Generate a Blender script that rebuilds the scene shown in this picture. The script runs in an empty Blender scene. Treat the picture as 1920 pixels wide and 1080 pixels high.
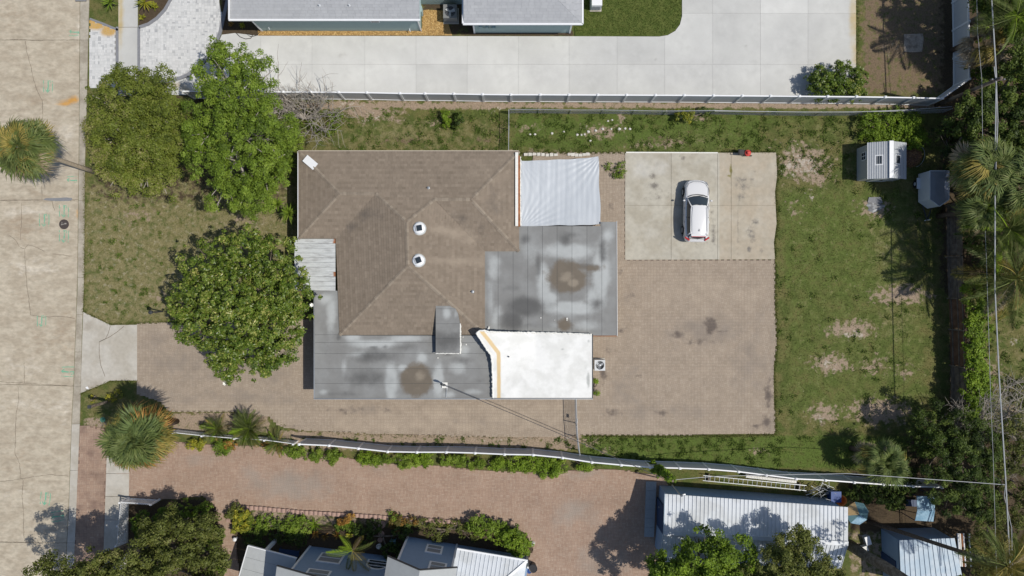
import bpy, math, random
import numpy as np
from mathutils import Vector, Matrix

RND = random.Random(11)
NR = np.random.default_rng(11)
SC = bpy.context.scene
COL = SC.collection

# ------------------------------------------------------------------ camera, sky, sun, exposure
CAM_H = 51.2
cam = bpy.data.objects.new("camera", bpy.data.cameras.new("camera"))
COL.objects.link(cam)
cam.location = (0, 0, CAM_H)
cam.data.lens = 24.0
cam.data.sensor_width = 36.0
cam.data.clip_end = 2000
SC.camera = cam

SHADOW = Vector((-0.60, 0.135, -1.0))            # travel of the sunlight
world = bpy.data.worlds.new("World")
SC.world = world
world.use_nodes = True
wn = world.node_tree
sky = wn.nodes.new("ShaderNodeTexSky")
sky.sky_type = 'NISHITA'
sky.sun_disc = False
sky.sun_elevation = math.atan2(1, math.hypot(0.60, 0.135))
sky.sun_rotation = math.atan2(0.60, -0.135)
wn.links.new(sky.outputs[0], wn.nodes["Background"].inputs[0])
wn.nodes["Background"].inputs[1].default_value = 0.095
sun = bpy.data.objects.new("sun", bpy.data.lights.new("sun", 'SUN'))
COL.objects.link(sun)
sun.data.energy = 3.75
sun.data.angle = math.radians(0.55)
sun.data.color = (1.0, 0.95, 0.87)
sun.rotation_euler = SHADOW.to_track_quat('-Z', 'Y').to_euler()
SC.view_settings.view_transform = 'Standard'
SC.view_settings.look = 'None'
SC.view_settings.gamma = 1.0
SC.view_settings.exposure = 0.0
SC.view_settings.use_curve_mapping = False

# ------------------------------------------------------------------ helpers
ORG = {}


def P(px, py, z=0.0):
    """Map coordinates (25 units to the metre on the ground, seen from the drone) to a point at height z."""
    k = (CAM_H - z) / CAM_H
    return Vector(((px - 960) / 25.0 * k, (540 - py) / 25.0 * k, z))


def to_px(x, y, z=0.0):
    k = CAM_H / (CAM_H - z)
    return x * 25.0 * k + 960, 540 - y * 25.0 * k


def tag(o, label=None, cat=None, group=None, kind=None):
    if label: o["label"] = label
    if cat: o["category"] = cat
    if group: o["group"] = group
    if kind: o["kind"] = kind
    return o


def thing(name, label, cat, loc=(0, 0, 0), rotz=0.0, group=None):
    o = bpy.data.objects.new(name, None)
    COL.objects.link(o)
    o.location = loc
    o.rotation_euler = (0, 0, rotz)
    o.empty_display_size = 0.3
    ORG[o.name] = Vector(loc)
    return tag(o, label, cat, group)


def link(name, me, parent=None, local=False):
    o = bpy.data.objects.new(name, me)
    COL.objects.link(o)
    if parent is not None:
        o.parent = parent
    ORG[o.name] = ORG.get(parent.name, Vector((0, 0, 0))) if parent is not None else Vector((0, 0, 0))
    return o


def rawmesh(name, V, F, m, parent=None, local=False, smooth=False, tone=None, attrs=None):
    V = np.asarray(V, dtype=np.float64).reshape(-1, 3)
    if parent is not None and not local:
        V = V - np.array(ORG.get(parent.name, Vector((0, 0, 0))))
    me = bpy.data.meshes.new(name)
    if isinstance(F, np.ndarray) and F.ndim == 2:
        n, k = F.shape
        me.vertices.add(len(V))
        me.vertices.foreach_set("co", V.ravel())
        me.loops.add(n * k)
        me.loops.foreach_set("vertex_index", F.ravel().astype(np.int32))
        me.polygons.add(n)
        me.polygons.foreach_set("loop_start", np.arange(0, n * k, k, dtype=np.int32))
        me.polygons.foreach_set("loop_total", np.full(n, k, dtype=np.int32))
        me.update(calc_edges=True)
    else:
        me.from_pydata(V.tolist(), [], F)
    if tone is not None:
        a = me.attributes.new("tone", 'FLOAT', 'FACE')
        a.data.foreach_set("value", np.asarray(tone, dtype=np.float32))
    for k_, arr in (attrs or {}).items():
        a = me.attributes.new(k_, 'FLOAT', 'POINT')
        a.data.foreach_set("value", np.asarray(arr, dtype=np.float32))
    me.polygons.foreach_set("use_smooth", np.full(len(me.polygons), bool(smooth), dtype=bool))
    if m is not None:
        me.materials.append(m)
    me.validate()
    return link(name, me, parent)


class MB:
    def __init__(s):
        s.v = []; s.f = []; s.t = []

    def add(s, V, F, t=0.5):
        b = len(s.v)
        s.v += [tuple(p) for p in V]
        s.f += [[i + b for i in f] for f in F]
        s.t += [t] * len(F)
        return s

    def box(s, x0, y0, z0, x1, y1, z1, t=0.5):
        V = [(x0, y0, z0), (x1, y0, z0), (x1, y1, z0), (x0, y1, z0), (x0, y0, z1), (x1, y0, z1), (x1, y1, z1), (x0, y1, z1)]
        return s.add(V, [(0, 3, 2, 1), (4, 5, 6, 7), (0, 1, 5, 4), (1, 2, 6, 5), (2, 3, 7, 6), (3, 0, 4, 7)], t)

    def bar(s, a, b, w, h, t=0.5, up=(0, 0, 1)):
        """box beam from a to b, width w, height h, centred on the line"""
        a = Vector(a); b = Vector(b); d = (b - a).normalized(); u = Vector(up)
        if abs(d.dot(u)) > 0.98: u = Vector((1, 0, 0))
        r = d.cross(u).normalized() * (w / 2); n = r.cross(d).normalized() * (h / 2)
        V = [a - r - n, a + r - n, a + r + n, a - r + n, b - r - n, b + r - n, b + r + n, b - r + n]
        return s.add(V, [(0, 1, 2, 3), (7, 6, 5, 4), (0, 4, 5, 1), (1, 5, 6, 2), (2, 6, 7, 3), (3, 7, 4, 0)], t)

    def prism(s, top, dz, t=0.5):
        """top: list of 3D points (any polygon), extruded down by dz"""
        n = len(top)
        top = [Vector(p) for p in top]
        ar = sum(top[i].x * top[(i + 1) % n].y - top[(i + 1) % n].x * top[i].y for i in range(n))
        if ar < 0: top = top[::-1]
        V = top + [p - Vector((0, 0, dz)) for p in top]
        F = [list(range(n)), list(range(2 * n - 1, n - 1, -1))] + [(i, n + i, n + (i + 1) % n, (i + 1) % n) for i in range(n)]
        return s.add(V, F, t)

    def tube(s, pts, r, n=6, t=0.5, cap=True):
        pts = [Vector(p) for p in pts]
        if not isinstance(r, (list, tuple)): r = [r] * len(pts)
        V = []; F = []
        u = None
        for i, p in enumerate(pts):
            d = (pts[min(i + 1, len(pts) - 1)] - pts[max(i - 1, 0)])
            d = d.normalized() if d.length > 1e-9 else Vector((0, 0, 1))
            if u is None:
                u = d.orthogonal().normalized()
            else:
                u = (u - d * u.dot(d))
                u = u.normalized() if u.length > 1e-6 else d.orthogonal().normalized()
            w = d.cross(u)
            for k in range(n):
                a = 2 * math.pi * k / n
                V.append(p + (u * math.cos(a) + w * math.sin(a)) * r[i])
        for i in range(len(pts) - 1):
            for k in range(n):
                F.append((i * n + k, i * n + (k + 1) % n, (i + 1) * n + (k + 1) % n, (i + 1) * n + k))
        if cap:
            F.append(list(range(n))[::-1]); F.append([(len(pts) - 1) * n + k for k in range(n)])
        return s.add(V, F, t)

    def lathe(s, c, prof, n=20, t=0.5):
        c = Vector(c); V = []; F = []
        for (r, z) in prof:
            for k in range(n):
                a = 2 * math.pi * k / n
                V.append(c + Vector((r * math.cos(a), r * math.sin(a), z)))
        for i in range(len(prof) - 1):
            for k in range(n):
                F.append((i * n + k, i * n + (k + 1) % n, (i + 1) * n + (k + 1) % n, (i + 1) * n + k))
        F.append([(len(prof) - 1) * n + k for k in range(n)])
        F.append(list(range(n))[::-1])
        return s.add(V, F, t)

    def build(s, name, m, parent=None, local=False, smooth=False, kind=None, label=None):
        o = rawmesh(name, s.v, s.f, m, parent, local, smooth, tone=s.t)
        if kind: o["kind"] = kind
        if label: o["label"] = label
        return o


def quads(name, V, m, parent=None, tone=None, local=False):
    """V: (N,4,3) separate quads"""
    n = len(V)
    return rawmesh(name, V.reshape(-1, 3), np.arange(n * 4).reshape(n, 4), m, parent, local, tone=tone)


def clip(poly, a, b, c):
    """keep the side a*x+b*y>=c of a list of 2D points"""
    out = []
    n = len(poly)
    for i in range(n):
        p, q = poly[i], poly[(i + 1) % n]
        dp = a * p[0] + b * p[1] - c; dq = a * q[0] + b * q[1] - c
        if dp >= 0: out.append(p)
        if (dp > 0 and dq < 0) or (dp < 0 and dq > 0):
            t = dp / (dp - dq)
            out.append((p[0] + (q[0] - p[0]) * t, p[1] + (q[1] - p[1]) * t))
    return out


def clip_rect(poly, x0, y0, x1, y1):
    for a, b, c in ((1, 0, x0), (-1, 0, -x1), (0, 1, y0), (0, -1, -y1)):
        if len(poly) < 3: return []
        poly = clip(poly, a, b, c)
    return poly if len(poly) >= 3 else []


def area2(p):
    return sum(p[i][0] * p[(i + 1) % len(p)][1] - p[(i + 1) % len(p)][0] * p[i][1] for i in range(len(p))) / 2


def inside(X, Y, poly):
    X = np.asarray(X); Y = np.asarray(Y)
    r = np.zeros(X.shape, bool)
    n = len(poly)
    for i in range(n):
        x1, y1 = poly[i]; x2, y2 = poly[(i + 1) % n]
        if y1 == y2: continue
        c = ((y1 > Y) != (y2 > Y)) & (X < (x2 - x1) * (Y - y1) / (y2 - y1) + x1)
        r ^= c
    return r


def blobs(X, Y, L):
    """soft patches: (x, y, rx, ry, value[, power]) in map coordinates"""
    r = np.zeros(np.shape(X))
    for b in L:
        p = b[5] if len(b) > 5 else 1.0
        d = ((X - b[0]) / b[2]) ** 2 + ((Y - b[1]) / b[3]) ** 2
        r = np.maximum(r, b[4] * np.exp(-d ** p))
    return r


def rects(X, Y, L):
    """soft boxes: (x0, y0, x1, y1, value, softness)"""
    r = np.zeros(np.shape(X))
    for x0, y0, x1, y1, v, s in L:
        m = np.clip((X - x0) / s + .5, 0, 1) * np.clip((x1 - X) / s + .5, 0, 1) * np.clip((Y - y0) / s + .5, 0, 1) * np.clip((y1 - Y) / s + .5, 0, 1)
        r = np.maximum(r, v * m)
    return r


def sheet(name, poly, z, m, parent=None, dz=0.08, step=0.0, attrs=None, kind=None, smooth=False):
    """A slab whose outline is given in map coordinates at height z (number or function of map x, y); step > 0 cuts the top
    into a fine grid that carries stain attributes."""
    zf = z if callable(z) else (lambda x, y: z)
    if area2(poly) > 0: poly = poly[::-1]          # map y points down
    if not step:
        mb = MB(); mb.prism([P(x, y, zf(x, y)) for x, y in poly], dz)
        o = mb.build(name, m, parent)
    else:
        st = step * 25
        xs = [p[0] for p in poly]; ys = [p[1] for p in poly]
        x0, x1, y0, y1 = min(xs), max(xs), min(ys), max(ys)
        nx = max(1, round((x1 - x0) / st)); ny = max(1, round((y1 - y0) / st))
        gx = np.linspace(x0, x1, nx + 1); gy = np.linspace(y0, y1, ny + 1)
        idx = {}; PX = []; F = []

        def vid(p):
            k = (round(p[0], 3), round(p[1], 3))
            if k not in idx:
                idx[k] = len(PX); PX.append(p)
            return idx[k]
        for j in range(ny):
            row = clip(clip(poly, 0, 1, gy[j]), 0, -1, -gy[j + 1])
            if len(row) < 3: continue
            rx0 = min(p[0] for p in row); rx1 = max(p[0] for p in row)
            for i in range(nx):
                if gx[i + 1] < rx0 or gx[i] > rx1: continue
                c = clip(clip(row, 1, 0, gx[i]), -1, 0, -gx[i + 1]) if len(row) >= 3 else []
                if len(c) < 3 or abs(area2(c)) < 1e-4: continue
                f = []
                for p in c:
                    q = vid(p)
                    if q not in f: f.append(q)
                if len(f) >= 3: F.append(f)
        if area2([PX[i] for i in F[0]]) > 0: F = [f[::-1] for f in F]
        V = [P(x, y, zf(x, y)) for x, y in PX]
        AX = np.array(PX)
        at = {k: fn(AX[:, 0], AX[:, 1]) for k, fn in (attrs or {}).items()}
        n0 = len(V)
        # skirt
        k = len(poly)
        for x, y in poly: V.append(P(x, y, zf(x, y)))
        for x, y in poly: V.append(P(x, y, zf(x, y)) - Vector((0, 0, dz)))
        for i in range(k):
            j = (i + 1) % k
            F.append([n0 + j, n0 + i, n0 + k + i, n0 + k + j])
        PXs = np.array(list(poly) + list(poly))
        at = {kk: np.concatenate([a, (attrs[kk])(PXs[:, 0], PXs[:, 1])]) for kk, a in at.items()}
        o = rawmesh(name, [tuple(v) for v in V], F, m, parent, attrs=at, smooth=False)
    if kind: o["kind"] = kind
    return o


def ribbon_poly(pts, w):
    L = []; Rr = []
    n = len(pts)
    for i in range(n):
        a = pts[max(i - 1, 0)]; b = pts[min(i + 1, n - 1)]
        dx, dy = b[0] - a[0], b[1] - a[1]
        l = math.hypot(dx, dy) or 1
        ww = w[i] if isinstance(w, (list, tuple)) else w
        nx, ny = -dy / l * ww / 2, dx / l * ww / 2
        L.append((pts[i][0] + nx, pts[i][1] + ny)); Rr.append((pts[i][0] - nx, pts[i][1] - ny))
    return L + Rr[::-1]


# ------------------------------------------------------------------ materials
def mat(name, base=(.5, .5, .5), rough=.85, spec=.25, col2=None, s2=2., lo=.4, hi=.6, var=.12, vs=8., st=(1, 1, 1),
        bump=0., bs=40., tone=None, layers=(), metal=0., trans=0., tvar=0.):
    m = bpy.data.materials.new(name)
    m.use_nodes = True
    nt = m.node_tree; N = nt.nodes; L = nt.links
    bs_ = N["Principled BSDF"]
    bs_.inputs["Roughness"].default_value = rough
    bs_.inputs["Specular IOR Level"].default_value = spec
    bs_.inputs["Metallic"].default_value = metal
    geo = N.new("ShaderNodeNewGeometry")
    mp = N.new("ShaderNodeVectorMath"); mp.operation = 'MULTIPLY'
    L.new(geo.outputs["Position"], mp.inputs[0]); mp.inputs[1].default_value = st

    def noise(scale, detail=4., rgh=.55, src=None):
        n = N.new("ShaderNodeTexNoise")
        n.inputs["Scale"].default_value = scale; n.inputs["Detail"].default_value = detail
        n.inputs["Roughness"].default_value = rgh
        L.new(src or mp.outputs[0], n.inputs["Vector"])
        return n.outputs["Fac"]

    def mix(f, a, b, mode='MIX'):
        x = N.new("ShaderNodeMix"); x.data_type = 'RGBA'; x.blend_type = mode
        for s_, v in ((x.inputs["Factor"], f), (x.inputs["A"], a), (x.inputs["B"], b)):
            if isinstance(v, (int, float)): s_.default_value = v
            elif isinstance(v, tuple): s_.default_value = (*v[:3], 1)
            else: L.new(v, s_)
        return x.outputs["Result"]

    def rng(v, a, b, c=0., d=1., smooth=True):
        x = N.new("ShaderNodeMapRange"); x.interpolation_type = 'SMOOTHSTEP' if smooth else 'LINEAR'
        for k_, w in zip(("From Min", "From Max", "To Min", "To Max"), (a, b, c, d)): x.inputs[k_].default_value = w
        L.new(v, x.inputs["Value"])
        return x.outputs["Result"]

    def math_(op, a, b):
        x = N.new("ShaderNodeMath"); x.operation = op
        for s_, v in zip(x.inputs, (a, b)):
            if isinstance(v, (int, float)): s_.default_value = v
            else: L.new(v, s_)
        return x.outputs[0]

    def attr(n_):
        a = N.new("ShaderNodeAttribute"); a.attribute_name = n_
        return a.outputs["Fac"]
    if tone:
        cr = N.new("ShaderNodeValToRGB")
        L.new(attr("tone"), cr.inputs[0])
        el = cr.color_ramp.elements
        for i, c in enumerate(tone):
            p = i / (len(tone) - 1)
            if i == 0: e = el[0]
            elif i == len(tone) - 1: e = el[-1]
            else: e = el.new(p)
            e.position = p; e.color = (*c, 1)
        c = cr.outputs[0]
    else:
        c = tuple(base)
    if col2:
        c = mix(rng(noise(s2), lo, hi), c, tuple(col2))
    for ly in layers:
        an, colr, ns, amt, l0, h0 = ly
        v = attr(an)
        if amt:
            v = math_('ADD', v, math_('MULTIPLY', math_('SUBTRACT', noise(ns, 6., .62), .5), amt))
        c = mix(rng(v, l0, h0), c, tuple(colr))
    if var:
        g = rng(noise(vs, 5., .6), .25, .75, 1 - var, 1 + var, False)
        c = mix(1.0, c, g, 'MULTIPLY')
    if tvar:
        g = rng(attr("tone"), 0, 1, 1 - tvar, 1 + tvar, False)
        c = mix(1.0, c, g, 'MULTIPLY')
    if isinstance(c, tuple): bs_.inputs["Base Color"].default_value = (*c, 1)
    else: L.new(c, bs_.inputs["Base Color"])
    if bump:
        b = N.new("ShaderNodeBump"); b.inputs["Strength"].default_value = bump; b.inputs["Distance"].default_value = .03
        L.new(noise(bs), b.inputs["Height"]); L.new(b.outputs[0], bs_.inputs["Normal"])
    if trans:
        tr = N.new("ShaderNodeBsdfTranslucent")
        if isinstance(c, tuple): tr.inputs[0].default_value = (*c, 1)
        else: L.new(c, tr.inputs[0])
        ms = N.new("ShaderNodeMixShader"); ms.inputs[0].default_value = trans
        L.new(bs_.outputs[0], ms.inputs[1]); L.new(tr.outputs[0], ms.inputs[2])
        L.new(ms.outputs[0], N["Material Output"].inputs["Surface"])
    return m


M = {}
M['ground'] = mat('lawn_soil', (.080, .100, .028), col2=(.135, .125, .048), s2=1.1, lo=.38, hi=.62, var=.34, vs=9., bump=.5, bs=25., rough=.95, spec=.1, layers=[
    ('lush', (.088, .125, .028), 2.2, 1.6, .30, .75),
    ('dry', (.205, .18, .09), 2.2, 1.8, .22, .80),
    ('dry', (.33, .295, .21), 3.0, 2.4, .62, 1.25),
    ('bare', (.29, .225, .165), 2.4, 1.9, .36, .66),
    ('sand', (.40, .35, .29), 3.0, 2.2, .42, .72),
    ('soil', (.165, .122, .080), 2.6, 1.6, .32, .68),
    ('mulch_shade', (.075, .056, .036), 2.4, 1.2, .35, .6)])
M['road'] = mat('road_concrete', (.448, .395, .308), col2=(.378, .325, .248), s2=1.1, lo=.38, hi=.62, var=.20, vs=3.2, st=(.75, 1.3, 1), bump=.25, bs=30., layers=[
    ('dark', (.33, .265, .192), 1.4, 1.8, .3, 1.0),
    ('pale', (.56, .51, .425), 1.4, 1.8, .3, 1.0),
    ('rust', (.50, .27, .075), 1.6, .9, .25, .8)])
M['kerb'] = mat('kerb_concrete', (.40, .365, .30), col2=(.30, .265, .21), s2=.8, var=.15, vs=6., bump=.2)
M['concrete'] = mat('pale_concrete', (.54, .54, .515), col2=(.495, .495, .475), s2=.35, var=.09, vs=1.4, bump=.12, bs=50., tvar=.085, layers=[
    ('dark', (.36, .35, .33), 1.5, 1.2, .35, 1.0), ('rust', (.50, .40, .22), 1.2, 1.0, .2, 1.1)])
M['path'] = mat('path_concrete', (.46, .435, .385), col2=(.40, .37, .315), s2=.6, var=.10, vs=4., bump=.15, layers=[
    ('rust', (.50, .36, .16), 1.4, .9, .25, 1.0), ('dark', (.30, .265, .22), 1.2, 1.2, .35, .9)])
M['pad'] = mat('stained_concrete', (.43, .405, .34), col2=(.37, .34, .275), s2=.5, var=.12, vs=3., bump=.2, layers=[
    ('pale', (.52, .51, .475), .8, .6, .35, .9), ('tan', (.40, .335, .25), .8, .6, .3, .9), ('dark', (.185, .17, .148), 2.4, 1.7, .34, .95), ('moss', (.20, .18, .06), 2., .9, .35, .8)])
M['paver'] = mat('taupe_paver', tone=[(0.313, 0.255, 0.195), (0.336, 0.275, 0.213), (0.360, 0.299, 0.234)], var=.11, vs=1.2, bump=.3, bs=60., layers=[
    ('pale', (0.389, 0.321, 0.247), .6, 1.1, .3, .9), ('grey', (0.266, 0.224, 0.183), .8, 1.4, .28, .9), ('dark', (0.127, 0.104, 0.090), 1.8, 1.6, .38, 1.0)])
M['joint'] = mat('joint_sand', (.185, .148, .114), var=.15, vs=5.)
M['redjoint'] = mat('red_joint_sand', (.185, .125, .094), var=.15, vs=5.)
M['whitejoint'] = mat('white_joint_sand', (.40, .40, .395), var=.08, vs=5.)
M['slabjoint'] = mat('slab_joint', (.36, .355, .34), var=.2, vs=4.)
M['redpaver'] = mat('red_paver', tone=[(0.313, 0.215, 0.157), (0.346, 0.246, 0.182), (0.372, 0.278, 0.212)], var=.14, vs=.6, bump=.3, bs=60., layers=[
    ('grey', (0.313, 0.261, 0.216), .5, 1.2, .30, .8), ('dark', (0.186, 0.124, 0.099), .9, 1.2, .4, .9)])
M['whitepaver'] = mat('white_paver', tone=[(.38, .385, .39), (.545, .55, .54), (.585, .585, .575), (.62, .62, .605)], var=.07, vs=2., bump=.15, layers=[('rust', (.50, .31, .09), 1.3, .6, .2, .7)])
M['greyborder'] = mat('grey_border', (.21, .215, .23), var=.12, vs=6.)
M['gold'] = mat('gold_mulch', tone=[(.30, .17, .06), (.47, .30, .11), (.60, .42, .19)], var=.2, vs=9., rough=.95)
M['goldbed'] = mat('gold_mulch_bed', (.36, .23, .09), var=.3, vs=12.)
M['shingle'] = mat('brown_shingle', tone=[(.172, .140, .108), (.232, .190, .148), (.29, .242, .19)], var=.12, vs=1.6, bump=.4, bs=80., rough=.95, spec=.1, layers=[
    ('pale', (.30, .25, .195), 1.4, .9, .2, 1.05), ('dark', (.132, .114, .098), 1.2, 1.2, .28, .9)])
M['cap'] = mat('ridge_cap_shingle', tone=[(.198, .164, .128), (.243, .203, .159), (.285, .241, .19)], var=.12, vs=3., rough=.95, spec=.1)
M['greyshingle'] = mat('grey_shingle', tone=[(.32, .33, .345), (.365, .375, .39), (.41, .42, .43)], var=.06, vs=2., bump=.2, bs=80., rough=.9)
M['membrane'] = mat('grey_membrane', (.195, .195, .188), col2=(.245, .25, .245), s2=.45, lo=.35, hi=.7, var=.08, vs=1.6, rough=.7, bump=.05, tvar=.03, layers=[
    ('pale', (.375, .39, .385), .7, .9, .2, .78), ('dark', (.10, .10, .098), .6, .9, .22, .8), ('mud', (.145, .122, .095), 1.0, 1.1, .35, .75), ('mud2', (.235, .20, .155), 1.1, 1.2, .35, .8)])
M['whitecoat'] = mat('white_roof_coating', (.74, .74, .715), col2=(.655, .655, .625), s2=.9, var=.07, vs=1.6, rough=.6, layers=[
    ('tan', (.62, .47, .26), 1.6, .45, .35, .75), ('grey', (.42, .43, .41), 1.5, .7, .45, .9)])
M['white'] = mat('white_vinyl', (.74, .75, .76), var=.03, vs=3., rough=.45, spec=.4)
M['whitemetal'] = mat('white_metal', (.60, .63, .66), var=.06, vs=2., rough=.42, spec=.5, col2=(.52, .54, .55), s2=.8)
M['dullmetal'] = mat('aged_white_metal', (.52, .54, .535), col2=(.36, .365, .36), s2=2.5, lo=.45, hi=.75, var=.12, vs=4., st=(.5, 2., 1), rough=.55, layers=[('rust', (.29, .12, .055), 2., .6, .4, .7)])
M['steel'] = mat('galvanised_steel', (.36, .38, .40), rough=.45, metal=.5, var=.1)
M['darkmetal'] = mat('dark_metal', (.045, .05, .055), rough=.5, var=.1)
M['stucco'] = mat('tan_stucco', (.46, .40, .33), var=.08, bump=.2)
M['green_stucco'] = mat('seafoam_stucco', (.34, .44, .43), var=.04, bump=.1)
M['blue'] = mat('blue_siding', (.235, .325, .445), var=.06, vs=4., rough=.6)
M['bluedark'] = mat('navy_paint', (.03, .055, .12), var=.1, rough=.5)
M['glass'] = mat('dark_glass', (.035, .045, .055), rough=.08, spec=.6, var=0)
M['shade'] = mat('window_blind', (.24, .25, .26), var=.1, vs=8., rough=.5)
M['greyroof'] = mat('pale_grey_roof', (.36, .375, .375), var=.06, vs=3., rough=.6)
M['tarp'] = mat('pale_tarp', (.455, .485, .515), col2=(.42, .45, .48), s2=.7, st=(2.4, .35, 1), var=.05, vs=3., rough=.42, spec=.4)
M['carpaint'] = mat('white_car_paint', (.66, .66, .66), rough=.2, spec=.5, var=0)
M['rubber'] = mat('black_rubber', (.02, .02, .02), rough=.8, var=0)
M['black'] = mat('black_plastic', (.03, .03, .032), rough=.45, var=0)
M['red'] = mat('red_paint', (.55, .07, .06), rough=.35, var=.05)
M['redlamp'] = mat('red_lamp', (.42, .015, .02), rough=.15, spec=.6, var=0)
M['orange'] = mat('orange_plastic', (.70, .22, .05), rough=.5, var=.05)
M['bluebin'] = mat('blue_plastic', (.018, .06, .22), rough=.45, var=.05)
M['teal'] = mat('teal_cloth', (.10, .19, .21), var=.1)
M['tancloth'] = mat('tan_cloth', (.40, .28, .14), var=.15)
M['skyblue'] = mat('light_blue_paint', (.17, .30, .40), col2=(.27, .41, .51), s2=1.5, var=.08, rough=.5)
M['bluemetal'] = mat('pale_blue_metal', (.33, .42, .50), col2=(.40, .47, .53), s2=1., var=.08, vs=3., rough=.45)
M['wood'] = mat('weathered_wood', (.19, .155, .125), col2=(.12, .095, .075), s2=3., var=.2, vs=6., rough=.9)
M['brownwood'] = mat('brown_stained_wood', (.17, .095, .06), col2=(.12, .065, .04), s2=3., var=.2, vs=6., rough=.9)
M['bark'] = mat('grey_bark', (.21, .175, .14), col2=(.13, .105, .08), s2=4., var=.25, vs=12., bump=.5, bs=20., rough=.95)
M['palmbark'] = mat('palm_bark', (.16, .115, .085), col2=(.10, .075, .055), s2=5., st=(1, 1, 4), var=.25, vs=10., bump=.6, bs=18., rough=.95)
M['twig'] = mat('bare_twig', (.36, .325, .285), var=.2, vs=6., rough=.95)
M['block'] = mat('rose_concrete_block', (.36, .245, .20), var=.15, vs=6., bump=.3)
M['stone'] = mat('pale_stone', (.60, .58, .53), var=.2, vs=10., bump=.5)
M['bronze'] = mat('cast_iron', (.085, .07, .065), rough=.6, metal=.3, var=.15, vs=20.)
M['worniron'] = mat('worn_iron_lettering', (.33, .31, .28), rough=.5, var=.1)
M['crack'] = mat('crack_line', (.165, .138, .104), var=.3, vs=6.)
M['asphaltpatch'] = mat('asphalt_patch', (.21, .215, .225), var=.1)
M['greenpaint'] = mat('faded_green_paint', (.14, .40, .26), col2=(.36, .36, .27), s2=4., lo=.48, hi=.66, var=.1)
M['wire'] = mat('grey_cable', (.42, .43, .44), rough=.5, var=.05)
M['darkwire'] = mat('black_cable', (.06, .06, .065), rough=.6, var=.05)
M['foam'] = mat('spray_foam', (.74, .73, .68), var=.1, vs=8., bump=.6, bs=15.)
M['rustmetal'] = mat('rusty_flashing', (.31, .135, .06), col2=(.22, .09, .04), s2=4., var=.2, vs=5.)
M['shedwall'] = mat('shed_resin', (.40, .40, .38), var=.05, rough=.5)
M['shedroof'] = mat('shed_roof_resin', (.40, .42, .44), var=.05, rough=.4, spec=.5)
M['trailer'] = mat('trailer_white', (.56, .58, .60), rough=.35, spec=.5, var=.04)
M['shiny'] = mat('polished_roof', (.36, .38, .42), rough=.25, metal=.45, var=.06, vs=2.)
M['needles'] = mat('brown_thatch', tone=[(.16, .085, .04), (.26, .145, .07), (.34, .21, .11)], var=.15, trans=.15)


def leafmat(name, cols, trans=.20, rough=.55, spec=.22):
    return mat(name, tone=cols, var=.12, vs=1.2, rough=rough, spec=spec, trans=trans)


M['lf_olive'] = leafmat('olive_leaf', [(0.070, 0.093, 0.016), (0.133, 0.169, 0.023), (0.186, 0.220, 0.036), (0.283, 0.256, 0.108)])
M['lf_green'] = leafmat('green_leaf', [(0.068, 0.107, 0.013), (0.125, 0.191, 0.020), (0.181, 0.262, 0.029), (0.266, 0.339, 0.057)])
M['lf_magnolia'] = leafmat('magnolia_leaf', [(0.042, 0.071, 0.010), (0.084, 0.135, 0.014), (0.129, 0.187, 0.022), (0.199, 0.236, 0.045), (0.398, 0.378, 0.110)], rough=.38, spec=.32, trans=.14)
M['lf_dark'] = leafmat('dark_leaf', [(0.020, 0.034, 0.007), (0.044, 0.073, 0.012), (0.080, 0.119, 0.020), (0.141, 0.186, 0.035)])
M['lf_oak'] = leafmat('oak_leaf', [(0.050, 0.060, 0.013), (0.095, 0.114, 0.023), (0.144, 0.165, 0.035), (0.211, 0.210, 0.068)])
M['lf_lime'] = leafmat('lime_leaf', [(0.080, 0.131, 0.013), (0.141, 0.220, 0.018), (0.203, 0.303, 0.025), (0.283, 0.369, 0.045)])
M['lf_yellow'] = leafmat('yellow_leaf', [(.11, .15, .02), (.20, .22, .025), (.36, .33, .03), (.50, .42, .05)])
M['lf_orange'] = leafmat('orange_leaf', [(.10, .09, .025), (.20, .12, .03), (.36, .18, .04), (.48, .30, .07)])
M['lf_grass'] = leafmat('grass_blade', [(0.071, 0.085, 0.021), (0.109, 0.128, 0.030), (0.152, 0.162, 0.048), (0.209, 0.185, 0.085)], trans=.3, rough=.8, spec=.1)
M['lf_lawn'] = leafmat('lawn_blade', [(0.052, 0.081, 0.017), (0.076, 0.114, 0.023), (0.104, 0.142, 0.028), (0.133, 0.166, 0.038)], trans=.3, rough=.8, spec=.1)
M['fr_green'] = leafmat('palm_green', [(0.056, 0.080, 0.023), (0.097, 0.134, 0.036), (0.148, 0.183, 0.051), (0.214, 0.230, 0.086)])
M['fr_blue'] = leafmat('palm_grey_green', [(0.059, 0.090, 0.031), (0.103, 0.146, 0.047), (0.162, 0.209, 0.066), (0.226, 0.266, 0.093)])
M['fr_gold'] = leafmat('palm_gold', [(0.136, 0.125, 0.028), (0.226, 0.196, 0.045), (0.328, 0.262, 0.068), (0.407, 0.310, 0.102)])
M['fr_rust'] = leafmat('palm_rust', [(0.181, 0.089, 0.028), (0.328, 0.154, 0.040), (0.407, 0.226, 0.062), (0.407, 0.298, 0.102)])
M['fr_dead'] = leafmat('palm_dead', [(0.170, 0.131, 0.085), (0.271, 0.214, 0.141), (0.351, 0.286, 0.193), (0.407, 0.357, 0.249)], trans=.1)
M['flower_white'] = mat('white_petal', (.8, .79, .72), rough=.6, var=.03)
M['paletrunk'] = mat('pale_palm_trunk', (.46, .39, .30), col2=(.36, .30, .22), s2=5., st=(1, 1, 4), var=.2, vs=10., bump=.5, bs=18., rough=.95)
M['lf_weed'] = leafmat('weed_blade', [(0.054, 0.084, 0.019), (0.088, 0.135, 0.027), (0.128, 0.189, 0.035), (0.203, 0.243, 0.061)], trans=.2, rough=.8, spec=.1)

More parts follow.
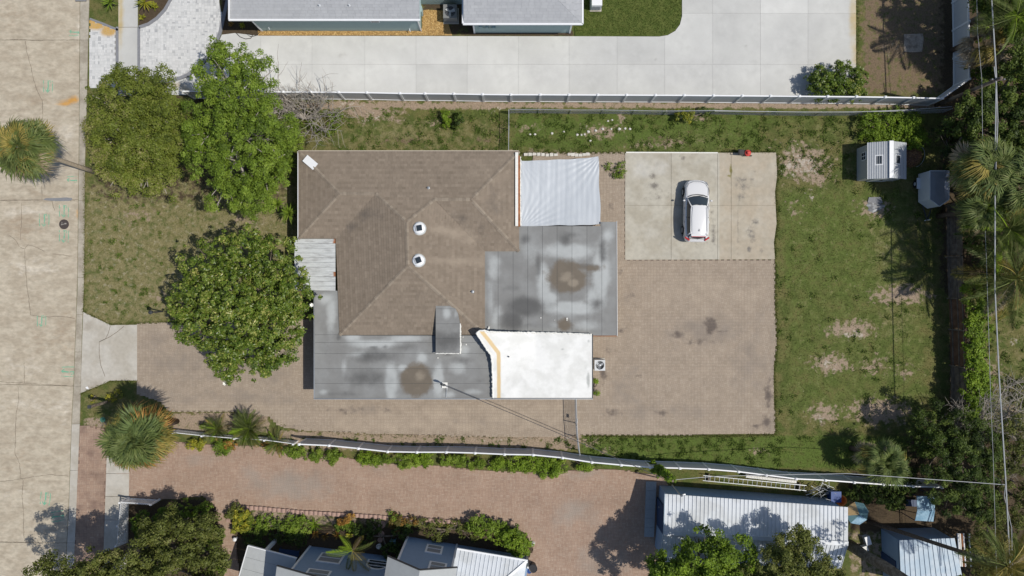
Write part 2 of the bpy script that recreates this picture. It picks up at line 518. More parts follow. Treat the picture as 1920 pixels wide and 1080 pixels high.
# ================================================================== SETTING
# ------------------------------------------------------------------ ground sheet
PAVE_POLY = [(257, 607), (330, 605), (640, 598), (640, 700), (980, 700), (980, 430), (1000, 288), (1172, 288), (1172, 487), (1453, 487), (1452, 560),
             (1455, 640), (1450, 700), (1453, 812), (1370, 814), (1220, 816), (1100, 815), (1010, 819), (870, 817), (740, 814), (640, 810), (560, 806), (524, 799), (505, 781),
             (440, 772), (318, 772), (300, 752), (257, 738)]
RED_POLY = [(200, 858), (245, 850), (325, 828), (400, 834), (500, 836), (560, 845), (640, 856), (700, 868), (800, 872), (950, 886), (1060, 882), (1150, 880), (1250, 893), (1250, 1110),
            (990, 1110), (985, 1060), (1000, 1030), (985, 1000), (955, 985), (885, 977), (435, 948), (430, 962), (440, 1000), (452, 1110),
            (424, 1110), (416, 1020), (404, 948), (380, 930), (298, 937), (244, 933)]
RED_STRIP = [(150, 798), (196, 803), (200, 858), (198, 930), (192, 1110), (137, 1110), (143, 950)]


def ground():
    xs = np.concatenate([[-400, -200, -100, -60], np.arange(-45, 45.01, .2), [60, 100, 200, 400]])
    ys = np.concatenate([[-400, -200, -100, -40], np.arange(-26, 26.01, .2), [40, 100, 200, 400]])
    X, Y = np.meshgrid(xs, ys)
    px, py = to_px(X, Y)
    Z = NR.normal(0, .006, X.shape) - .012
    n, k = X.shape
    idx = np.arange(n * k).reshape(n, k)
    F = np.stack([idx[:-1, :-1], idx[:-1, 1:], idx[1:, 1:], idx[1:, :-1]], -1).reshape(-1, 4)
    x = px.ravel(); y = py.ravel()
    dry = rects(x, y, [(150, 330, 560, 612, .58, 40), (600, 222, 955, 290, .38, 20), (1610, -60, 1780, 180, .28, 30), (150, 740, 260, 800, .35, 20), (1850, 560, 2200, 830, .3, 60), (1457, 200, 1760, 830, .22, 60), (430, 948, 900, 1000, .3, 20)])
    dry = np.maximum(dry, blobs(x, y, [(300, 400, 90, 45, .62), (460, 420, 90, 30, .66), (1660, 470, 60, 120, .4), (1680, 600, 60, 60, .42), (760, 255, 90, 18, .6), (1320, 260, 90, 25, .35)]))
    bare = rects(x, y, [(560, 188, 960, 206, .72, 10), (955, 190, 1790, 204, .70, 8), (322, 772, 505, 812, .72, 10), (520, 806, 1090, 845, .70, 10), (1610, -60, 1785, 178, .12, 20), (430, 948, 900, 985, .58, 12), (155, 782, 200, 806, .6, 8), (1590, 980, 1660, 1110, .5, 20), (1125, 284, 1175, 290, .6, 5)])
    bare = np.maximum(bare, blobs(x, y, [(690, 206, 75, 26, .74), (745, 225, 30, 14, .55), (815, 228, 22, 16, .6), (1505, 305, 62, 46, .72), (1530, 330, 40, 26, .68), (1640, 392, 50, 26, .58), (1690, 552, 72, 24, .74), (1570, 618, 36, 20, .6), (1600, 615, 55, 22, .7),
                                        (1560, 682, 50, 24, .72), (1640, 685, 34, 26, .55), (1650, 772, 78, 30, .78), (1545, 775, 42, 24, .68), (1700, 695, 28, 20, .5), (1490, 395, 28, 30, .42), (1130, 248, 50, 20, .62), (1240, 270, 90, 12, .5), (1165, 220, 16, 14, .6), (1310, 222, 20, 10, .6), (990, 238, 40, 12, .5), (1000, 285, 90, 10, .5),
                                        (1860, 700, 30, 40, .55), (1890, 770, 30, 22, .6), (1675, 90, 40, 36, .58), (1110, 830, 25, 15, .6), (1140, 845, 25, 10, .5), (1425, 845, 30, 14, .48), (300, 560, 30, 18, .5), (460, 415, 60, 20, .5), (255, 405, 60, 30, .42)]))
    sand = blobs(x, y, [(1505, 308, 50, 34, .56), (1478, 312, 26, 26, .52), (1602, 628, 26, 8, .74), (1555, 684, 26, 12, .55), (1540, 785, 18, 12, .52), (1640, 382, 22, 14, .5), (1708, 78, 20, 20, .60), (1676, 88, 12, 14, .62), (1520, 365, 14, 24, .45), (1640, 395, 16, 8, .6), (1165, 228, 10, 8, .5), (1100, 240, 12, 6, .5), (1770, 90, 12, 70, .55), (645, 195, 60, 10, .45), (930, 205, 20, 8, .5), (1900, 640, 12, 10, .5), (700, 222, 30, 14, .42), (1060, 822, 30, 10, .5), (960, 824, 80, 8, .45)])
    lush = rects(x, y, [(955, 205, 1440, 290, .62, 40), (1440, 205, 1600, 290, .4, 60), (1457, 345, 1700, 560, .55, 40), (1090, 815, 1720, 880, .66, 10), (1457, 520, 1750, 800, .5, 60), (625, 195, 955, 285, .35, 20), (1000, 205, 1780, 240, .45, 20)])
    lush = np.maximum(lush, blobs(x, y, [(985, 230, 28, 26, .8), (700, 245, 120, 25, .5), (1660, 240, 70, 40, .8)]))
    mulch_shade = rects(x, y, [(1760, -80, 2300, 560, .75, 40), (1780, 560, 1815, 830, .8, 10), (1700, 800, 2300, 1200, .8, 40), (260, -80, 330, 52, .9, 4), (415, -80, 492, 66, .9, 4), (150, 935, 420, 1200, .75, 16), (790, -80, 900, 66, .6, 4), (880, 55, 1075, 68, .8, 4), (430, 985, 1000, 1100, .75, 14), (160, 150, 560, 400, .45, 60), (1590, 880, 1800, 1000, .72, 20)])  # mulch and leaf litter; the patch by the blue sheds paints in tree shade
    soil = np.maximum(rects(x, y, [(1612, -80, 1785, 180, .62, 24), (1457, 330, 1760, 820, .16, 60), (630, 210, 955, 285, .22, 30)]), blobs(x, y, [(1640, 100, 30, 80, .7), (1720, 150, 60, 30, .65), (760, 262, 60, 14, .5), (905, 262, 40, 10, .45), (1250, 262, 60, 14, .5)]))
    me = rawmesh('ground', np.stack([X, Y, Z], -1).reshape(-1, 3), F, M['ground'], attrs=dict(soil=soil, dry=dry, bare=bare, sand=sand, lush=lush, mulch_shade=mulch_shade), smooth=True)
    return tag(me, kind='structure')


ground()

# ------------------------------------------------------------------ road of cast slabs
ROAD_EDGE = [(151, -300), (150, 0), (148, 300), (145, 540), (138, 720), (134, 800), (129, 950), (122, 1090), (118, 1400)]
KERB_EDGE = [(169, -300), (167, 0), (162, 200), (159, 300), (157, 540), (154, 600), (151, 720), (149, 800), (144, 930), (137, 1090), (130, 1400)]


def edge_x(E, y):
    for (x0, y0), (x1, y1) in zip(E, E[1:]):
        if y0 <= y <= y1: return x0 + (x1 - x0) * (y - y0) / (y1 - y0)
    return E[-1][0]


road = sheet('road', [(-420, -300)] + [(x - 1, y) for x, y in ROAD_EDGE] + [(-420, 1400)], -.005, M['crack'], dz=.05)
tag(road, kind='structure')
RA = dict(dark=lambda x, y: blobs(x, y, [(40, 420, 60, 40, .75), (60, 190, 70, 30, .5), (120, 620, 30, 60, .65), (90, 640, 60, 50, .55), (20, 30, 60, 30, .5), (60, 560, 70, 14, .5), (30, 860, 60, 60, .45), (60, 365, 60, 20, .5)]),
          pale=lambda x, y: blobs(x, y, [(60, 395, 70, 10, .8), (20, 400, 20, 12, .8), (150, 60, 14, 50, .75), (130, 250, 24, 30, .8), (60, 760, 90, 20, .55), (120, 770, 15, 40, .7), (60, 500, 80, 25, .6), (40, 930, 60, 20, .5), (50, 690, 60, 30, .5)]),
          rust=lambda x, y: blobs(x, y, [(136, 187, 14, 9, 1.), (120, 193, 20, 7, .75), (145, 400, 5, 16, .6), (120, 650, 10, 14, .35)]))
yj = [(-300, -300), (75, 75), (376, 374), (716, 724), (1016, 1018), (1400, 1400)]
for i in range(len(yj) - 1):
    ya, yb = yj[i], yj[i + 1]
    for x0, x1 in ((-420, -150), (-149.4, None)):
        g = .35
        if x1 is None:
            e = [(edge_x(ROAD_EDGE, y) - .6, y) for y in np.linspace(ya[1] + g, yb[1] - g, 6)]
            poly = [(x0, ya[0] + g)] + e + [(x0, yb[0] - g)]
        else:
            poly = [(x0, ya[0] + g), (x1, ya[0] + g), (x1, yb[0] - g), (x0, yb[0] - g)]
        sheet('road_slab', poly, .03, M['road'], road, dz=.03, step=.3, attrs=RA)
CR = [[(0, 75), (30, 74), (70, 76), (110, 75), (150, 75)], [(47, 76), (50, 95), (58, 125), (63, 150), (70, 170), (79, 188), (80, 215), (78, 240)], [(0, 376.5), (60, 376), (80, 377), (140, 376)], [(97, 377), (100, 388), (103, 395)],
      [(18, 442), (28, 448), (36, 462), (46, 467), (52, 459), (65, 462), (83, 471)], [(46, 467), (47, 490), (49, 515), (51, 540), (54, 560), (57, 590)], [(0, 716), (40, 718), (100, 722), (140, 724)], [(45, 680), (46, 718)], [(34, 725), (35, 750), (30, 780), (29, 810), (28, 850), (37, 870), (38, 896), (44, 900), (41, 930), (44, 965), (45, 1010)],
      [(0, 903), (20, 901), (44, 897), (70, 893), (92, 890), (128, 893)], [(100, 476), (125, 479), (135, 480)], [(57, 590), (80, 595), (104, 593), (125, 594), (140, 597)], [(0, 1015), (60, 1018), (120, 1018)], [(78, 330), (79, 375)], [(40, 380), (40, 420), (38, 450)]]
for c in CR:
    pts = []
    for (x0, y0), (x1, y1) in zip(c, c[1:]):
        n = max(2, int(math.hypot(x1 - x0, y1 - y0) / 4))
        for k in range(n):
            t = k / n
            pts.append((x0 + (x1 - x0) * t + RND.uniform(-.6, .6), y0 + (y1 - y0) * t + RND.uniform(-.6, .6)))
    pts.append(c[-1])
    sheet('crack', ribbon_poly(pts, [RND.uniform(.35, 1.05) for _ in pts]), .034, M['crack'], road, dz=.002)
sheet('asphalt_patch', [(80, 374.5), (86, 371.5), (110, 371), (125, 370), (135, 371.5), (135, 375), (128, 377), (105, 377), (90, 376)], .036, M['asphaltpatch'], road, dz=.004)


def mark(x, y, rot=0., s=1.0, bars=(1, 1), arrow=1):
    o = None
    c, sn = math.cos(rot), math.sin(rot)

    def T(pts): return [(x + (a * c - b * sn) * s, y + (a * sn + b * c) * s) for a, b in pts]
    L = []
    if bars[0]: L.append(ribbon_poly([(-9, -12), (-9, 0), (-8.5, 11)], 1.3))
    if bars[1]: L.append(ribbon_poly([(8.5, -11), (9, 0), (8, 12)], 1.3))
    if arrow: L += [ribbon_poly([(0, -12), (.6, 0), (-1, 10)], 2.2), ribbon_poly([(-5, 6), (-1, 12), (3, 7)], 1.6), ribbon_poly([(-1, -8), (4, -12), (5, -6)], 1.3)]
    for k, p in enumerate(L):
        sheet('paint_mark', T(p), .036 + .001 * k, M['greenpaint'], road, dz=.002)


mark(90, 162, 0, .95)
mark(83, 413, 0, 1.0)
mark(120, 396, 0, .95)
mark(120, 443, 0, .95, (1, 1))
mark(78, 602, 0, .9)
mark(127, 697, 1.57, 1.0)
mark(139, 60, 1.57, .8, (0, 1), 1)
mark(135, 338, 1.57, .8, (1, 0), 1)
mark(85, 935, .1, 1.0)
mark(108, 968, 1.4, 1.0)

# kerb
kerb = sheet('kerb', ribbon_poly([((edge_x(ROAD_EDGE, y) + edge_x(KERB_EDGE, y)) / 2, y) for y in (-300, 0, 300, 540, 720, 900, 1090, 1400)], 9), .02, M['crack'], dz=.06)
tag(kerb, kind='structure')
ky = [-300, -150, 0, 75, 150, 225, 300, 376, 450, 520, 590, 660, 724, 795, 882, 960, 1018, 1100, 1400]
for a, b in zip(ky, ky[1:]):
    ys = np.linspace(a + .3, b - .3, 5)
    poly = [(edge_x(ROAD_EDGE, y) + .3, y) for y in ys] + [(edge_x(KERB_EDGE, y), y) for y in ys[::-1]]
    sheet('kerb_stone', poly, .055 if not (590 <= a < 724) else .04, M['path'] if a >= 795 else M['kerb'], kerb, dz=.05)

# drive apron, sidewalks
PA = dict(rust=lambda x, y: blobs(x, y, [(226, 20, 7, 80, 1.), (224, 50, 6, 40, .9)]), dark=lambda x, y: blobs(x, y, [(170, 722, 30, 16, .65), (165, 610, 20, 20, .5), (190, 650, 30, 30, .3), (222, 975, 20, 40, .4), (230, 600, 20, 8, .4)]))
apron = sheet('driveway_apron', [(156, 585), (207, 609.5), (257, 609), (257, 713.5), (206, 713.5), (198, 718), (151, 737)], .055, M['path'], dz=.06, step=.25, attrs=PA)
tag(apron, kind='structure')
for c in ([(207, 610), (203, 625), (198, 635), (186, 641), (186, 665), (189, 685), (197, 706)], [(186, 641), (205, 632), (220, 622), (232, 612)]):
    sheet('crack', ribbon_poly(c, .9), .0585, M['crack'], apron, dz=.002)
walk = sheet('sidewalk', [(222, -300), (258, -300), (258, 180), (222, 180)], .02, M['crack'], dz=.05)
tag(walk, kind='structure')
for a, b in ((-300, -150), (-150, -50), (-50, 51), (51, 180)):
    sheet('walk_slab', [(222, a + .4), (258, a + .4), (258, b - .4), (222, b - .4)], .055, M['concrete'], walk, dz=.04, step=.2, attrs=dict(rust=PA['rust'], dark=lambda x, y: 0 * x))
walk2 = sheet('sidewalk', [(200, 856), (243, 856), (238, 1100), (192, 1100)], .02, M['crack'], dz=.05)
tag(walk2, kind='structure')
for a, b in ((856, 888), (888, 931), (931, 975), (975, 1100)):
    f0, f1 = (a - 856) / 244, (b - 856) / 244
    sheet('walk_slab', [(200 - 8 * f0, a + .4), (243 - 5 * f0, a + .4), (243 - 5 * f1, b - .4), (200 - 8 * f1, b - .4)], .06, M['path'], walk2, dz=.04, step=.25, attrs=PA)


# ------------------------------------------------------------------ pavers
def pavers(name, poly, m, c=.22, z=.050, attrs=None, rot=0., holes=(), base=None, pattern='weave', joint='joint', sd=.2):
    if base is None:
        base = sheet(name, poly, .045, M[joint], dz=.06)
        tag(base, kind='structure')
    W = [P(x, y) for x, y in poly]
    x0, x1 = min(p.x for p in W), max(p.x for p in W); y0, y1 = min(p.y for p in W), max(p.y for p in W)
    ext = .0 if rot == 0 else 4
    gx = np.arange(x0 - ext, x1 + ext, c); gy = np.arange(y0 - ext, y1 + ext, c)
    I, J = np.meshgrid(np.arange(len(gx)), np.arange(len(gy)))
    CX = gx[I].ravel() + c / 2; CY = gy[J].ravel() + c / 2
    odd = ((I + J) % 2).ravel().astype(bool)
    h = c / 4; hw = c / 2 - .0055; hh = c / 4 - .0055
    if pattern == 'weave':
        cx = np.concatenate([np.where(odd, CX - h, CX), np.where(odd, CX + h, CX)])
        cy = np.concatenate([np.where(odd, CY, CY - h), np.where(odd, CY, CY + h)])
        ax = np.concatenate([np.where(odd, hh, hw)] * 2); ay = np.concatenate([np.where(odd, hw, hh)] * 2)
    else:   # mixed sizes: some cells one square, some split
        u = NR.random(len(CX))
        one = u < .45
        cx = np.concatenate([np.where(one, CX, np.where(odd, CX - h, CX)), np.where(one, 1e6, np.where(odd, CX + h, CX))])
        cy = np.concatenate([np.where(one, CY, np.where(odd, CY, CY - h)), np.where(one, 1e6, np.where(odd, CY, CY + h))])
        ax = np.concatenate([np.where(one, hw, np.where(odd, hh, hw))] * 2); ay = np.concatenate([np.where(one, hw, np.where(odd, hw, hh))] * 2)
    ox, oy = (x0 + x1) / 2, (y0 + y1) / 2
    ca, sa = math.cos(rot), math.sin(rot)
    rx = ox + (cx - ox) * ca - (cy - oy) * sa; ry = oy + (cx - ox) * sa + (cy - oy) * ca
    px, py = to_px(rx, ry)
    ok = inside(px, py, poly)
    for hp in holes: ok &= ~inside(px, py, hp)
    rx, ry, ax, ay, cx, cy = (a[ok] for a in (rx, ry, ax, ay, cx, cy))
    n = len(rx)
    zt = z + NR.normal(0, .0008, n)
    sx = np.array([-1, 1, 1, -1]); sy = np.array([-1, -1, 1, 1])
    lx = ax[:, None] * sx; ly = ay[:, None] * sy
    X = rx[:, None] + lx * ca - ly * sa; Y = ry[:, None] + lx * sa + ly * ca
    tilt = NR.normal(0, .005, (n, 2))
    T = np.stack([X, Y, zt[:, None] + lx * tilt[:, :1] + ly * tilt[:, 1:]], -1)
    B = np.stack([X, Y, np.full((n, 4), .025)], -1)
    V = np.concatenate([T, B], 1)
    o = np.arange(n)[:, None, None] * 8
    f = np.array([[0, 1, 2, 3], [0, 4, 5, 1], [1, 5, 6, 2], [2, 6, 7, 3], [3, 7, 4, 0]])[None]
    F = (o + f).reshape(-1, 4)
    tone = np.repeat(np.clip(NR.normal(.5, sd, n), 0, 1), 5)
    px, py = to_px(V[..., 0].ravel(), V[..., 1].ravel())
    at = {k: fn(px, py) for k, fn in (attrs or {}).items()}
    pv = rawmesh('pavers', V.reshape(-1, 3), F, m, base, tone=tone, attrs=at)
    pv["kind"] = "stuff"
    return base


TA = dict(dark=lambda x, y: 1.45 * blobs(x, y, [(1333, 610, 16, 20, .78), (1270, 628, 16, 9, .72), (1350, 622, 18, 4, .6), (1310, 640, 60, 10, .45), (1165, 618, 14, 12, .5), (1195, 705, 14, 6, .5), (1182, 555, 12, 10, .5), (1150, 775, 30, 12, .5), (1240, 775, 20, 10, .48), (1440, 740, 10, 40, .62), (1436, 790, 14, 20, .62), (1420, 800, 30, 8, .5), (650, 770, 50, 12, .45), (720, 770, 30, 10, .4), (1140, 660, 10, 30, .4), (1130, 700, 12, 25, .5), (560, 800, 60, 6, .4), (540, 735, 10, 6, .4), (1165, 510, 12, 12, .4), (1145, 385, 8, 10, .5)]),
          pale=lambda x, y: np.maximum(rects(x, y, [(1200, 500, 1440, 590, .55, 60), (620, 755, 1060, 812, .6, 20), (1150, 640, 1420, 780, .3, 60), (1090, 800, 1450, 815, .5, 10), (340, 755, 560, 800, .5, 20)]), 0),
          grey=lambda x, y: np.maximum(blobs(x, y, [(1330, 620, 110, 36, .75), (1180, 720, 50, 70, .6), (1240, 772, 150, 26, .6), (1400, 690, 50, 90, .6), (1180, 560, 40, 60, .5), (460, 745, 110, 16, .7), (690, 768, 90, 14, .6), (900, 790, 80, 12, .5)]), rects(x, y, [(257, 600, 560, 730, .55, 60), (1440, 560, 1456, 815, .5, 10), (1380, 560, 1456, 780, .45, 50), (310, 720, 560, 765, .5, 30)])))
drive = pavers('paver_driveway', PAVE_POLY, M['paver'], attrs=TA, sd=.34)
REDA = dict(grey=lambda x, y: np.maximum(blobs(x, y, [(560, 910, 120, 40, .7), (480, 900, 60, 40, .6), (380, 860, 60, 30, .5), (1080, 960, 60, 60, .6), (1130, 1040, 60, 60, .65), (700, 900, 40, 50, .45), (960, 910, 30, 40, .5), (1090, 890, 60, 20, .6)]), 0),
            dark=lambda x, y: blobs(x, y, [(1010, 930, 30, 40, .45), (850, 900, 40, 30, .25), (600, 870, 60, 10, .4), (920, 930, 30, 20, .45), (170, 870, 40, 60, .5), (1110, 930, 20, 12, .5)]))
red = pavers('red_paver_driveway', RED_POLY, M['redpaver'], c=.22, attrs=REDA, rot=-.04, joint='redjoint', sd=.28)
redstrip = pavers('red_paver_strip', RED_STRIP, M['redpaver'], c=.26, joint='redjoint', attrs=dict(grey=lambda x, y: 0 * x + .1, dark=lambda x, y: 0 * x + .55))
WP = [(324, -300), (322, 0), (312, 18), (297, 35), (280, 46), (263, 52), (263, 148), (322, 149), (350, 138), (378, 115), (398, 88), (410, 60), (416, 30), (410, 0), (400, -300)]
WRUST = dict(rust=lambda x, y: blobs(x, y, [(182, 44, 30, 12, 1.1), (205, 58, 18, 12, .9)]))
white = pavers('white_paver_driveway', WP, M['whitepaver'], c=.22, attrs=WRUST, pattern='mixed', joint='whitejoint', sd=.24)
whites = pavers('white_paver_apron', [(170, 38), (216, 56), (216, 165), (168, 165)], M['whitepaver'], c=.22, attrs=WRUST, pattern='mixed', joint='whitejoint', sd=.24)
bord = sheet('paver_border', ribbon_poly([(420, -300), (426, 0), (419, 32), (412, 62), (400, 90), (380, 117), (352, 140), (323, 152), (290, 152)], 6), .082, M['greyborder'], dz=.08)
tag(bord, kind='structure')
for pts, w in (([(324, -300), (319, 0), (309, 18), (294, 34), (278, 45), (260, 51)], 6), ([(260, 51), (260, 150)], 5), ([(219.5, 50), (219.5, 165)], 5), ([(168, 35), (195, 45), (221, 56)], 4), ([(424, 0), (424, -300)], 12)):
    sheet('border_strip', ribbon_poly(pts, w), .081, M['greyborder'], bord, dz=.07)

# ------------------------------------------------------------------ neighbour's pale concrete drive
CP = [(300, 178), (322, 155), (355, 144), (384, 120), (404, 93), (416, 65), (440, 62), (486, 67), (1072, 68), (1236, 68.5), (1252, 66), (1266, 58), (1275, 46), (1279, 30), (1279, -300), (1605, -300), (1605, 179), (1200, 178.5), (500, 178)]
cdrive = sheet('concrete_driveway', CP, .05, M['slabjoint'], dz=.06)
tag(cdrive, kind='structure')
CA = dict(dark=lambda x, y: 1.3 * blobs(x, y, [(645, 105, 16, 10, .55), (1350, 74, 8, 5, .6), (1312, 125, 6, 4, .6), (1228, 110, 4, 5, .55), (1398, 87, 5, 4, .55), (1100, 120, 60, 50, .25), (1330, 120, 80, 50, .28), (1480, 60, 80, 60, .2), (995, 155, 6, 4, .4), (1232, 160, 4, 6, .45)]),
          rust=lambda x, y: blobs(x, y, [(1602, 40, 11, 70, 1.), (1603, 100, 9, 40, .85), (1604, 150, 6, 40, .7), (330, 160, 20, 10, .75), (350, 168, 20, 7, .7)]))
xj = [250, 395, 489, 585, 684, 780, 876, 972, 1067, 1157, 1246.5, 1336.5, 1426, 1515, 1610]
yjs = [-300, -160, -70, 25, 121, 185]
for i in range(len(xj) - 1):
    for j in range(len(yjs) - 1):
        c = clip_rect(CP, xj[i] + .14, yjs[j] + .14, xj[i + 1] - .14, yjs[j + 1] - .14)
        if len(c) < 3 or abs(area2(c)) < 4: continue
        o = sheet('slab', c, .07, M['concrete'], cdrive, dz=.04, step=.35, attrs=CA)
        a = o.data.attributes.new("tone", 'FLOAT', 'FACE')
        a.data.foreach_set("value", np.full(len(o.data.polygons), min(1, max(0, RND.gauss(.5, .22) + (.25 if xj[i] < 1067 else -.2))), dtype=np.float32))

# ------------------------------------------------------------------ stained concrete pad behind the house
PP = [(1172, 287), (1455, 286), (1457, 330), (1453, 360), (1456, 420), (1451, 455), (1453, 486), (1172, 487)]
pad = sheet('concrete_pad', PP, .03, M['crack'], dz=.05)
tag(pad, kind='structure')
DA = dict(pale=lambda x, y: np.maximum(rects(x, y, [(1175, 290, 1262, 345, .62, 40), (1175, 400, 1345, 480, .4, 40), (1262, 290, 1345, 330, .35, 20), (1175, 290, 1345, 487, .3, 5)]), 0),
          tan=lambda x, y: rects(x, y, [(1347, 280, 1460, 490, .62, 4), (1175, 425, 1340, 480, .3, 40), (1262, 325, 1347, 487, .3, 20)]),
          dark=lambda x, y: 1.15 * blobs(x, y, [(1280, 297, 6, 5, .85), (1222, 330, 10, 8, .7), (1228, 350, 14, 16, .62), (1215, 370, 20, 8, .55), (1405, 467, 7, 7, .85), (1416, 415, 10, 8, .62), (1408, 440, 12, 22, .62), (1390, 370, 12, 16, .58), (1393, 345, 30, 24, .5), (1337, 440, 8, 40, .62), (1320, 460, 28, 8, .55), (1384, 420, 3, 60, .6), (1455, 340, 8, 20, .5), (1240, 365, 30, 10, .5), (1432, 470, 14, 10, .5), (1410, 308, 3, 3, .7), (1415, 322, 4, 4, .65), (1372, 345, 3, 60, .4), (1228, 372, 16, 3, .6), (1340, 305, 4, 5, .5), (1198, 293, 3, 3, .6), (1335, 398, 6, 20, .5)]),
          moss=lambda x, y: blobs(x, y, [(1370, 318, 3, 22, .9), (1368, 330, 8, 3, .8)]))
for xs in ((1172, 1258.5), (1258.5, 1345.5), (1345.5, 1371), (1371, 1460)):
    for ys in ((280, 385), (385, 490)):
        c = clip_rect(PP, xs[0] + .25, ys[0] + .2, xs[1] - .25, ys[1] - .2)
        sheet('slab', c, .075, M['pad'], pad, dz=.05, step=.16, attrs=DA)
sheet('edge_strip', [(1174, 284.6), (1346, 285.4), (1346, 287.4), (1174, 286.8)], .10, M['foam'], pad, dz=.08)

# gold mulch beds by the neighbour's house
bed = sheet('mulch_bed', [(484, 56), (792, 54), (792, 20), (800, 18), (832, 20), (848, 66.5), (484, 66.5)], .03, M['goldbed'], dz=.05)
tag(bed, kind='structure')
n = 5200
bx = NR.uniform(484, 848, n * 3); by = NR.uniform(18, 66.5, n * 3)
ok = inside(bx, by, [(484, 56), (792, 54), (792, 24), (800, 19), (826, 22), (838, 66.5), (484, 66.5)])
bx, by = bx[ok][:n], by[ok][:n]
cx, cy = (bx - 960) / 25, (540 - by) / 25


def chips(name, cx, cy, z0, size, m, parent, seed=1):
    n = len(cx)
    a = NR.uniform(0, 6.28, n); l = NR.uniform(.5, 1.2, n) * size; w = l * NR.uniform(.25, .5, n)
    z = z0 + NR.uniform(0, .03, n)
    d = np.stack([np.cos(a) * l, np.sin(a) * l, NR.normal(0, .25, n) * l], -1); b = np.stack([-np.sin(a) * w, np.cos(a) * w, NR.normal(0, .3, n) * w], -1)
    c = np.stack([cx, cy, z], -1)
    V = np.stack([c - d - b, c + d - b, c + d + b, c - d + b], 1)
    o = quads(name, V, m, parent, tone=NR.random(n))
    o["kind"] = "stuff"
    return o


chips('mulch_chips', cx, cy, .045, .05, M['gold'], bed)

# trim lawn on the neighbour's side
lawn = sheet('lawn', [(1078, 68), (1236, 68), (1252, 65.5), (1265.5, 57.5), (1274, 46), (1278, 30), (1278, -300), (1060, -300)], .05, mat('trim_lawn_turf', (.075, .10, .024), col2=(.10, .12, .032), s2=2., var=.3, vs=9., bump=.6, bs=30., rough=.95, spec=.1), dz=.06)
tag(lawn, kind='structure')


def blades(name, bx, by, z0, h, w, m, parent=None, label=None):
    n = len(bx)
    cx, cy = (bx - 960) / 25, (540 - by) / 25
    a = NR.uniform(0, 6.28, n); hh = h * NR.uniform(.5, 1.3, n); ww = w * NR.uniform(.6, 1.3, n)
    lean = NR.uniform(.5, 1.6, n)
    b = NR.uniform(0, 6.28, n)
    base = np.stack([cx, cy, np.full(n, z0)], -1)
    s = np.stack([np.cos(a) * ww, np.sin(a) * ww, 0 * a], -1)
    tip = base + np.stack([np.cos(b) * hh * lean, np.sin(b) * hh * lean, hh], -1)
    V = np.stack([base - s, base + s, tip + s * .35, tip - s * .35], 1)
    o = quads(name, V, m, parent, tone=np.clip(NR.normal(.45, .25, n), 0, 1))
    tag(o, kind='stuff')
    return o


n = 9000
bx = NR.uniform(1078, 1278, n); by = NR.uniform(-40, 68, n)
ok = inside(bx, by, [(1078, 67), (1236, 67), (1250, 64.5), (1264, 56.5), (1272.5, 46), (1276.5, 30), (1276.5, -300), (1060, -300)])
blades('lawn_grass', bx[ok], by[ok], .05, .05, .02, M['lf_lawn'], lawn)

# rough grass of the yards: tufts where the ground is green
n = 330000
bx = NR.uniform(150, 1925, n); by = NR.uniform(-10, 1090, n)
hard = inside(bx, by, PAVE_POLY) | inside(bx, by, RED_POLY) | inside(bx, by, RED_STRIP) | inside(bx, by, CP) | inside(bx, by, PP) | inside(bx, by, WP)
g = rects(bx, by, [(160, 330, 570, 606, .55, 10), (600, 214, 955, 288, .75, 16), (955, 206, 1785, 288, 1., 10), (1456, 206, 1785, 900, .95, 12), (1092, 818, 1780, 885, 1., 6), (160, 742, 257, 790, .8, 6), (1845, 560, 1940, 830, .6, 30), (172, -20, 222, 40, 1., 3)])
g *= 1 - .85 * np.clip(blobs(bx, by, [(690, 206, 75, 26, 1), (1500, 305, 50, 34, 1), (1640, 392, 50, 24, .9), (1690, 552, 62, 18, 1), (1600, 620, 45, 14, 1), (1560, 682, 40, 16, 1), (1650, 772, 70, 24, 1), (1545, 778, 34, 18, .9), (1130, 248, 50, 16, .8), (745, 225, 30, 14, .8), (815, 228, 22, 16, .8), (1425, 845, 30, 14, .6)]), 0, 1)
# clumpiness from a coarse random field
cf = NR.random((60, 100))
ix = np.clip(((bx - 150) / 18).astype(int), 0, 99); iy = np.clip(((by + 10) / 18.4).astype(int), 0, 59)
keep = (~hard) & (NR.random(n) < g * (.25 + .75 * cf[iy, ix])) & ~inside(bx, by, [(168, 38), (222, 56), (222, 170), (168, 170)]) & (bx > 161) & ~inside(bx, by, [(156, 585), (207, 609.5), (257, 609), (257, 713.5), (206, 713.5), (151, 737)])
keep &= ~inside(bx, by, [(560, 290), (975, 290), (1000, 430), (1000, 620), (600, 620), (600, 560), (580, 450)])
grass = blades('grass', bx[keep], by[keep], -.01, .055, .022, M['lf_grass'])
tag(grass, 'short rough yard grass between bare sandy patches', 'grass', kind='stuff')

# ragged grass along paving edges and weed tufts
def along(pts, n, w):
    X = []; Y = []
    L = [(a, b, math.hypot(b[0] - a[0], b[1] - a[1])) for a, b in zip(pts, pts[1:])]
    tot = sum(l[2] for l in L)
    for a, b, d in L:
        k = int(n * d / tot)
        t_ = NR.random(k)
        X.append(a[0] + (b[0] - a[0]) * t_ + NR.normal(0, w, k)); Y.append(a[1] + (b[1] - a[1]) * t_ + NR.normal(0, w, k))
    return np.concatenate(X), np.concatenate(Y)


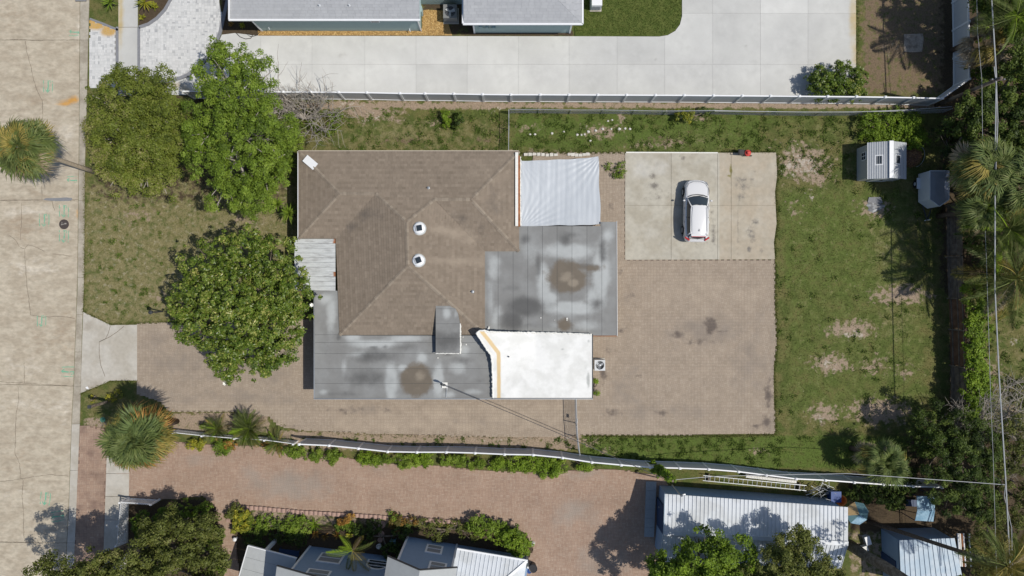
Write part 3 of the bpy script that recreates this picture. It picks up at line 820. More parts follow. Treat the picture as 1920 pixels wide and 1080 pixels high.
ex, ey = [], []
for pts, n, w in (([(1454, 490), (1454, 560), (1457, 640), (1452, 700), (1455, 815)], 1500, 1.6), ([(1095, 817), (1220, 818), (1370, 817), (1455, 815)], 1500, 1.6), ([(1458, 288), (1459, 330), (1455, 360), (1458, 420), (1453, 455), (1455, 486)], 900, 1.5), ([(1350, 285), (1455, 285)], 500, 1.3),
                  ([(159, 310), (158, 540), (157, 584), (207, 608), (257, 606), (335, 603)], 1300, 1.0), ([(152, 738), (205, 715), (257, 714)], 400, 1.0), ([(975, 287), (1170, 287)], 600, 2.), ([(322, 773), (440, 773), (505, 783), (560, 808), (740, 816), (1010, 821)], 700, 2.), ([(1608, 0), (1608, 178)], 500, 2.5)):
    a_, b_ = along(pts, n, w); ex.append(a_); ey.append(b_)
o = blades('edge_grass', np.concatenate(ex), np.concatenate(ey), .03, .07, .022, M['lf_grass'])
tag(o, 'ragged grass creeping over the paving edges', 'grass', kind='stuff')
wx, wy = [], []
for (x0, y0, x1, y1, n, sp) in ((960, 208, 1460, 284, 150, 3.5), (630, 210, 955, 284, 90, 3.5), (1100, 822, 1470, 874, 130, 3.), (1460, 215, 1600, 345, 60, 3.5), (1457, 350, 1740, 830, 70, 4.), (170, 360, 320, 600, 40, 2.5), (1850, 580, 1920, 800, 40, 3.5), (530, 822, 1080, 842, 40, 2.5)):
    cx_, cy_ = NR.uniform(x0, x1, n), NR.uniform(y0, y1, n)
    k = 34
    wx.append((cx_[:, None] + NR.normal(0, sp, (n, k)) * NR.uniform(.4, 1.3, (n, 1))).ravel()); wy.append((cy_[:, None] + NR.normal(0, sp, (n, k)) * NR.uniform(.4, 1.3, (n, 1))).ravel())
o = blades('weeds', np.concatenate(wx), np.concatenate(wy), -.01, .11, .03, M['lf_weed'])
tag(o, 'darker weed tufts dotted through the rough lawns', 'weeds', kind='stuff')

# ================================================================== BUILDINGS
def frame_of(pts):
    o, e = pts[0], pts[1]
    u = (e - o).normalized()
    n = Vector((0, 0, 0))
    for i in range(1, len(pts) - 1): n += (pts[i] - o).cross(pts[i + 1] - o)
    n.normalize()
    if n.z < 0: n = -n
    v = n.cross(u).normalized()
    q = sum((p - o).dot(v) for p in pts)
    if q < 0: v = -v
    return o, u, v, n


def shingle_field(faces, m, parent, expo=.17, tab=.33, lift=.022, attrs=None, name='shingles'):
    V = []; F = []; T = []
    for pts in faces:
        o, u, v, n = frame_of(pts)
        poly = [((p - o).dot(u), (p - o).dot(v)) for p in pts]
        vmax = max(p[1] for p in poly)
        r = 0; y = 0.0
        while y < vmax - .02:
            row = clip(clip(poly, 0, 1, y), 0, -1, -(y + expo))
            if len(row) >= 3:
                x0 = min(p[0] for p in row); x1 = max(p[0] for p in row)
                x = x0 - (r * .37 % 1) * tab
                while x < x1:
                    w = tab * RND.uniform(.8, 1.2)
                    c = clip(clip(row, 1, 0, x + .004), -1, 0, -(x + w - .004))
                    if len(c) >= 3 and abs(area2(c)) > .002:
                        if area2(c) < 0: c = c[::-1]
                        b = len(V)
                        t = min(1, max(0, RND.gauss(.52, .09)))
                        for (a, q) in c:
                            V.append(o + u * a + v * q + n * (lift * (1.15 - (q - y) / expo) + .004))
                        fl = list(range(b, b + len(c)))
                        if (V[fl[1]] - V[fl[0]]).cross(V[fl[2]] - V[fl[1]]).z < 0: fl = fl[::-1]
                        F.append(fl); T.append(t if r % 2 else t - .11)  # every other course toned darker, painting in the course shadow lines
                        lowv = [i for i in range(len(c)) if abs(c[i][1] - y) < 1e-4]
                        if len(lowv) == 2:
                            i, j = lowv
                            pa, pb = V[b + i], V[b + j]
                            k = len(V)
                            V.append(pa - n * lift * 1.1); V.append(pb - n * lift * 1.1)
                            F.append([b + i, b + j, k + 1, k]); T.append(t)
                    x += w
            y += expo; r += 1
    A = np.array([tuple(p) for p in V])
    px, py = to_px(A[:, 0], A[:, 1], A[:, 2])
    at = {k: fn(px, py) for k, fn in (attrs or {}).items()}
    ob = rawmesh(name, A, F, m, parent, tone=T, attrs=at)
    ob["kind"] = "stuff"
    return ob


def roof_solid(name, faces, outline, m, parent, drop=.2):
    mb = MB()
    for f in faces:
        _, _, _, n = frame_of(f)
        g = [p - n * .01 for p in f]
        if (g[1] - g[0]).cross(g[2] - g[1]).z < 0: g = g[::-1]
        mb.add(g, [list(range(len(g)))])
    k = len(outline)
    for i in range(k):
        a, b = outline[i], outline[(i + 1) % k]
        d = Vector((0, 0, drop))
        mb.add([a, b, b - d, a - d], [(0, 1, 2, 3)])
    mb.add([p - Vector((0, 0, drop)) for p in outline], [list(range(k))])
    return mb.build(name, m, parent)


CAPME = {}


def caps(segs, parent, m, sp=.24, wid=.125, pitch=.3):
  for key in (.2, .5, .8):
    if key not in CAPME:
        V = []; L = sp * 1.15
        for x, z in ((0, .030), (L, .012)):
            V += [(x, -wid, z - wid * pitch), (x, 0, z), (x, wid, z - wid * pitch)]
        V += [(0, -wid, -.02 - wid * pitch), (0, 0, -.02), (0, wid, -.02 - wid * pitch)]
        me = bpy.data.meshes.new('ridge_cap')
        me.from_pydata(V, [], [(0, 3, 4, 1), (1, 4, 5, 2), (0, 1, 7, 6), (1, 2, 8, 7)])
        me.materials.append(m)
        me.attributes.new("tone", 'FLOAT', 'FACE').data.foreach_set("value", np.full(4, key, dtype=np.float32))
        CAPME[key] = me
  for _ in (1,):
    for a, b in segs:
        d = b - a; L = d.length; n = int(L / sp)
        x = d.normalized(); y = Vector((0, 0, 1)).cross(x).normalized(); z = x.cross(y)
        R = Matrix((x, y, z)).transposed().to_4x4()
        for k in range(n):
            o = bpy.data.objects.new('ridge_cap', CAPME[RND.choice((.2, .5, .8))])
            COL.objects.link(o); o.parent = parent
            p = a + x * (k * sp) + z * .03 - ORG[parent.name]
            o.matrix_local = Matrix.Translation(p) @ R


house = thing('house', 'brown shingled house with flat grey and white roof additions', 'house', P(770, 500))
EAVE, SL = 2.72, .33


def RP(x, y, d=0.): return P(x, y, EAVE + SL * d / 25)


A_, B_, C_, D_, E_, F_, G_, H_ = RP(560, 284), RP(973, 284), RP(973, 471), RP(909, 471), RP(909, 627), RP(637, 628), RP(630, 447), RP(560, 447)
R1, R2, R3, R4, R5, R6 = RP(637, 363, 78), RP(705, 363, 78), RP(763, 416, 131), RP(815, 374, 90), RP(883, 374, 90), RP(765, 498, 131)
faces = [[A_, B_, R5, R4, R3, R2, R1], [H_, A_, R1], [G_, H_, R1, R2], [F_, G_, R2, R3, R6], [E_, F_, R6], [D_, E_, R6, R3, R4], [C_, D_, R4, R5], [B_, C_, R5]]
roof = roof_solid('roof', faces, [A_, B_, C_, D_, E_, F_, G_, H_], M['shingle'], house)
SA = dict(pale=lambda x, y: np.maximum(blobs(x, y, [(825, 430, 30, 9, .9), (855, 437, 34, 14, .95), (880, 448, 18, 12, .9), (825, 489, 36, 8, .85), (865, 489, 40, 12, .9), (897, 490, 20, 15, .85), (900, 320, 60, 40, .5), (930, 300, 40, 15, .5), (600, 430, 20, 12, .5), (640, 480, 10, 100, .3), (705, 320, 40, 20, .3), (600, 300, 30, 12, .35)]), 0),
          dark=lambda x, y: blobs(x, y, [(690, 405, 44, 30, .5), (860, 410, 46, 18, .5), (930, 380, 30, 40, .55), (905, 440, 20, 25, .5), (585, 350, 14, 40, .4), (830, 462, 50, 7, .5), (800, 560, 60, 40, .35), (660, 425, 18, 18, .5), (830, 590, 20, 30, .5)]))
shingle_field(faces, M['shingle'], roof, expo=.2, tab=.24, lift=.03, attrs=SA)
caps([(R1, R2), (R2, R3), (R4, R3), (R4, R5), (R3, R6), (A_, R1), (H_, R1), (B_, R5), (C_, R5), (E_, R6), (F_, R6)], roof, M['cap'])

# walls: one outline under all roofs
WO = [(574, 296), (960, 296), (960, 440), (1142, 432), (1142, 616), (1100, 632), (1098, 735), (604, 735), (604, 560), (642, 560), (642, 436), (574, 436)]
mb = MB(); mb.prism([P(x, y, 2.36) for x, y in WO], 2.36)
mb.build('wall', M['stucco'], house)
ysw = P(700, 735, 2.36).y
for xw_ in (-11.2, -7.4, -2.6, 2.6):
    mb = MB(); mb.box(xw_ - .6, ysw - .04, .95, xw_ + .6, ysw + .02, 2.05); w_ = mb.build('window', M['white'], house)
    for dx in (-.29, .29):
        mb = MB(); mb.box(xw_ + dx - .25, ysw - .055, 1.02, xw_ + dx + .25, ysw - .04, 1.98); mb.build('pane', M['glass'], w_)
mb = MB(); mb.box(-.55, ysw - .04, .07, .4, ysw + .02, 2.1); w_ = mb.build('door', M['whitemetal'], house)
mb = MB(); mb.box(.24, ysw - .09, 1.0, .32, ysw - .04, 1.06); mb.build('handle', M['darkmetal'], w_)
mbf = MB(); mbf.bar(P(559.4, 284, 2.66), P(559.4, 447, 2.66), .05, .2); mbf.build('fascia', M['white'], house)
mbf = MB(); mbf.bar(P(560, 283.2, 2.66), P(973, 283.2, 2.66), .05, .2); mbf.build('fascia', M['stucco'], house)

# grey membrane roof to the east, one sheet per roll
MA = dict(pale=lambda x, y: np.maximum(1.1 * blobs(x, y, [(1065, 472, 66, 18, .85), (1126, 510, 18, 70, .85), (1070, 578, 60, 14, .85), (1018, 530, 14, 50, .8), (1030, 560, 20, 14, .8), (1065, 572, 40, 9, .8), (1110, 560, 14, 30, .7), (1025, 530, 9, 40, .75), (1140, 440, 14, 20, .6), (1000, 470, 30, 30, .45), (925, 500, 16, 40, .6), (930, 600, 14, 30, .6), (1100, 610, 40, 14, .55), (1045, 610, 20, 10, .4), (920, 560, 8, 70, .5),
                                         (733, 715, 13, 40, .95), (822, 712, 12, 38, .95), (790, 672, 14, 14, .75), (755, 690, 12, 8, .7), (620, 590, 12, 40, .75), (610, 560, 18, 14, .75), (700, 645, 60, 10, .75), (760, 634, 40, 8, .75), (645, 690, 8, 20, .6), (660, 632, 20, 8, .7), (860, 690, 20, 18, .6), (890, 735, 25, 8, .6), (870, 655, 14, 12, .7), (605, 735, 12, 8, .6), (680, 665, 40, 10, .5), (840, 740, 20, 8, .6)]), 0),
          dark=lambda x, y: 1.1 * blobs(x, y, [(985, 575, 45, 24, .9), (960, 600, 30, 24, .75), (1090, 500, 40, 8, .7), (1130, 470, 10, 30, .65), (1120, 570, 20, 16, .6), (1060, 450, 14, 20, .6), (985, 450, 16, 14, .5), (1010, 500, 8, 40, .55), (960, 540, 30, 10, .5), (1070, 440, 30, 8, .5), (1000, 610, 40, 10, .5),
                                         (700, 670, 50, 16, .6), (690, 710, 50, 26, .62), (760, 650, 50, 10, .4), (635, 632, 6, 8, .6), (640, 740, 60, 8, .5), (870, 675, 40, 10, .45), (840, 663, 12, 6, .6), (610, 640, 14, 40, .3), (895, 715, 20, 10, .4), (700, 652, 14, 4, .6), (722, 650, 8, 6, .6)]),
          mud=lambda x, y: blobs(x, y, [(1066, 518, 46, 36, 1.05, 1.3), (1110, 502, 28, 10, .8), (780, 714, 36, 38, 1.05, 1.6), (1062, 608, 22, 18, .75), (778, 685, 20, 12, .65)]),
          mud2=lambda x, y: blobs(x, y, [(1062, 518, 17, 13, .85), (1076, 530, 15, 11, .8), (788, 707, 16, 14, .75), (782, 728, 12, 10, .6), (762, 700, 10, 10, .5)]))


def zE(x, y): return 2.67 - (x - 909) * .0006


EP = [(909, 470), (972, 470), (972, 424), (1126, 424), (1126, 416), (1155, 416), (1156, 629), (909, 629)]
xe = [905, 934, 962, 989.5, 1017, 1044.5, 1072.5, 1100.5, 1128.5, 1160]
for i, (a, b) in enumerate(zip(xe, xe[1:])):
    c = clip_rect(EP, a + .25, 400, b - .25, 640)
    o = sheet('membrane_sheet', c, lambda x, y: zE(x, y) + .003 * (i % 2), M['membrane'], house, dz=.05, step=.16, attrs=MA)
    at = o.data.attributes.new("tone", 'FLOAT', 'FACE'); at.data.foreach_set("value", np.full(len(o.data.polygons), RND.random(), dtype=np.float32))
sheet('roof_deck', EP, lambda x, y: zE(x, y) - .012, M['darkmetal'], house, dz=.16)
mbf = MB(); mbf.bar(P(1156.2, 415, 2.50), P(1157, 629.5, 2.50), .05, .14); mbf.build('drip_edge', M['steel'], house)
mbf = MB(); mbf.bar(P(1112, 630, 2.50), P(1156, 630, 2.50), .05, .14); mbf.build('drip_edge', M['rustmetal'], house)


def zW(x, y): return 2.685 - max(0, (y - 627)) * .0009


WPY = [(590, 545), (637, 545), (637.5, 629), (925, 629), (925, 747), (590, 747)]
yw = [(545, 627.6), (627.6, 642), (642, 663), (663, 691), (691, 719), (719, 748)]
for i, (a, b) in enumerate(yw):
    c = clip_rect(WPY, 580, a + .2, 930, b - .2)
    o = sheet('membrane_sheet', c, lambda x, y: zW(x, y) + .003 * (i % 2), M['membrane'], house, dz=.05, step=.16, attrs=MA)
    at = o.data.attributes.new("tone", 'FLOAT', 'FACE'); at.data.foreach_set("value", np.full(len(o.data.polygons), RND.random(), dtype=np.float32))
sheet('roof_deck', WPY, lambda x, y: zW(x, y) - .012, M['darkmetal'], house, dz=.16)
for a, b in (((589.5, 544), (589.5, 748)), ((589, 747.8), (925, 747.8))):
    mbf = MB(); mbf.bar(P(*a, 2.60), P(*b, 2.55), .06, .15); mbf.build('drip_edge', M['steel'], house)

# raised saddle on the slope
DP = [(817, 568), (822, 565.5), (838, 565.5), (846, 569), (853, 577), (859, 588), (862, 604), (862.5, 662), (817, 662.5)]


def zD(x, y): return 3.50 - (y - 565) * .0036


mb = MB(); mb.prism([P(x, y, zD(x, y) - .01) for x, y in DP], .9); mb.build('saddle', M['darkmetal'], house)
for i, (a, b) in enumerate(((560, 579), (579, 607), (607, 635), (635, 664))):
    c = clip_rect(DP, 800, a + .2, 880, b - .2)
    o = sheet('membrane_sheet', c, zD, M['membrane'], house, dz=.02, step=.16, attrs=dict(pale=lambda x, y: blobs(x, y, [(838, 588, 10, 16, .8), (855, 590, 6, 14, .6)]), dark=lambda x, y: blobs(x, y, [(840, 640, 30, 25, .5)]) + .25, mud=lambda x, y: 0 * x, mud2=lambda x, y: 0 * x))
    at = o.data.attributes.new("tone", 'FLOAT', 'FACE'); at.data.foreach_set("value", np.full(len(o.data.polygons), .4, dtype=np.float32))


def foam_line(pts, w, z, seed, parent=house, name='foam_bead'):
    rr = random.Random(seed)
    L = []
    for (x0, y0), (x1, y1) in zip(pts, pts[1:]):
        n = max(2, int(math.hypot(x1 - x0, y1 - y0) / 2.2))
        for k in range(n): L.append((x0 + (x1 - x0) * k / n, y0 + (y1 - y0) * k / n))
    L.append(pts[-1])
    mb = MB(); mb.tube([P(x + rr.uniform(-.5, .5), y + rr.uniform(-.5, .5), z(x, y) if callable(z) else z) for x, y in L], [rr.uniform(.5, 1.3) * w for _ in L], 6)
    return mb.build(name, M['foam'], parent, smooth=True)


foam_line([(817, 662.8), (840, 663), (861, 663)], .035, zD, 1)
foam_line([(863, 663), (863.5, 640), (863, 620), (863, 606)], .06, lambda x, y: zD(x, y) - .05, 2)

# white coated shed roof rising to the north
WR = [(893.5, 625), (897, 621), (908, 620), (916, 622.5), (1000, 623.5), (1060, 625.5), (1110, 627.5), (1110, 746), (924, 746), (923, 690), (922, 667), (905, 643)]


def zC(x, y): return 2.86 + 1.0 * max(0., 1 - (x - 893) / 110) * max(0., 1 - (y - 621) / 90)


def band(x, y):
    L = [(903, 621), (935, 662), (935.5, 746)]
    d = np.full(np.shape(x), 99.)
    for (x0, y0), (x1, y1) in zip(L, L[1:]):
        t = np.clip(((x - x0) * (x1 - x0) + (y - y0) * (y1 - y0)) / ((x1 - x0) ** 2 + (y1 - y0) ** 2), 0, 1)
        d = np.minimum(d, np.hypot(x - x0 - t * (x1 - x0), y - y0 - t * (y1 - y0)))
    return np.clip(1.15 - d / 6., 0, 1)


CAW = dict(tan=lambda x, y: np.maximum(band(x, y), blobs(x, y, [(1020, 650, 30, 16, .36), (1060, 700, 60, 30, .3)])),
           grey=lambda x, y: blobs(x, y, [(1103, 712, 5, 22, .95), (1104, 640, 5, 6, .7), (1055, 655, 8, 4, .8), (1061, 665, 5, 4, .75), (1098, 690, 8, 20, .6), (970, 650, 10, 20, .45), (1000, 690, 20, 20, .4)]))
mb = MB()
tp = [P(x, y, zC(x, y) - .02) for x, y in WR]
bt = [Vector((p.x, p.y, 2.45)) for p in tp]
n = len(tp)
mb.add(tp + bt, [(i, (i + 1) % n, n + (i + 1) % n, n + i) for i in range(n)])
mb.build('upper_wall', M['whitecoat'], house)
sheet('white_roof', WR, zC, M['whitecoat'], house, dz=.018, step=.14, attrs=CAW)
foam_line([(924, 746), (923, 690), (921.5, 667), (904, 642), (893, 625), (899, 620), (908, 619.5), (917, 622), (960, 623), (1060, 625), (1110, 627)], .07, lambda x, y: zC(x, y) - .01, 5)
foam_line([(913, 622), (916, 616), (917, 612)], .09, 2.74, 6)
mbf = MB(); mbf.bar(P(1110.8, 627, 2.75), P(1110.8, 747, 2.55), .05, .3); mbf.build('fascia', M['darkmetal'], house)
mbf = MB(); mbf.bar(P(924, 747.5, 2.62), P(1111, 747.5, 2.62), .06, .25); mbf.build('fascia', M['steel'], house)
mb = MB(); mb.tube([P(954, 669, zC(954, 669)), P(954, 669, zC(954, 669) + .15)], .05, 10); mb.build('roof_pipe', M['darkmetal'], house)
for (x, y, d, h) in ((803.5, 352.5, 68, .22), (886, 547, 25, .25)):
    q = RP(x, y, d)
    mb = MB(); mb.lathe(q, [(.14, -.05), (.1, .06), (.05, .07), (.05, h), (.04, h + .01)], 12); mb.build('roof_pipe', M['steel'], house)
# foam spots
for (x, y, r, z) in ((821, 671, .05, 2.68), (1063, 597, .06, 2.62), (1063, 600, .05, 2.62), (1014, 596, .05, 2.64), (868, 632, .04, 2.69), (874, 646, .05, 2.69), (1040, 600, .03, 2.62)):
    mb = MB(); mb.lathe(P(x, y, z), [(r, -.01), (r, .015), (r * .5, .03)], 8); mb.build('foam_spot', M['foam'], house)


# solar attic fans
def attic_fan(x, y, d, rot, label):
    q = RP(x, y, d)
    t = thing('attic_fan', label, 'roof vent', q, rot, 'attic fans on the brown roof')
    mb = MB(); mb.lathe((0, 0, 0), [(.47, -.12), (.47, .10), (.455, .12)], 28); mb.build('flange', M['dullmetal'], t, local=True, smooth=False)
    mb = MB(); mb.lathe((0, 0, .12), [(.40, 0), (.41, .10), (.36, .15), (.20, .19), (.02, .20)], 28); mb.build('dome', M['white'], t, local=True, smooth=True)
    mb = MB(); mb.bar((-.15, 0, .37), (.23, 0, .44), .38, .03); pn = mb.build('solar_panel', M['glass'], t, local=True)
    mb = MB(); mb.bar((-.21, 0, .36), (-.16, 0, .37), .38, .05); mb.build('panel_bracket', M['whitemetal'], t, local=True)


attic_fan(786.5, 428.5, 112, .15, 'round white attic fan with square solar panel, northern of the two')
attic_fan(785, 488.5, 112, .35, 'round white attic fan with square solar panel, southern of the two')

# loose white panel on the hip
q = RP(582.5, 305, 21)
t = thing('roof_sheet', 'loose white rectangular sheet lying on the corner hip of brown roof', 'metal sheet', q)
u = Vector((math.cos(-.70), math.sin(-.70), .06)).normalized(); w = Vector((-u.y, u.x, 0)).normalized()
mb = MB(); mb.bar(q - u * .5 + Vector((0, 0, .10)), q + u * .5 + Vector((0, 0, .12)), .56, .03); mb.build('sheet', M['white'], t)

# metal awning over the front
aw = thing('metal_awning', 'pale ribbed metal awning attached to the front of brown house', 'awning', P(590, 497))
ya = np.linspace(447.5, 545, 12)
for i in range(11):
    a, b = ya[i], ya[i + 1]
    z0, z1 = 2.50, 2.66
    mb = MB()
    V = []
    for y, dz in ((a + .15, .0), (a + .6, .022), (a + 1.6, .022), (a + 2.4, .0), (b - .05, .0), (b - .05, -.02)):
        V += [P(554, y, z0 + dz), P(616, y, z0 + (z1 - z0) * .83 + dz), P(629, y, z1 + dz)]
    mb.add(V, [(3 * k + e, 3 * k + 1 + e, 3 * k + 4 + e, 3 * k + 3 + e) for k in range(5) for e in (0, 1)])
    o = rawmesh('roof_pan', mb.v, mb.f, M['dullmetal'], aw, attrs=dict(rust=[(.8 if (i in (0, 7) and k % 3 == 2) else 0) for k in range(len(mb.v))]))
mb = MB(); mb.bar(P(553.5, 447, 2.5), P(553.5, 545.5, 2.5), .06, .12); mb.build('gutter', M['dullmetal'], aw)
for y in (450, 543):
    q = P(557, y, 2.5); mb = MB(); mb.tube([(q.x, q.y, 0), q], .05, 8); mb.build('post', M['white'], aw)

# tarp canopy
tc = thing('tarp_canopy', 'wrinkled pale white tarp stretched over the rear patio', 'tarp', P(1050, 360))
nu, nv = 90, 76
V = []
for j in range(nv + 1):
    for i in range(nu + 1):
        s, t_ = i / nu, j / nv
        wob = .9 * math.sin(s * 9 + 1) + .6 * math.sin(s * 23)
        x = (976.5 + 145.5 * s) * (1 - t_) + (977 + 149.5 * s) * t_ + (.8 * math.sin(t_ * 11) if s > .9 else 0)
        y = (301 - 7.5 * s ** 2.2 + .5 * wob) * (1 - t_) + (425 - 4.5 * s + .7 * wob) * t_
        z = 2.62 - .22 * s - .10 * math.sin(math.pi * s) * math.sin(math.pi * t_)
        # folds fanning from the corners and hanging along the run of the cloth
        z += .004 * math.sin(s * 42 + 2.2 * t_) * (.4 + .6 * (1 - t_)) + .003 * math.sin(s * 95 + t_ * 3)
        a1 = math.atan2(t_ + .04, s + .03); a2 = math.atan2(t_ + .04, 1.05 - s); a3 = math.atan2(1.05 - t_, s + .03)
        z += .018 * math.sin(a1 * 34) * math.exp(-3.6 * math.hypot(s, t_)) + .022 * math.sin(a2 * 30) * math.exp(-3.6 * math.hypot(1 - s, t_)) + .015 * math.sin(a3 * 36) * math.exp(-3.0 * math.hypot(s, 1 - t_))
        V.append(P(x, y, z))
F = [(j * (nu + 1) + i, j * (nu + 1) + i + 1, (j + 1) * (nu + 1) + i + 1, (j + 1) * (nu + 1) + i) for j in range(nv) for i in range(nu)]
rawmesh('cloth', V, [f[::-1] for f in F], M['tarp'], tc, smooth=True)
for (x, y) in ((1117, 297), (1122, 417), (1050, 300), (982, 303)):
    q = P(x, y, 2.34 if x > 1100 else 2.44); mb = MB(); mb.tube([(q.x, q.y, .07), q], .035, 8); mb.build('post', M['steel'], tc)
mb = MB(); mb.bar(P(1120, 296, 2.36), P(1124, 418, 2.36), .05, .05); mb.build('edge_pole', M['steel'], tc)
mb = MB(); mb.bar(P(968.8, 286, 2.86), P(968.8, 424, 2.86), .20, .22); mb.build('foam_curb', M['foam'], house)
mb = MB(); mb.bar(P(973.2, 292, 2.78), P(973.6, 425, 2.78), .14, .06); mb.build('flashing', M['rustmetal'], house)
foam_line([(976, 294), (976, 330), (975.6, 360), (976, 400), (976, 424)], .05, 2.74, 9)

# service mast
q = P(834, 722, 2.62)
t = thing('service_mast', 'short dark electrical service mast standing on the grey flat roof', 'mast', q)
mb = MB(); mb.tube([q, P(834, 722, 3.5)], .045, 8); mb.build('pipe', M['steel'], t)
mb = MB(); mb.tube([P(834, 722, 3.48), P(833, 722, 3.62), P(829, 721, 3.66), P(826, 720, 3.58)], [.07, .09, .09, .05], 8); mb.build('weatherhead', M['darkmetal'], t)
mb = MB(); mb.tube([P(838, 724, 2.7), P(838, 730, 2.72), P(837, 745, 2.65)], .02, 6); mb.build('guy_wire', M['steel'], t)
mb = MB(); mb.box(q.x - .2, q.y - .2, 2.62, q.x + .2, q.y + .2, 2.70); mb.build('base_flashing', M['foam'], t)


def wire(name, label, pts, r, m, sag=0.):
    t = thing(name, label, 'cable', pts[0])
    L = []
    for a, b in zip(pts, pts[1:]):
        for k in range(14):
            s = k / 14
            L.append(a.lerp(b, s) - Vector((0, 0, sag * 4 * s * (1 - s))))
    L.append(pts[-1])
    mb = MB(); mb.tube(L, r, 5); mb.build('strand', m, t)


wire('service_drop', 'thin black service cable running from house mast over the side drive', [P(834, 723, 3.5), P(1243, 897, 4.0)], .022, M['darkwire'], .25)
wire('service_drop', 'pale cable strung from the blue shed mast toward the palms', [P(1262, 900, 4.0), P(1345, 893, 4.2), P(1590, 888, 4.9), P(1886, 909, 6.0)], .022, M['wire'], .05)

# air conditioner behind the house
def ac_unit(label, c, w, h, m, rot=0, top=None):
    t = thing('air_conditioner', label, 'air conditioner', c, rot)
    mb = MB(); mb.box(-w / 2 - .08, -w / 2 - .08, -.02, w / 2 + .08, w / 2 + .08, .06); mb.build('plinth', M['path'], t, local=True)
    # cabinet with a round opening: ring top
    n = 32; r = w * .41; V = []; F = []
    for k in range(n):
        a = 2 * math.pi * k / n; c_, s_ = math.cos(a), math.sin(a)
        q = max(abs(c_), abs(s_)); V += [(c_ / q * w / 2, s_ / q * w / 2, h), (c_ * r, s_ * r, h), (c_ * r, s_ * r, h - .18), (c_ / q * w / 2, s_ / q * w / 2, .06)]
    for k in range(n):
        a, b = 4 * k, 4 * ((k + 1) % n)
        F += [(a, b, b + 1, a + 1), (a + 1, b + 1, b + 2, a + 2), (a, a + 3, b + 3, b)]
    rawmesh('cabinet', V, F, m, t, local=True)
    mb = MB(); mb.lathe((0, 0, h - .2), [(r, 0), (r * .9, .005)], 24); mb.build('fan_well', M['darkmetal'], t, local=True)
    for k in range(3):
        a = k * 2.094 + .4
        mb = MB(); u = Vector((math.cos(a), math.sin(a), 0)); v = Vector((-u.y, u.x, 0))
        mb.add([u * .06 - v * .06 + Vector((0, 0, h - .13)), u * r * .9 - v * r * .32 + Vector((0, 0, h - .14)), u * r * .92 + v * r * .32 + Vector((0, 0, h - .07)), u * .06 + v * .06 + Vector((0, 0, h - .09))], [(0, 1, 2, 3)])
        mb.build('fan_blade', top or M['steel'], t, local=True)
    mb = MB(); mb.lathe((0, 0, h - .1), [(.1, 0), (.09, .06), (.03, .07)], 14); mb.build('hub', top or M['steel'], t, local=True)
    for k in range(4):
        mb = MB(); rr = r * (.28 + .22 * k)
        mb.tube([(math.cos(a) * rr, math.sin(a) * rr, h + .005) for a in np.linspace(0, 2 * math.pi, 25)], .006, 4, cap=False); mb.build('guard_ring', M['steel'], t, local=True)


ac_unit('pale grey air conditioner with round fan beside the white roofed wing', P(1122, 682.5, 0.0) + Vector((0, 0, .07)), .78, .80, M['whitemetal'])
ac_unit('dark grey air conditioner on its pad between the seafoam buildings', P(846, 31, 0.0) + Vector((0, 0, .05)), 1.0, .95, mat('grey_cabinet', (.20, .205, .20), var=.05), 0, M['dullmetal'])


# ------------------------------------------------------------------ neighbour's seafoam house (north)
def seafoam(label, fc, eav, outline, wallpoly, extra):
    t = thing('seafoam_house', label, 'house', P(*wallpoly[0]))
    rf = roof_solid('roof', fc, outline, M['greyshingle'], t, .16)
    shingle_field(fc, M['greyshingle'], rf, expo=.2, tab=.45, lift=.014)
    mb = MB(); mb.prism([Vector((*P(x, y).xy, 2.62)) for x, y in wallpoly], 2.62); mb.build('wall', M['green_stucco'], t)
    for i, (a, b) in enumerate(extra):
        mb = MB(); mb.bar(a, b, .13, .10); mb.build('gutter', M['white'], t)
    return t


def NP(x, y, d=0.): return P(x, y, 2.66 + .30 * d / 25)


E1 = [NP(432, 36.5), NP(787, 36.5), P(787, -110, 4.3), P(432, -110, 4.3)]
t = seafoam('long seafoam house with grey shingle roof and white gutter', [E1], None, E1, [(492, 58.5), (790, 58.5), (790, -80), (492, -80)], [(NP(429, 37.6), NP(788, 37.6))])
for x in (447, 470, 498, 546, 573, 602, 629, 655, 677, 706, 736, 758, 782):
    mb = MB(); mb.bar(NP(x, 36.0) + Vector((0, 0, .03)), NP(x, 38.6) + Vector((0, 0, .03)), .02, .03); mb.build('gutter_hanger', M['steel'], t)
mb = MB(); mb.bar(NP(430, 37) + Vector((0, 0, .02)), NP(430, -110, 146) + Vector((0, 0, .02)), .10, .12); mb.build('rake_trim', M['white'], t)
mb = MB(); mb.bar(P(787.7, 37, 2.6), P(787.7, -100, 4.2), .06, .14); mb.build('rake_trim', M['green_stucco'], t)
for x in (599, 655):
    mb = MB(); mb.lathe(NP(x, 10.5, 26), [(.10, -.04), (.08, .05), (.04, .06), (.04, .18), (.03, .19)], 10); mb.build('roof_pipe', M['whitemetal'], t)
q = P(713, 58.5); mb = MB(); mb.box(q.x - .32, q.y - .03, 1.75, q.x + .32, q.y + .02, 2.2); w_ = mb.build('window', M['white'], t)
mb = MB(); mb.box(q.x - .26, q.y - .045, 1.81, q.x + .26, q.y - .03, 2.14); mb.build('pane', M['glass'], w_)
q = P(492, 58.6); mb = MB(); mb.box(q.x - .06, q.y - .04, .02, q.x + .06, q.y + .04, 2.6); mb.build('corner_trim', M['white'], t)
q = P(790, 58.6); mb = MB(); mb.box(q.x - .03, q.y - .04, .02, q.x + .04, q.y + .04, 2.6); mb.build('corner_trim', M['white'], t)
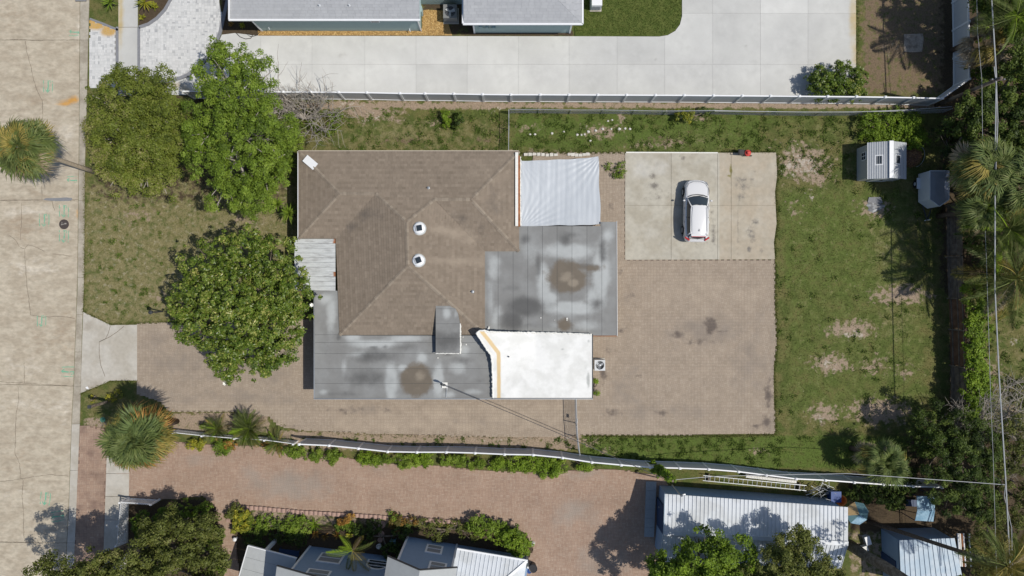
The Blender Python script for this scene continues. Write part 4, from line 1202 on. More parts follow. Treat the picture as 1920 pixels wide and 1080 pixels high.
for (x, z, s) in ((770, .5, .07), (512, .9, .05)):
    q = P(x, 58.6); mb = MB(); mb.tube([(q.x, q.y + .02, z), (q.x, q.y - .12, z), (q.x + .05, q.y - .18, z - .05)], s * .5, 6); mb.build('hose_bib', M['whitemetal'], t)
q = P(791, 30); mb = MB(); mb.box(q.x - .02, q.y - .22, .5, q.x + .16, q.y + .22, 1.35); mb.build('meter_box', M['green_stucco'], t)
E2a = [NP(869, 44), NP(1091, 44), P(1040, -6, 2.66 + .6), P(869, -6, 2.66 + .6)]
E2b = [NP(1091, 44), NP(1091, -110), P(985, -110, 2.66 + 1.25), P(985, -60, 2.66 + 1.25), P(1040, -6, 2.66 + .6)]
E2c = [P(869, -6, 2.66 + .6), P(1040, -6, 2.66 + .6), P(985, -60, 2.66 + 1.25), P(985, -110, 3.91), P(869, -110, 3.91)]
t = seafoam('shorter seafoam wing with hipped grey shingle roof beside the lawn', [E2a, E2b, E2c], None, [E2a[0], E2a[1], NP(1091, -110), P(985, -110, 3.91), P(869, -110, 3.91)], [(890, 62), (1068, 62), (1068, -80), (890, -80)], [(NP(868, 45.3), NP(1092.5, 45.3)), (NP(1092.4, 45), NP(1092.4, -110)), (NP(868, 44), NP(868, -110))])
for x in (987, 1011, 1034, 1056, 960, 935, 907):
    mb = MB(); mb.bar(NP(x, 43.6) + Vector((0, 0, .03)), NP(x, 46.2) + Vector((0, 0, .03)), .02, .03); mb.build('gutter_hanger', M['steel'], t)
q = P(997, 62); mb = MB(); mb.box(q.x - .5, q.y - .03, 1.6, q.x + .5, q.y + .02, 2.3); w_ = mb.build('window', M['white'], t)
mb = MB(); mb.box(q.x - .44, q.y - .045, 1.66, q.x + .44, q.y - .03, 2.24); mb.build('pane', M['glass'], w_)
for x, ww, hh in ((903, .28, .7), (914, .22, .6), (926, .3, .5)):
    q = P(x, 62); mb = MB(); mb.box(q.x - ww / 2, q.y - .16, .9, q.x + ww / 2, q.y + .01, .9 + hh); mb.build('meter_box', M['green_stucco'], t)
for x in (890, 1068):
    q = P(x, 62); mb = MB(); mb.box(q.x - .06, q.y - .05, .02, q.x + .06, q.y + .05, 2.6); mb.build('corner_trim', M['white'], t)
cw = thing('connecting_wall', 'seafoam wall closing the gap behind the dark air conditioner', 'wall', P(830, 7))
mb = MB(); a, b = P(788, 8), P(892, 8); mb.box(a.x, a.y, 0, b.x, b.y + .2, 2.5); mb.build('panel', M['green_stucco'], cw)
hp = thing('heat_pump', 'white heat pump box at the edge of trim lawn', 'heat pump', P(1117, 8))
q = P(1117, 10); mb = MB(); mb.box(q.x - .40, q.y - .4, .08, q.x + .36, q.y + .6, .95); mb.build('cabinet', M['white'], hp)
mb = MB(); mb.box(q.x - .46, q.y - .5, .04, q.x + .42, q.y + .7, .09); mb.build('plinth', M['path'], hp)
for k in range(5):
    mb = MB(); mb.box(q.x - .36, q.y - .43, .2 + .13 * k, q.x + .32, q.y - .40, .24 + .13 * k); mb.build('louvre', M['steel'], hp)
gh = thing('garden_hose', 'black hose looping by the dark planting bed', 'hose', P(465, 66))
mb = MB(); mb.tube([P(443, 62, .1), P(450, 69, .09), P(460, 73, .09), P(470, 72, .09), P(474, 66, .1), P(462, 63, .1), P(470, 69, .1), P(482, 66, .09), P(487, 60, .1)], .025, 6); mb.build('coil', M['black'], gh, smooth=True)


# ------------------------------------------------------------------ blue two-storey house (south)
bh = thing('blue_house', 'blue two-storey house with white trimmed windows and metal roof', 'house', P(700, 1060))
NWv = Vector((-.135, -1, 0)).normalized()


def wallblock(name, a, b, depth, h, m=None, h0=0.):
    u = (b - a).normalized(); nrm = Vector((u.y, -u.x, 0))
    if nrm.y > 0: nrm = -nrm
    mb = MB(); mb.prism([Vector((p.x, p.y, h)) for p in (a, b, b + nrm * depth, a + nrm * depth)], h - h0)
    return mb.build(name, m or M['blue'], bh)


def wall_window(a, b, x, zc, w, h, arch=False):
    """window in the wall from a to b at world x"""
    u = (b - a).normalized(); nv = Vector((-u.y, u.x, 0))
    if nv.y < 0: nv = -nv
    s = (x - a.x) / u.x
    c = a + u * s + Vector((0, 0, zc))
    Z = Vector((0, 0, 1))

    def slab(hw, hh, d0, d1, arched):
        pts = [(-hw, -hh), (hw, -hh)]
        if arched: pts += [(hw * math.cos(t), -.1 * hh + hh * 1.1 * math.sin(t)) for t in np.linspace(0, math.pi, 11)]
        else: pts += [(hw, hh), (-hw, hh)]
        n = len(pts)
        V = [c + u * p + Z * q + nv * d1 for p, q in pts] + [c + u * p + Z * q + nv * d0 for p, q in pts]
        return V, [list(range(n))[::-1], list(range(n, 2 * n))] + [(i, (i + 1) % n, n + (i + 1) % n, n + i) for i in range(n)]
    mb = MB(); mb.add(*slab(w / 2 + .14, h / 2 + .14, -.02, .06, arch)); wn_ = mb.build('window', M['white'], bh)
    mb = MB(); mb.add(*slab(w / 2, h / 2, .05, .07, arch)); mb.build('pane', M['glass'] if arch else M['shade'], wn_)
    for k in ((.0,) if not arch else (-.2, .2)):
        mb = MB(); mb.bar(c + Z * k * h - u * w / 2 + nv * .085, c + Z * k * h + u * w / 2 + nv * .085, .03, .05); mb.build('muntin', M['white'], wn_)


wa, wb = P(582, 1024), P(768, 1048)
ea, eb, ec = P(765, 1006), P(857, 1021), P(988, 1042)
wallblock('wall', wa, wb, 8, 5.5)
wallblock('wall', ea, eb, 8, 5.5)
wallblock('wall', eb, ec, 7, 2.3)
wall_window(wa, wb, -13.15, 1.75, 1.45, 1.3)
wall_window(wa, wb, -13.3, 4.55, 1.35, 1.2)
wall_window(wa, wb, -9.75, 1.85, 1.35, 1.3, True)
wall_window(ea, eb, -5.65, 1.65, .95, 1.2)
wall_window(ea, eb, -5.1, 4.55, .95, 1.2)
for a in (wa, ea, eb, ec):
    mb = MB(); mb.box(a.x - .07, a.y - .07, .02, a.x + .07, a.y + .07, 5.4 if a is not ec else 2.2); mb.build('corner_trim', M['white'], bh)


def gable(a, b, ov, h, rise, depth):
    """front gable over the wall a-b"""
    u = (b - a).normalized(); nv = Vector((-u.y, u.x, 0))
    if nv.y < 0: nv = -nv
    A = a - u * ov + nv * ov; B = b + u * ov * .6 + nv * ov
    A = Vector((A.x, A.y, h)); B = Vector((B.x, B.y, h)); C = (A + B) / 2 + Vector((0, 0, rise))
    for p, q in ((A, C), (B, C)):
        mb = MB(); mb.prism([p, q, q - nv * depth, p - nv * depth], .12); rf = mb.build('roof', M['greyroof'], bh)
        mb = MB(); mb.bar(p + nv * .02, q + nv * .02, .05, .16); mb.build('rake_trim', M['darkmetal'], rf)
    g0, g1 = a + Vector((0, 0, 5.4)), b + Vector((0, 0, 5.4)); g2 = (a + b) / 2 + Vector((0, 0, h + rise - .25))
    mb = MB(); mb.add([g0, g1, g2], [(0, 1, 2)]); mb.build('gable_wall', M['blue'], bh)


gable(wa, wb, .7, 5.55, 1.3, 8)
gable(ea, eb, .62, 5.55, 1.35, 8)
# single-storey metal roof with hip
A0, B0 = P(857, 1030, 2.4), P(988, 1052, 2.4)
u = (B0 - A0).normalized(); sv = Vector((u.y, -u.x, 0))
rise = .38; dep = 3.0
npan = 17
for i in range(npan):
    s0, s1 = i / npan, (i + 1) / npan
    L = (B0 - A0).length
    p, q = A0 + u * L * s0, A0 + u * L * s1 - u * .01
    d0 = min(dep, L * (1 - s0)); d1 = min(dep, L * (1 - s1))
    Z = Vector((0, 0, 1))
    pts = [p, q, q + sv * d1 + Z * d1 * rise, p + sv * d0 + Z * d0 * rise]
    if d1 < .01: pts = [p, q, p + sv * d0 + Z * d0 * rise]
    mb = MB(); mb.prism(pts, .03); pn = mb.build('roof_panel', M['whitemetal'], bh)
    mb = MB(); mb.bar(p + Z * .02, p + sv * d0 + Z * (d0 * rise + .02), .035, .05); mb.build('seam', M['whitemetal'], pn)
mb = MB(); mb.bar(B0 + Vector((0, 0, .04)), B0 - u * dep + sv * dep + Vector((0, 0, dep * rise + .05)), .2, .05); mb.build('hip_cap', M['whitemetal'], bh)
mb = MB(); mb.bar(A0 - sv * .05, B0 - sv * .05 + u * .05, .12, .12); mb.build('gutter', M['white'], bh)
mb = MB(); mb.prism([B0, B0 + sv * 7, B0 - u * dep + sv * 7 + Vector((0, 0, dep * rise)), B0 - u * dep + sv * dep + Vector((0, 0, dep * rise))], .04); mb.build('roof_panel', M['whitemetal'], bh)
# west porch roof and its column
a, b = P(465, 1023, 2.7), P(556, 1047, 2.7)
u = (b - a).normalized(); sv = Vector((u.y, -u.x, 0))
for k in range(4):
    d0, d1 = k * .8, (k + 1) * .8 - .012
    mb = MB(); mb.prism([a + sv * d0 + Vector((0, 0, d0 * .1)), b + sv * d0 + Vector((0, 0, d0 * .1)), b + sv * d1 + Vector((0, 0, d1 * .1)), a + sv * d1 + Vector((0, 0, d1 * .1))], .05); mb.build('porch_roof_sheet', M['greyroof'], bh)
mb = MB(); mb.bar(a - Vector((0, 0, .05)), b - Vector((0, 0, .05)), .06, .14); mb.build('porch_fascia', M['white'], bh)
mb = MB(); mb.bar(a - Vector((0, 0, .05)), a + sv * 3.2 - Vector((0, 0, -.25)), .06, .14); mb.build('porch_fascia', M['white'], bh)
q = P(517, 1013); mb = MB(); mb.box(q.x - .11, q.y - .11, 0, q.x + .11, q.y + .11, 2.62); mb.build('porch_column', M['white'], bh)
nb = thing('garden_bench', 'navy blue bench in the shade beside the porch column', 'bench', P(548, 1030))
q = P(545, 1031)
mb = MB(); mb.bar((q.x - .75, q.y + .05, .42), (q.x + .75, q.y - .15, .42), .42, .05); mb.build('seat', M['bluedark'], nb)
mb = MB(); mb.bar((q.x - .78, q.y - .2, .75), (q.x + .72, q.y - .40, .75), .05, .4); mb.build('backrest', M['bluedark'], nb)
for dx, dy in ((-.7, .2), (.7, 0), (-.7, -.15), (.65, -.35)):
    mb = MB(); mb.box(q.x + dx - .03, q.y + dy - .03, 0, q.x + dx + .03, q.y + dy + .03, .42); mb.build('leg', M['bluedark'], nb)


# ------------------------------------------------------------------ sheds
def metal_roof(t, A, B, C, D, n, m, t0='roof_panel'):
    """A-B eave (west to east), D-C ridge; panels across"""
    for i in range(n):
        s0, s1 = i / n, (i + 1) / n
        p, q = A.lerp(B, s0), A.lerp(B, s1 - .006 / n); r, s = D.lerp(C, s1 - .006 / n), D.lerp(C, s0)
        mb = MB(); mb.prism([p, q, r, s], .03); pn = mb.build(t0, m, t)
        mb = MB(); mb.bar(p + Vector((0, 0, .02)), s + Vector((0, 0, .02)), .03, .05); mb.build('seam', m, pn)


bs = thing('metal_roofed_shed', 'long blue shed with ribbed white metal gable roof', 'shed', P(1400, 970))
nw, ne = P(1247, 926, 2.6), P(1590, 951, 2.6)
rw, re_ = P(1245, 998, 3.35), P(1590, 1019, 3.35)
sw, se = P(1238, 1053, 2.6), P(1576, 1066, 2.6)
metal_roof(bs, nw, ne, re_, rw, 46, M['whitemetal'])
metal_roof(bs, se, sw, rw, re_, 46, M['whitemetal'])
mb = MB(); mb.bar(rw + Vector((0, 0, .05)), re_ + Vector((0, 0, .05)), .3, .05); mb.build('ridge_cap', M['whitemetal'], bs)
a = [Vector((p.x, p.y, 2.55)) for p in (nw + Vector((.15, -.12, 0)), ne + Vector((-.3, -.12, 0)), se + Vector((-.3, .15, 0)), sw + Vector((.15, .15, 0)))]
mb = MB(); mb.prism(a, 2.55); mb.build('wall', M['blue'], bs)
for p, q, r in ((nw, sw, rw), (ne, se, re_)):
    mb = MB(); x_ = .14 if p is nw else -.29
    mb.add([(p.x + x_, p.y - .1, 2.5), (q.x + x_, q.y + .1, 2.5), (r.x + x_, r.y, 3.28)], [(0, 1, 2)]); mb.build('gable_wall', M['blue'], bs)
mb = MB(); mb.bar(nw + Vector((-.02, 0, -.02)), rw + Vector((-.02, 0, -.02)), .05, .14); mb.build('rake_trim', M['bluemetal'], bs)
mb = MB(); mb.bar(sw + Vector((-.02, 0, -.02)), rw + Vector((-.02, 0, -.02)), .05, .14); mb.build('rake_trim', M['bluemetal'], bs)
mb = MB(); c = (a[0] + a[3]) / 2
mb.box(c.x - .05, c.y - 1.2, .02, c.x + .02, c.y + 1.4, 2.2); dr = mb.build('door', M['bluedark'], bs)
mb = MB(); mb.box(c.x - .12, c.y + .9, 1.0, c.x - .05, c.y + 1.0, 1.15); mb.build('handle', M['steel'], dr)
q = P(1438, 925); mb = MB(); mb.bar((q.x - .4, q.y - .05, 1.6), (q.x + .5, q.y - .12, 1.6), .1, .5); w_ = mb.build('window', M['shade'], bs)
M['greyramp'] = mat('grey_ramp_paint', (.28, .305, .32), var=.1)
rp = thing('grey_ramp', 'flat grey ramp in the shade at the end of blue shed', 'ramp', P(1220, 955))
for k in range(6):
    y0, y1 = 902.5 + k * 17.4, 902.5 + (k + 1) * 17.4 - .3
    sheet('board', [(1211.5 - k * .6, y0), (1231 - k * .8, y0 + .4), (1230.2 - k * .8, y1 + .4), (1211 - k * .6, y1)], lambda x, y: .10 + (x - 1208) * .006, M['greyramp'], rp, dz=.06)
sm = thing('service_mast', 'grey service mast with pale insulators on the blue shed wall', 'mast', P(1250, 899))
q = P(1252, 903); mb = MB(); mb.tube([(q.x, q.y + .15, 1.4), (q.x, q.y + .15, 4.0)], .045, 8); mb.build('pipe', M['steel'], sm)
mb = MB(); mb.tube([(q.x, q.y + .15, 4.0), (q.x + .1, q.y + .25, 4.15), (q.x + .25, q.y + .3, 4.1)], .08, 8); mb.build('weatherhead', M['steel'], sm)

ps = thing('pale_blue_shed', 'small blue shed with pale metal roof beside the leaning palm trunk', 'shed', P(1730, 1050))
r0, r1, r2, r3 = P(1686, 1013, 2.5), P(1790, 1009, 2.3), P(1808, 1100, 2.3), P(1690, 1110, 2.5)
metal_roof(ps, r3, r0, r1, r2, 1, M['bluemetal']) if False else None
for k in range(12):
    s0, s1 = k / 12, (k + 1) / 12 - .001
    pa, pb, pc, pd = r0.lerp(r1, s0), r0.lerp(r1, s1), r3.lerp(r2, s1), r3.lerp(r2, s0)
    mb = MB(); mb.prism([pa, pb, pc, pd], .03); pn = mb.build('roof_panel', M['bluemetal'], ps)
    mb = MB(); mb.bar(pa + Vector((0, 0, .02)), pd + Vector((0, 0, .02)), .03, .05); mb.build('seam', M['bluemetal'], pn)
mb = MB(); mb.prism([Vector((p.x, p.y, 2.26)) for p in (r0 + Vector((.05, -.05, 0)), r1 + Vector((-.1, -.05, 0)), r2 + Vector((-.1, .1, 0)), r3 + Vector((.05, .1, 0)))], 2.26); mb.build('wall', M['blue'], ps)
q = (r0 + r3) / 2; mb = MB(); mb.box(q.x - .02, q.y - 1.0, .02, q.x + .05, q.y + .1, 1.9); mb.build('door', M['bluedark'], ps)

# white resin shed with skylights
ws = thing('resin_shed', 'small white garden shed with skylights standing on the back lawn', 'shed', P(1640, 300))
xw, xr, xe_, yn, ysn = 25.84, 27.2, 28.56, 10.5, 7.95
hE, hR = 1.65, 2.25
mb = MB(); mb.box(xw + .02, ysn + .06, 0, xe_ - .02, yn - .06, hE - .02); mb.build('wall', M['shedwall'], ws)
for yy in (ysn + .05, yn - .05):
    mb = MB(); mb.add([(xw + .03, yy, hE - .03), (xe_ - .03, yy, hE - .03), (xr, yy, hR - .05)], [(0, 1, 2)]); mb.build('gable_wall', M['shedwall'], ws)
for i in range(10):
    y0, y1 = 0, 1
    s0, s1 = i / 10, (i + 1) / 10 - .002
    for side in (0, 1):
        if side == 1 and i % 2: continue
        w = 1 if side == 0 else 2
        s1_ = (i + w) / 10 - .002
        xa = xw - .05 if side == 0 else xe_ + .05
        x0, x1 = xa + (xr - xa) * s0, xa + (xr - xa) * s1_
        z0, z1 = hE + (hR - hE) * s0, hE + (hR - hE) * s1_
        mb = MB(); mb.prism([(x0, ysn - .05, z0), (x1, ysn - .05, z1), (x1, yn + .05, z1), (x0, yn + .05, z0)], .03); pn = mb.build('roof_panel', M['shedroof'], ws)
        mb = MB(); mb.bar((x0, ysn - .05, z0 + .012), (x0, yn + .05, z0 + .012), .02, .03); mb.build('seam', M['steel'], pn)
mb = MB(); mb.bar((xr, ysn - .06, hR + .02), (xr, yn + .06, hR + .02), .3, .05); mb.build('ridge_cap', M['white'], ws)
for (px_, py_, zz, dx) in ((1648, 300, 1.93, -1), (1683.5, 299, 1.97, 1)):
    q = P(px_, py_, zz)
    sl = (hR - hE) / (xr - xw) * (-dx)
    mb = MB(); mb.bar((q.x - .24, q.y, q.z - .24 * sl + .012), (q.x + .24, q.y, q.z + .24 * sl + .012), .74, .04); sk = mb.build('skylight', M['white'], ws)
    mb = MB(); mb.bar((q.x - .18, q.y, q.z - .18 * sl + .03), (q.x + .18, q.y, q.z + .18 * sl + .03), .58, .02); mb.build('pane', M['glass'], sk)
q = P(1617, 293, 1.05)
mb = MB(); mb.box(xw - .015, q.y - .30, .75, xw + .02, q.y + .30, 1.35); wf = mb.build('window', M['white'], ws)
for yy in (-.14, .14):
    for zz in (-.14, .14):
        mb = MB(); mb.box(xw - .03, q.y + yy - .11, 1.05 + zz - .11, xw - .012, q.y + yy + .11, 1.05 + zz + .11); mb.build('pane', M['glass'], wf)
for k in (0, 1):
    mb = MB(); mb.box(xr - .65 + .66 * k, ysn + .01, .05, xr - .01 + .66 * k, ysn + .055, 1.55); dr = mb.build('door', M['dullmetal'], ws)
    mb = MB(); mb.box(xr - .08 + .12 * k, ysn - .03, .8, xr - .05 + .12 * k, ysn + .01, 1.0); mb.build('handle', M['darkmetal'], dr)

# cargo trailer
ct = thing('cargo_trailer', 'small white cargo trailer with shiny roof and pointed nose', 'trailer', (30.9, 7.4, 0))
fp = [(30.2, 8.47), (30.2, 6.4), (30.88, 5.9), (31.58, 6.4), (31.58, 8.47)]
mb = MB(); mb.prism([(x, y, 1.86) for x, y in fp], 1.42); mb.build('body', M['trailer'], ct)
mb = MB()
cx_, cy_ = 30.89, 7.3
ring = [(x, y, 1.87) for x, y in fp]; inn = [(cx_ + (x - cx_) * .5, cy_ + (y - cy_) * .55, 1.93) for x, y in fp]
n = 5
mb.add(ring + inn, [(i, (i + 1) % n, n + (i + 1) % n, n + i) for i in range(n)] + [list(range(n, 2 * n))]); mb.build('roof_skin', M['shiny'], ct, smooth=False)
for a, b in zip(fp, fp[1:] + fp[:1]):
    mb = MB(); mb.bar((*a, 1.86), (*b, 1.86), .05, .05); mb.build('edge_trim', M['whitemetal'], ct)
for sx in (30.12, 31.66):
    mb = MB()
    mb.lathe((0, 0, 0), [(.12, -.08), (.28, -.08), (.30, -.05), (.30, .05), (.28, .08), (.12, .08)], 18)
    wv = [(sx + z, 7.75 + x, .30 + y) for x, y, z in mb.v]
    tyre = rawmesh('wheel', wv, mb.f, M['rubber'], ct)
    mb2 = MB(); mb2.lathe((0, 0, 0), [(.13, -.09), (.13, .09)], 12)
    rawmesh('rim', [(sx + z, 7.75 + x, .30 + y) for x, y, z in mb2.v], mb2.f, M['whitemetal'], tyre)
    mb = MB(); mb.box(sx - .14, 7.35, .62, sx + .14, 8.15, .66); mb.build('fender', M['trailer'], ct)
for a in (30.5, 31.28):
    mb = MB(); mb.bar((a, 6.25, .42), (30.89, 5.0, .42), .06, .08); mb.build('tongue', M['darkmetal'], ct)
mb = MB(); mb.tube([(30.89, 5.05, .1), (30.89, 5.05, .75)], .04, 8); mb.build('jack', M['whitemetal'], ct)

# heap of brown thatch with a hoop behind the shed
th = thing('thatch_heap', 'round heap of brown thatch against the white shed', 'heap', P(1706, 293))
q = P(1706, 293)
n = 900
d = NR.normal(0, 1, (n, 3)); d[:, 2] = np.abs(d[:, 2]); d /= np.linalg.norm(d, axis=1)[:, None]
c = np.array(q) + d * np.array([.78, .80, .55]) * NR.uniform(.7, 1, n)[:, None]
a = NR.uniform(0, 6.28, n); l = .16; u_ = np.stack([np.cos(a) * l, np.sin(a) * l, NR.normal(0, .04, n)], -1); w_ = np.stack([-np.sin(a) * .02, np.cos(a) * .02, 0 * a], -1)
quads('thatch', np.stack([c - u_ - w_, c + u_ - w_, c + u_ + w_, c - u_ + w_], 1), M['needles'], th, tone=NR.random(n))["kind"] = "stuff"
mb = MB(); mb.lathe(q, [(.75, 0), (.72, .25), (.45, .45), (.1, .52)], 14); mb.build('core', M['brownwood'], th)
mb = MB(); mb.tube([q + Vector((.9 * math.cos(t), .9 * math.sin(t), .35 + .05 * math.sin(t * 3))) for t in np.linspace(-1.3, 1.0, 14)], .02, 6); mb.build('hoop', M['steel'], th)
ah = thing('ash_heap', 'pale heap of ash and grey scrap with painted palm shade in the sandy lawn patch', 'heap', P(1640, 388))
q = P(1640, 388)
V = []; F = []
n = 18
for r, z in ((1.0, -.02), (.7, .07), (.35, .14), (.02, .16)):
    for k in range(n):
        a = 2 * math.pi * k / n
        rr = r * (1 + .25 * math.sin(3 * a + 1) + .1 * math.sin(7 * a))
        V.append(q + Vector((rr * .65 * math.cos(a), rr * .38 * math.sin(a), z + RND.uniform(-.02, .02))))
for i in range(3):
    for k in range(n): F.append((i * n + k, i * n + (k + 1) % n, (i + 1) * n + (k + 1) % n, (i + 1) * n + k))
rawmesh('mound', V, F, mat('ash', (.42, .43, .43), col2=(.2, .2, .2), s2=3., var=.2), ah, smooth=True)
mb = MB(); q2 = P(1640, 377); mb.prism([q2 + Vector((x, y, .05)) for x, y in ((-.55, -.1), (-.45, .28), (.45, .30), (.58, -.15), (.1, -.3))], .04); mb.build('scrap_shade_sheet', M['asphaltpatch'], ah)  # dark sheet, part scrap and part palm shadow put into its colour

# ------------------------------------------------------------------ parked car
def loft(rings, closed=False):
    V = [p for r in rings for p in r]; n = len(rings[0]); F = []
    for i in range(len(rings) - 1):
        for k in range(n - 1):
            F.append((i * n + k, (i + 1) * n + k, (i + 1) * n + k + 1, i * n + k + 1))
    return V, F


def car():
    q = P(1305.5, 395.5, .75)
    t = thing('car', 'white compact crossover car parked on the stained concrete pad', 'car', (q.x, q.y, .075), -.015)
    st = [  # y, halfwidth, top z, sill z
        (2.28, .40, .58, .42), (2.24, .62, .68, .30), (2.12, .78, .76, .22), (1.85, .875, .84, .20), (1.45, .905, .91, .22), (1.05, .915, .97, .22), (.80, .915, 1.00, .22), (.2, .92, 1.0, .22), (-.6, .925, 1.01, .22),
        (-1.3, .92, 1.03, .22), (-1.75, .90, 1.04, .23), (-2.05, .85, 1.02, .26), (-2.22, .76, .95, .32), (-2.30, .60, .80, .42)]
    half = []
    for y, w, zt, zs in st:
        zm = zs + (zt - zs) * .45; zb = zs + (zt - zs) * .80
        half.append([(w * .90, y, zs), (w * .99, y, zs + (zt - zs) * .2), (w, y, zm), (w * .985, y, zb), (w * .93, y, zt - .02), (w * .75, y, zt + .015), (w * .4, y, zt + .035), (0, y, zt + .04)])
    rings = [[(-x, y, z) for x, y, z in r] + [p for p in r[::-1][1:]] for r in half]
    V, F = loft(rings)
    n = len(rings[0])
    F += [list(range(n))[::-1], [(len(rings) - 1) * n + k for k in range(n)], ]
    bd = rawmesh('body', V, [f[::-1] for f in F], M['carpaint'], t, local=True, smooth=True)
    md = bd.modifiers.new('smooth', 'SUBSURF'); md.levels = md.render_levels = 2
    # greenhouse: roof with rounded edges
    base = [(1.02, .62), (.88, .76), (.45, .80), (-.5, .80), (-1.4, .775), (-1.85, .73), (-2.06, .60)]
    rs = [(.32, .50), (.25, .565), (0., .60), (-.6, .61), (-1.3, .60), (-1.68, .575), (-1.80, .51)]
    # roof panel
    rr = []
    for (y, w) in rs:
        zr = 1.53 - .05 * ((y + .6) / 1.1) ** 2
        rr.append([(-w, y, zr - .045), (-w * .88, y, zr), (-w * .5, y, zr + .03), (0, y, zr + .04), (w * .5, y, zr + .03), (w * .88, y, zr), (w, y, zr - .045)])
    V, F = loft(rr)
    rf = rawmesh('roof', V, [f[::-1] for f in F], M['carpaint'], t, local=True, smooth=True)
    md = rf.modifiers.new('smooth', 'SUBSURF'); md.levels = md.render_levels = 2

    def roofpt(i, s):
        y, w = rs[i]; zr = 1.53 - .05 * ((y + .6) / 1.1) ** 2
        return Vector((s * w, y, zr - .04))

    def basept(i, s):
        y, w = base[i]
        return Vector((s * w, y, 1.03))

    def pane(name, pts, m, parent=t, off=0.):
        mb = MB(); mb.add(pts, [list(range(len(pts)))]); return mb.build(name, m, parent, local=True)
    # windscreen as a curved strip
    Vw = []
    for s in np.linspace(-1, 1, 9):
        bx_, by_ = s * .74, 1.06 - .16 * s * s; tx, ty = s * .54, .36 - .06 * s * s
        Vw += [(bx_, by_, 1.035), (tx, ty, 1.50)]
    rawmesh('windscreen', Vw, [(2 * k, 2 * k + 2, 2 * k + 3, 2 * k + 1) for k in range(8)], M['glass'], t, local=True, smooth=True)
    Vw = []
    for s in np.linspace(-1, 1, 9):
        Vw += [(s * .68, -2.06 + .10 * s * s, 1.05), (s * .55, -1.80 + .05 * s * s, 1.47)]
    rawmesh('rear_window', Vw, [(2 * k, 2 * k + 1, 2 * k + 3, 2 * k + 2) for k in range(8)], M['glass'], t, local=True, smooth=True)
    for s in (-1, 1):
        for i0, i1 in ((1, 3), (3, 5)):
            sb = [basept(i, s) for i in range(i0, i1 + 1)]; stp = [roofpt(i, s) for i in range(i0, i1 + 1)][::-1]
            e = Vector((s * .004, 0, 0))
            pts = [p.lerp(stp[len(stp) - 1 - k], .06) + e for k, p in enumerate(sb)] + [p.lerp(sb[len(sb) - 1 - k], .12) + e for k, p in enumerate(stp)]
            if i0 == 1: pts[0] = pts[0] + Vector((0, -.08, 0))
            pane('side_window', pts, M['glass'])
        # pillars and window rails in body colour
        for i, rad in ((1, .035), (3, .03), (5, .05), (6, .05)):
            mb = MB(); mb.tube([basept(i, s) + Vector((0, .04 if i == 1 else 0, -.02)), (basept(i, s) + roofpt(i, s)) / 2 + Vector((s * .015, 0, .01)), roofpt(i, s)], rad, 6)
            mb.build('pillar', M['carpaint'] if i != 3 else M['black'], t, local=True, smooth=True)
        mb = MB(); mb.tube([roofpt(i, s) for i in range(1, 7)], .035, 6); mb.build('roof_rail', M['carpaint'], t, local=True, smooth=True)
        mb = MB(); mb.tube([(s * .90, .72, 1.0), (s * 1.0, .72, 1.03), (s * 1.08, .70, 1.02)], [.03, .075, .05], 8); mb.build('mirror', M['carpaint'], t, local=True, smooth=True)
        # lamps
        mb = MB(); mb.add([(s * .50, 2.22, .70), (s * .72, 2.12, .77), (s * .86, 1.80, .86), (s * .80, 1.86, .87), (s * .62, 2.12, .79)], [(0, 1, 2, 3, 4)]); mb.build('headlight', M['steel'], t, local=True)
        mb = MB(); mb.bar((s * .88, -1.98, .96), (s * .56, -2.20, 1.0), .10, .16); mb.build('tail_light', M['redlamp'], t, local=True)
        for dy in (.25, -.75):
            mb = MB(); mb.bar((s * .925, dy, .86), (s * .925, dy - .17, .86), .03, .03); mb.build('door_handle', M['steel'], t, local=True)
        for wy in (1.42, -1.40):
            mb = MB(); mb.lathe((0, 0, 0), [(.20, -.10), (.30, -.11), (.325, -.08), (.325, .08), (.30, .11), (.20, .10)], 24)
            tv = [(s * .845 + z, wy + x, .325 + y) for x, y, z in mb.v]
            tw = rawmesh('wheel', tv, mb.f, M['rubber'], t, local=True, smooth=False)
            mb = MB(); mb.lathe((0, 0, 0), [(.21, -.105), (.19, -.07), (.19, .07), (.21, .105)], 16)
            rawmesh('rim', [(s * .85 + z, wy + x, .325 + y) for x, y, z in mb.v], mb.f, M['steel'], tw, local=True)
            mb = MB(); mb.tube([(s * .905, wy + .40 * math.cos(a), .325 + .40 * math.sin(a)) for a in np.linspace(-.1, math.pi + .1, 14)], .03, 6); mb.build('wheel_arch', M['black'], t, local=True)
    # spoiler with red lamp band, wiper, aerial, number plate
    mb = MB(); mb.bar((-.55, -1.86, 1.475), (.55, -1.86, 1.475), .16, .035); mb.build('spoiler', M['carpaint'], t, local=True)
    mb = MB(); mb.bar((-.52, -1.955, 1.44), (.52, -1.955, 1.44), .05, .05); mb.build('brake_light', M['redlamp'], t, local=True)
    mb = MB(); mb.bar((-.60, -2.09, 1.04), (.60, -2.09, 1.04), .05, .05); mb.build('trunk_trim', M['black'], t, local=True)
    mb = MB(); mb.bar((0, -2.13, 1.06), (.22, -2.08, 1.12), .02, .02); mb.build('wiper', M['black'], t, local=True)
    mb = MB(); mb.bar((-.30, 1.02, 1.06), (.45, 1.10, 1.045), .025, .02); mb.build('wiper', M['black'], t, local=True)
    mb = MB(); mb.add([(-.015, -1.40, 1.55), (.015, -1.40, 1.55), (.015, -1.58, 1.55), (-.015, -1.58, 1.55), (0, -1.58, 1.64), (0, -1.52, 1.62)], [(0, 1, 2, 3), (0, 3, 4, 5), (1, 5, 4, 2), (0, 5, 1), (2, 4, 3)]); mb.build('aerial', M['black'], t, local=True)
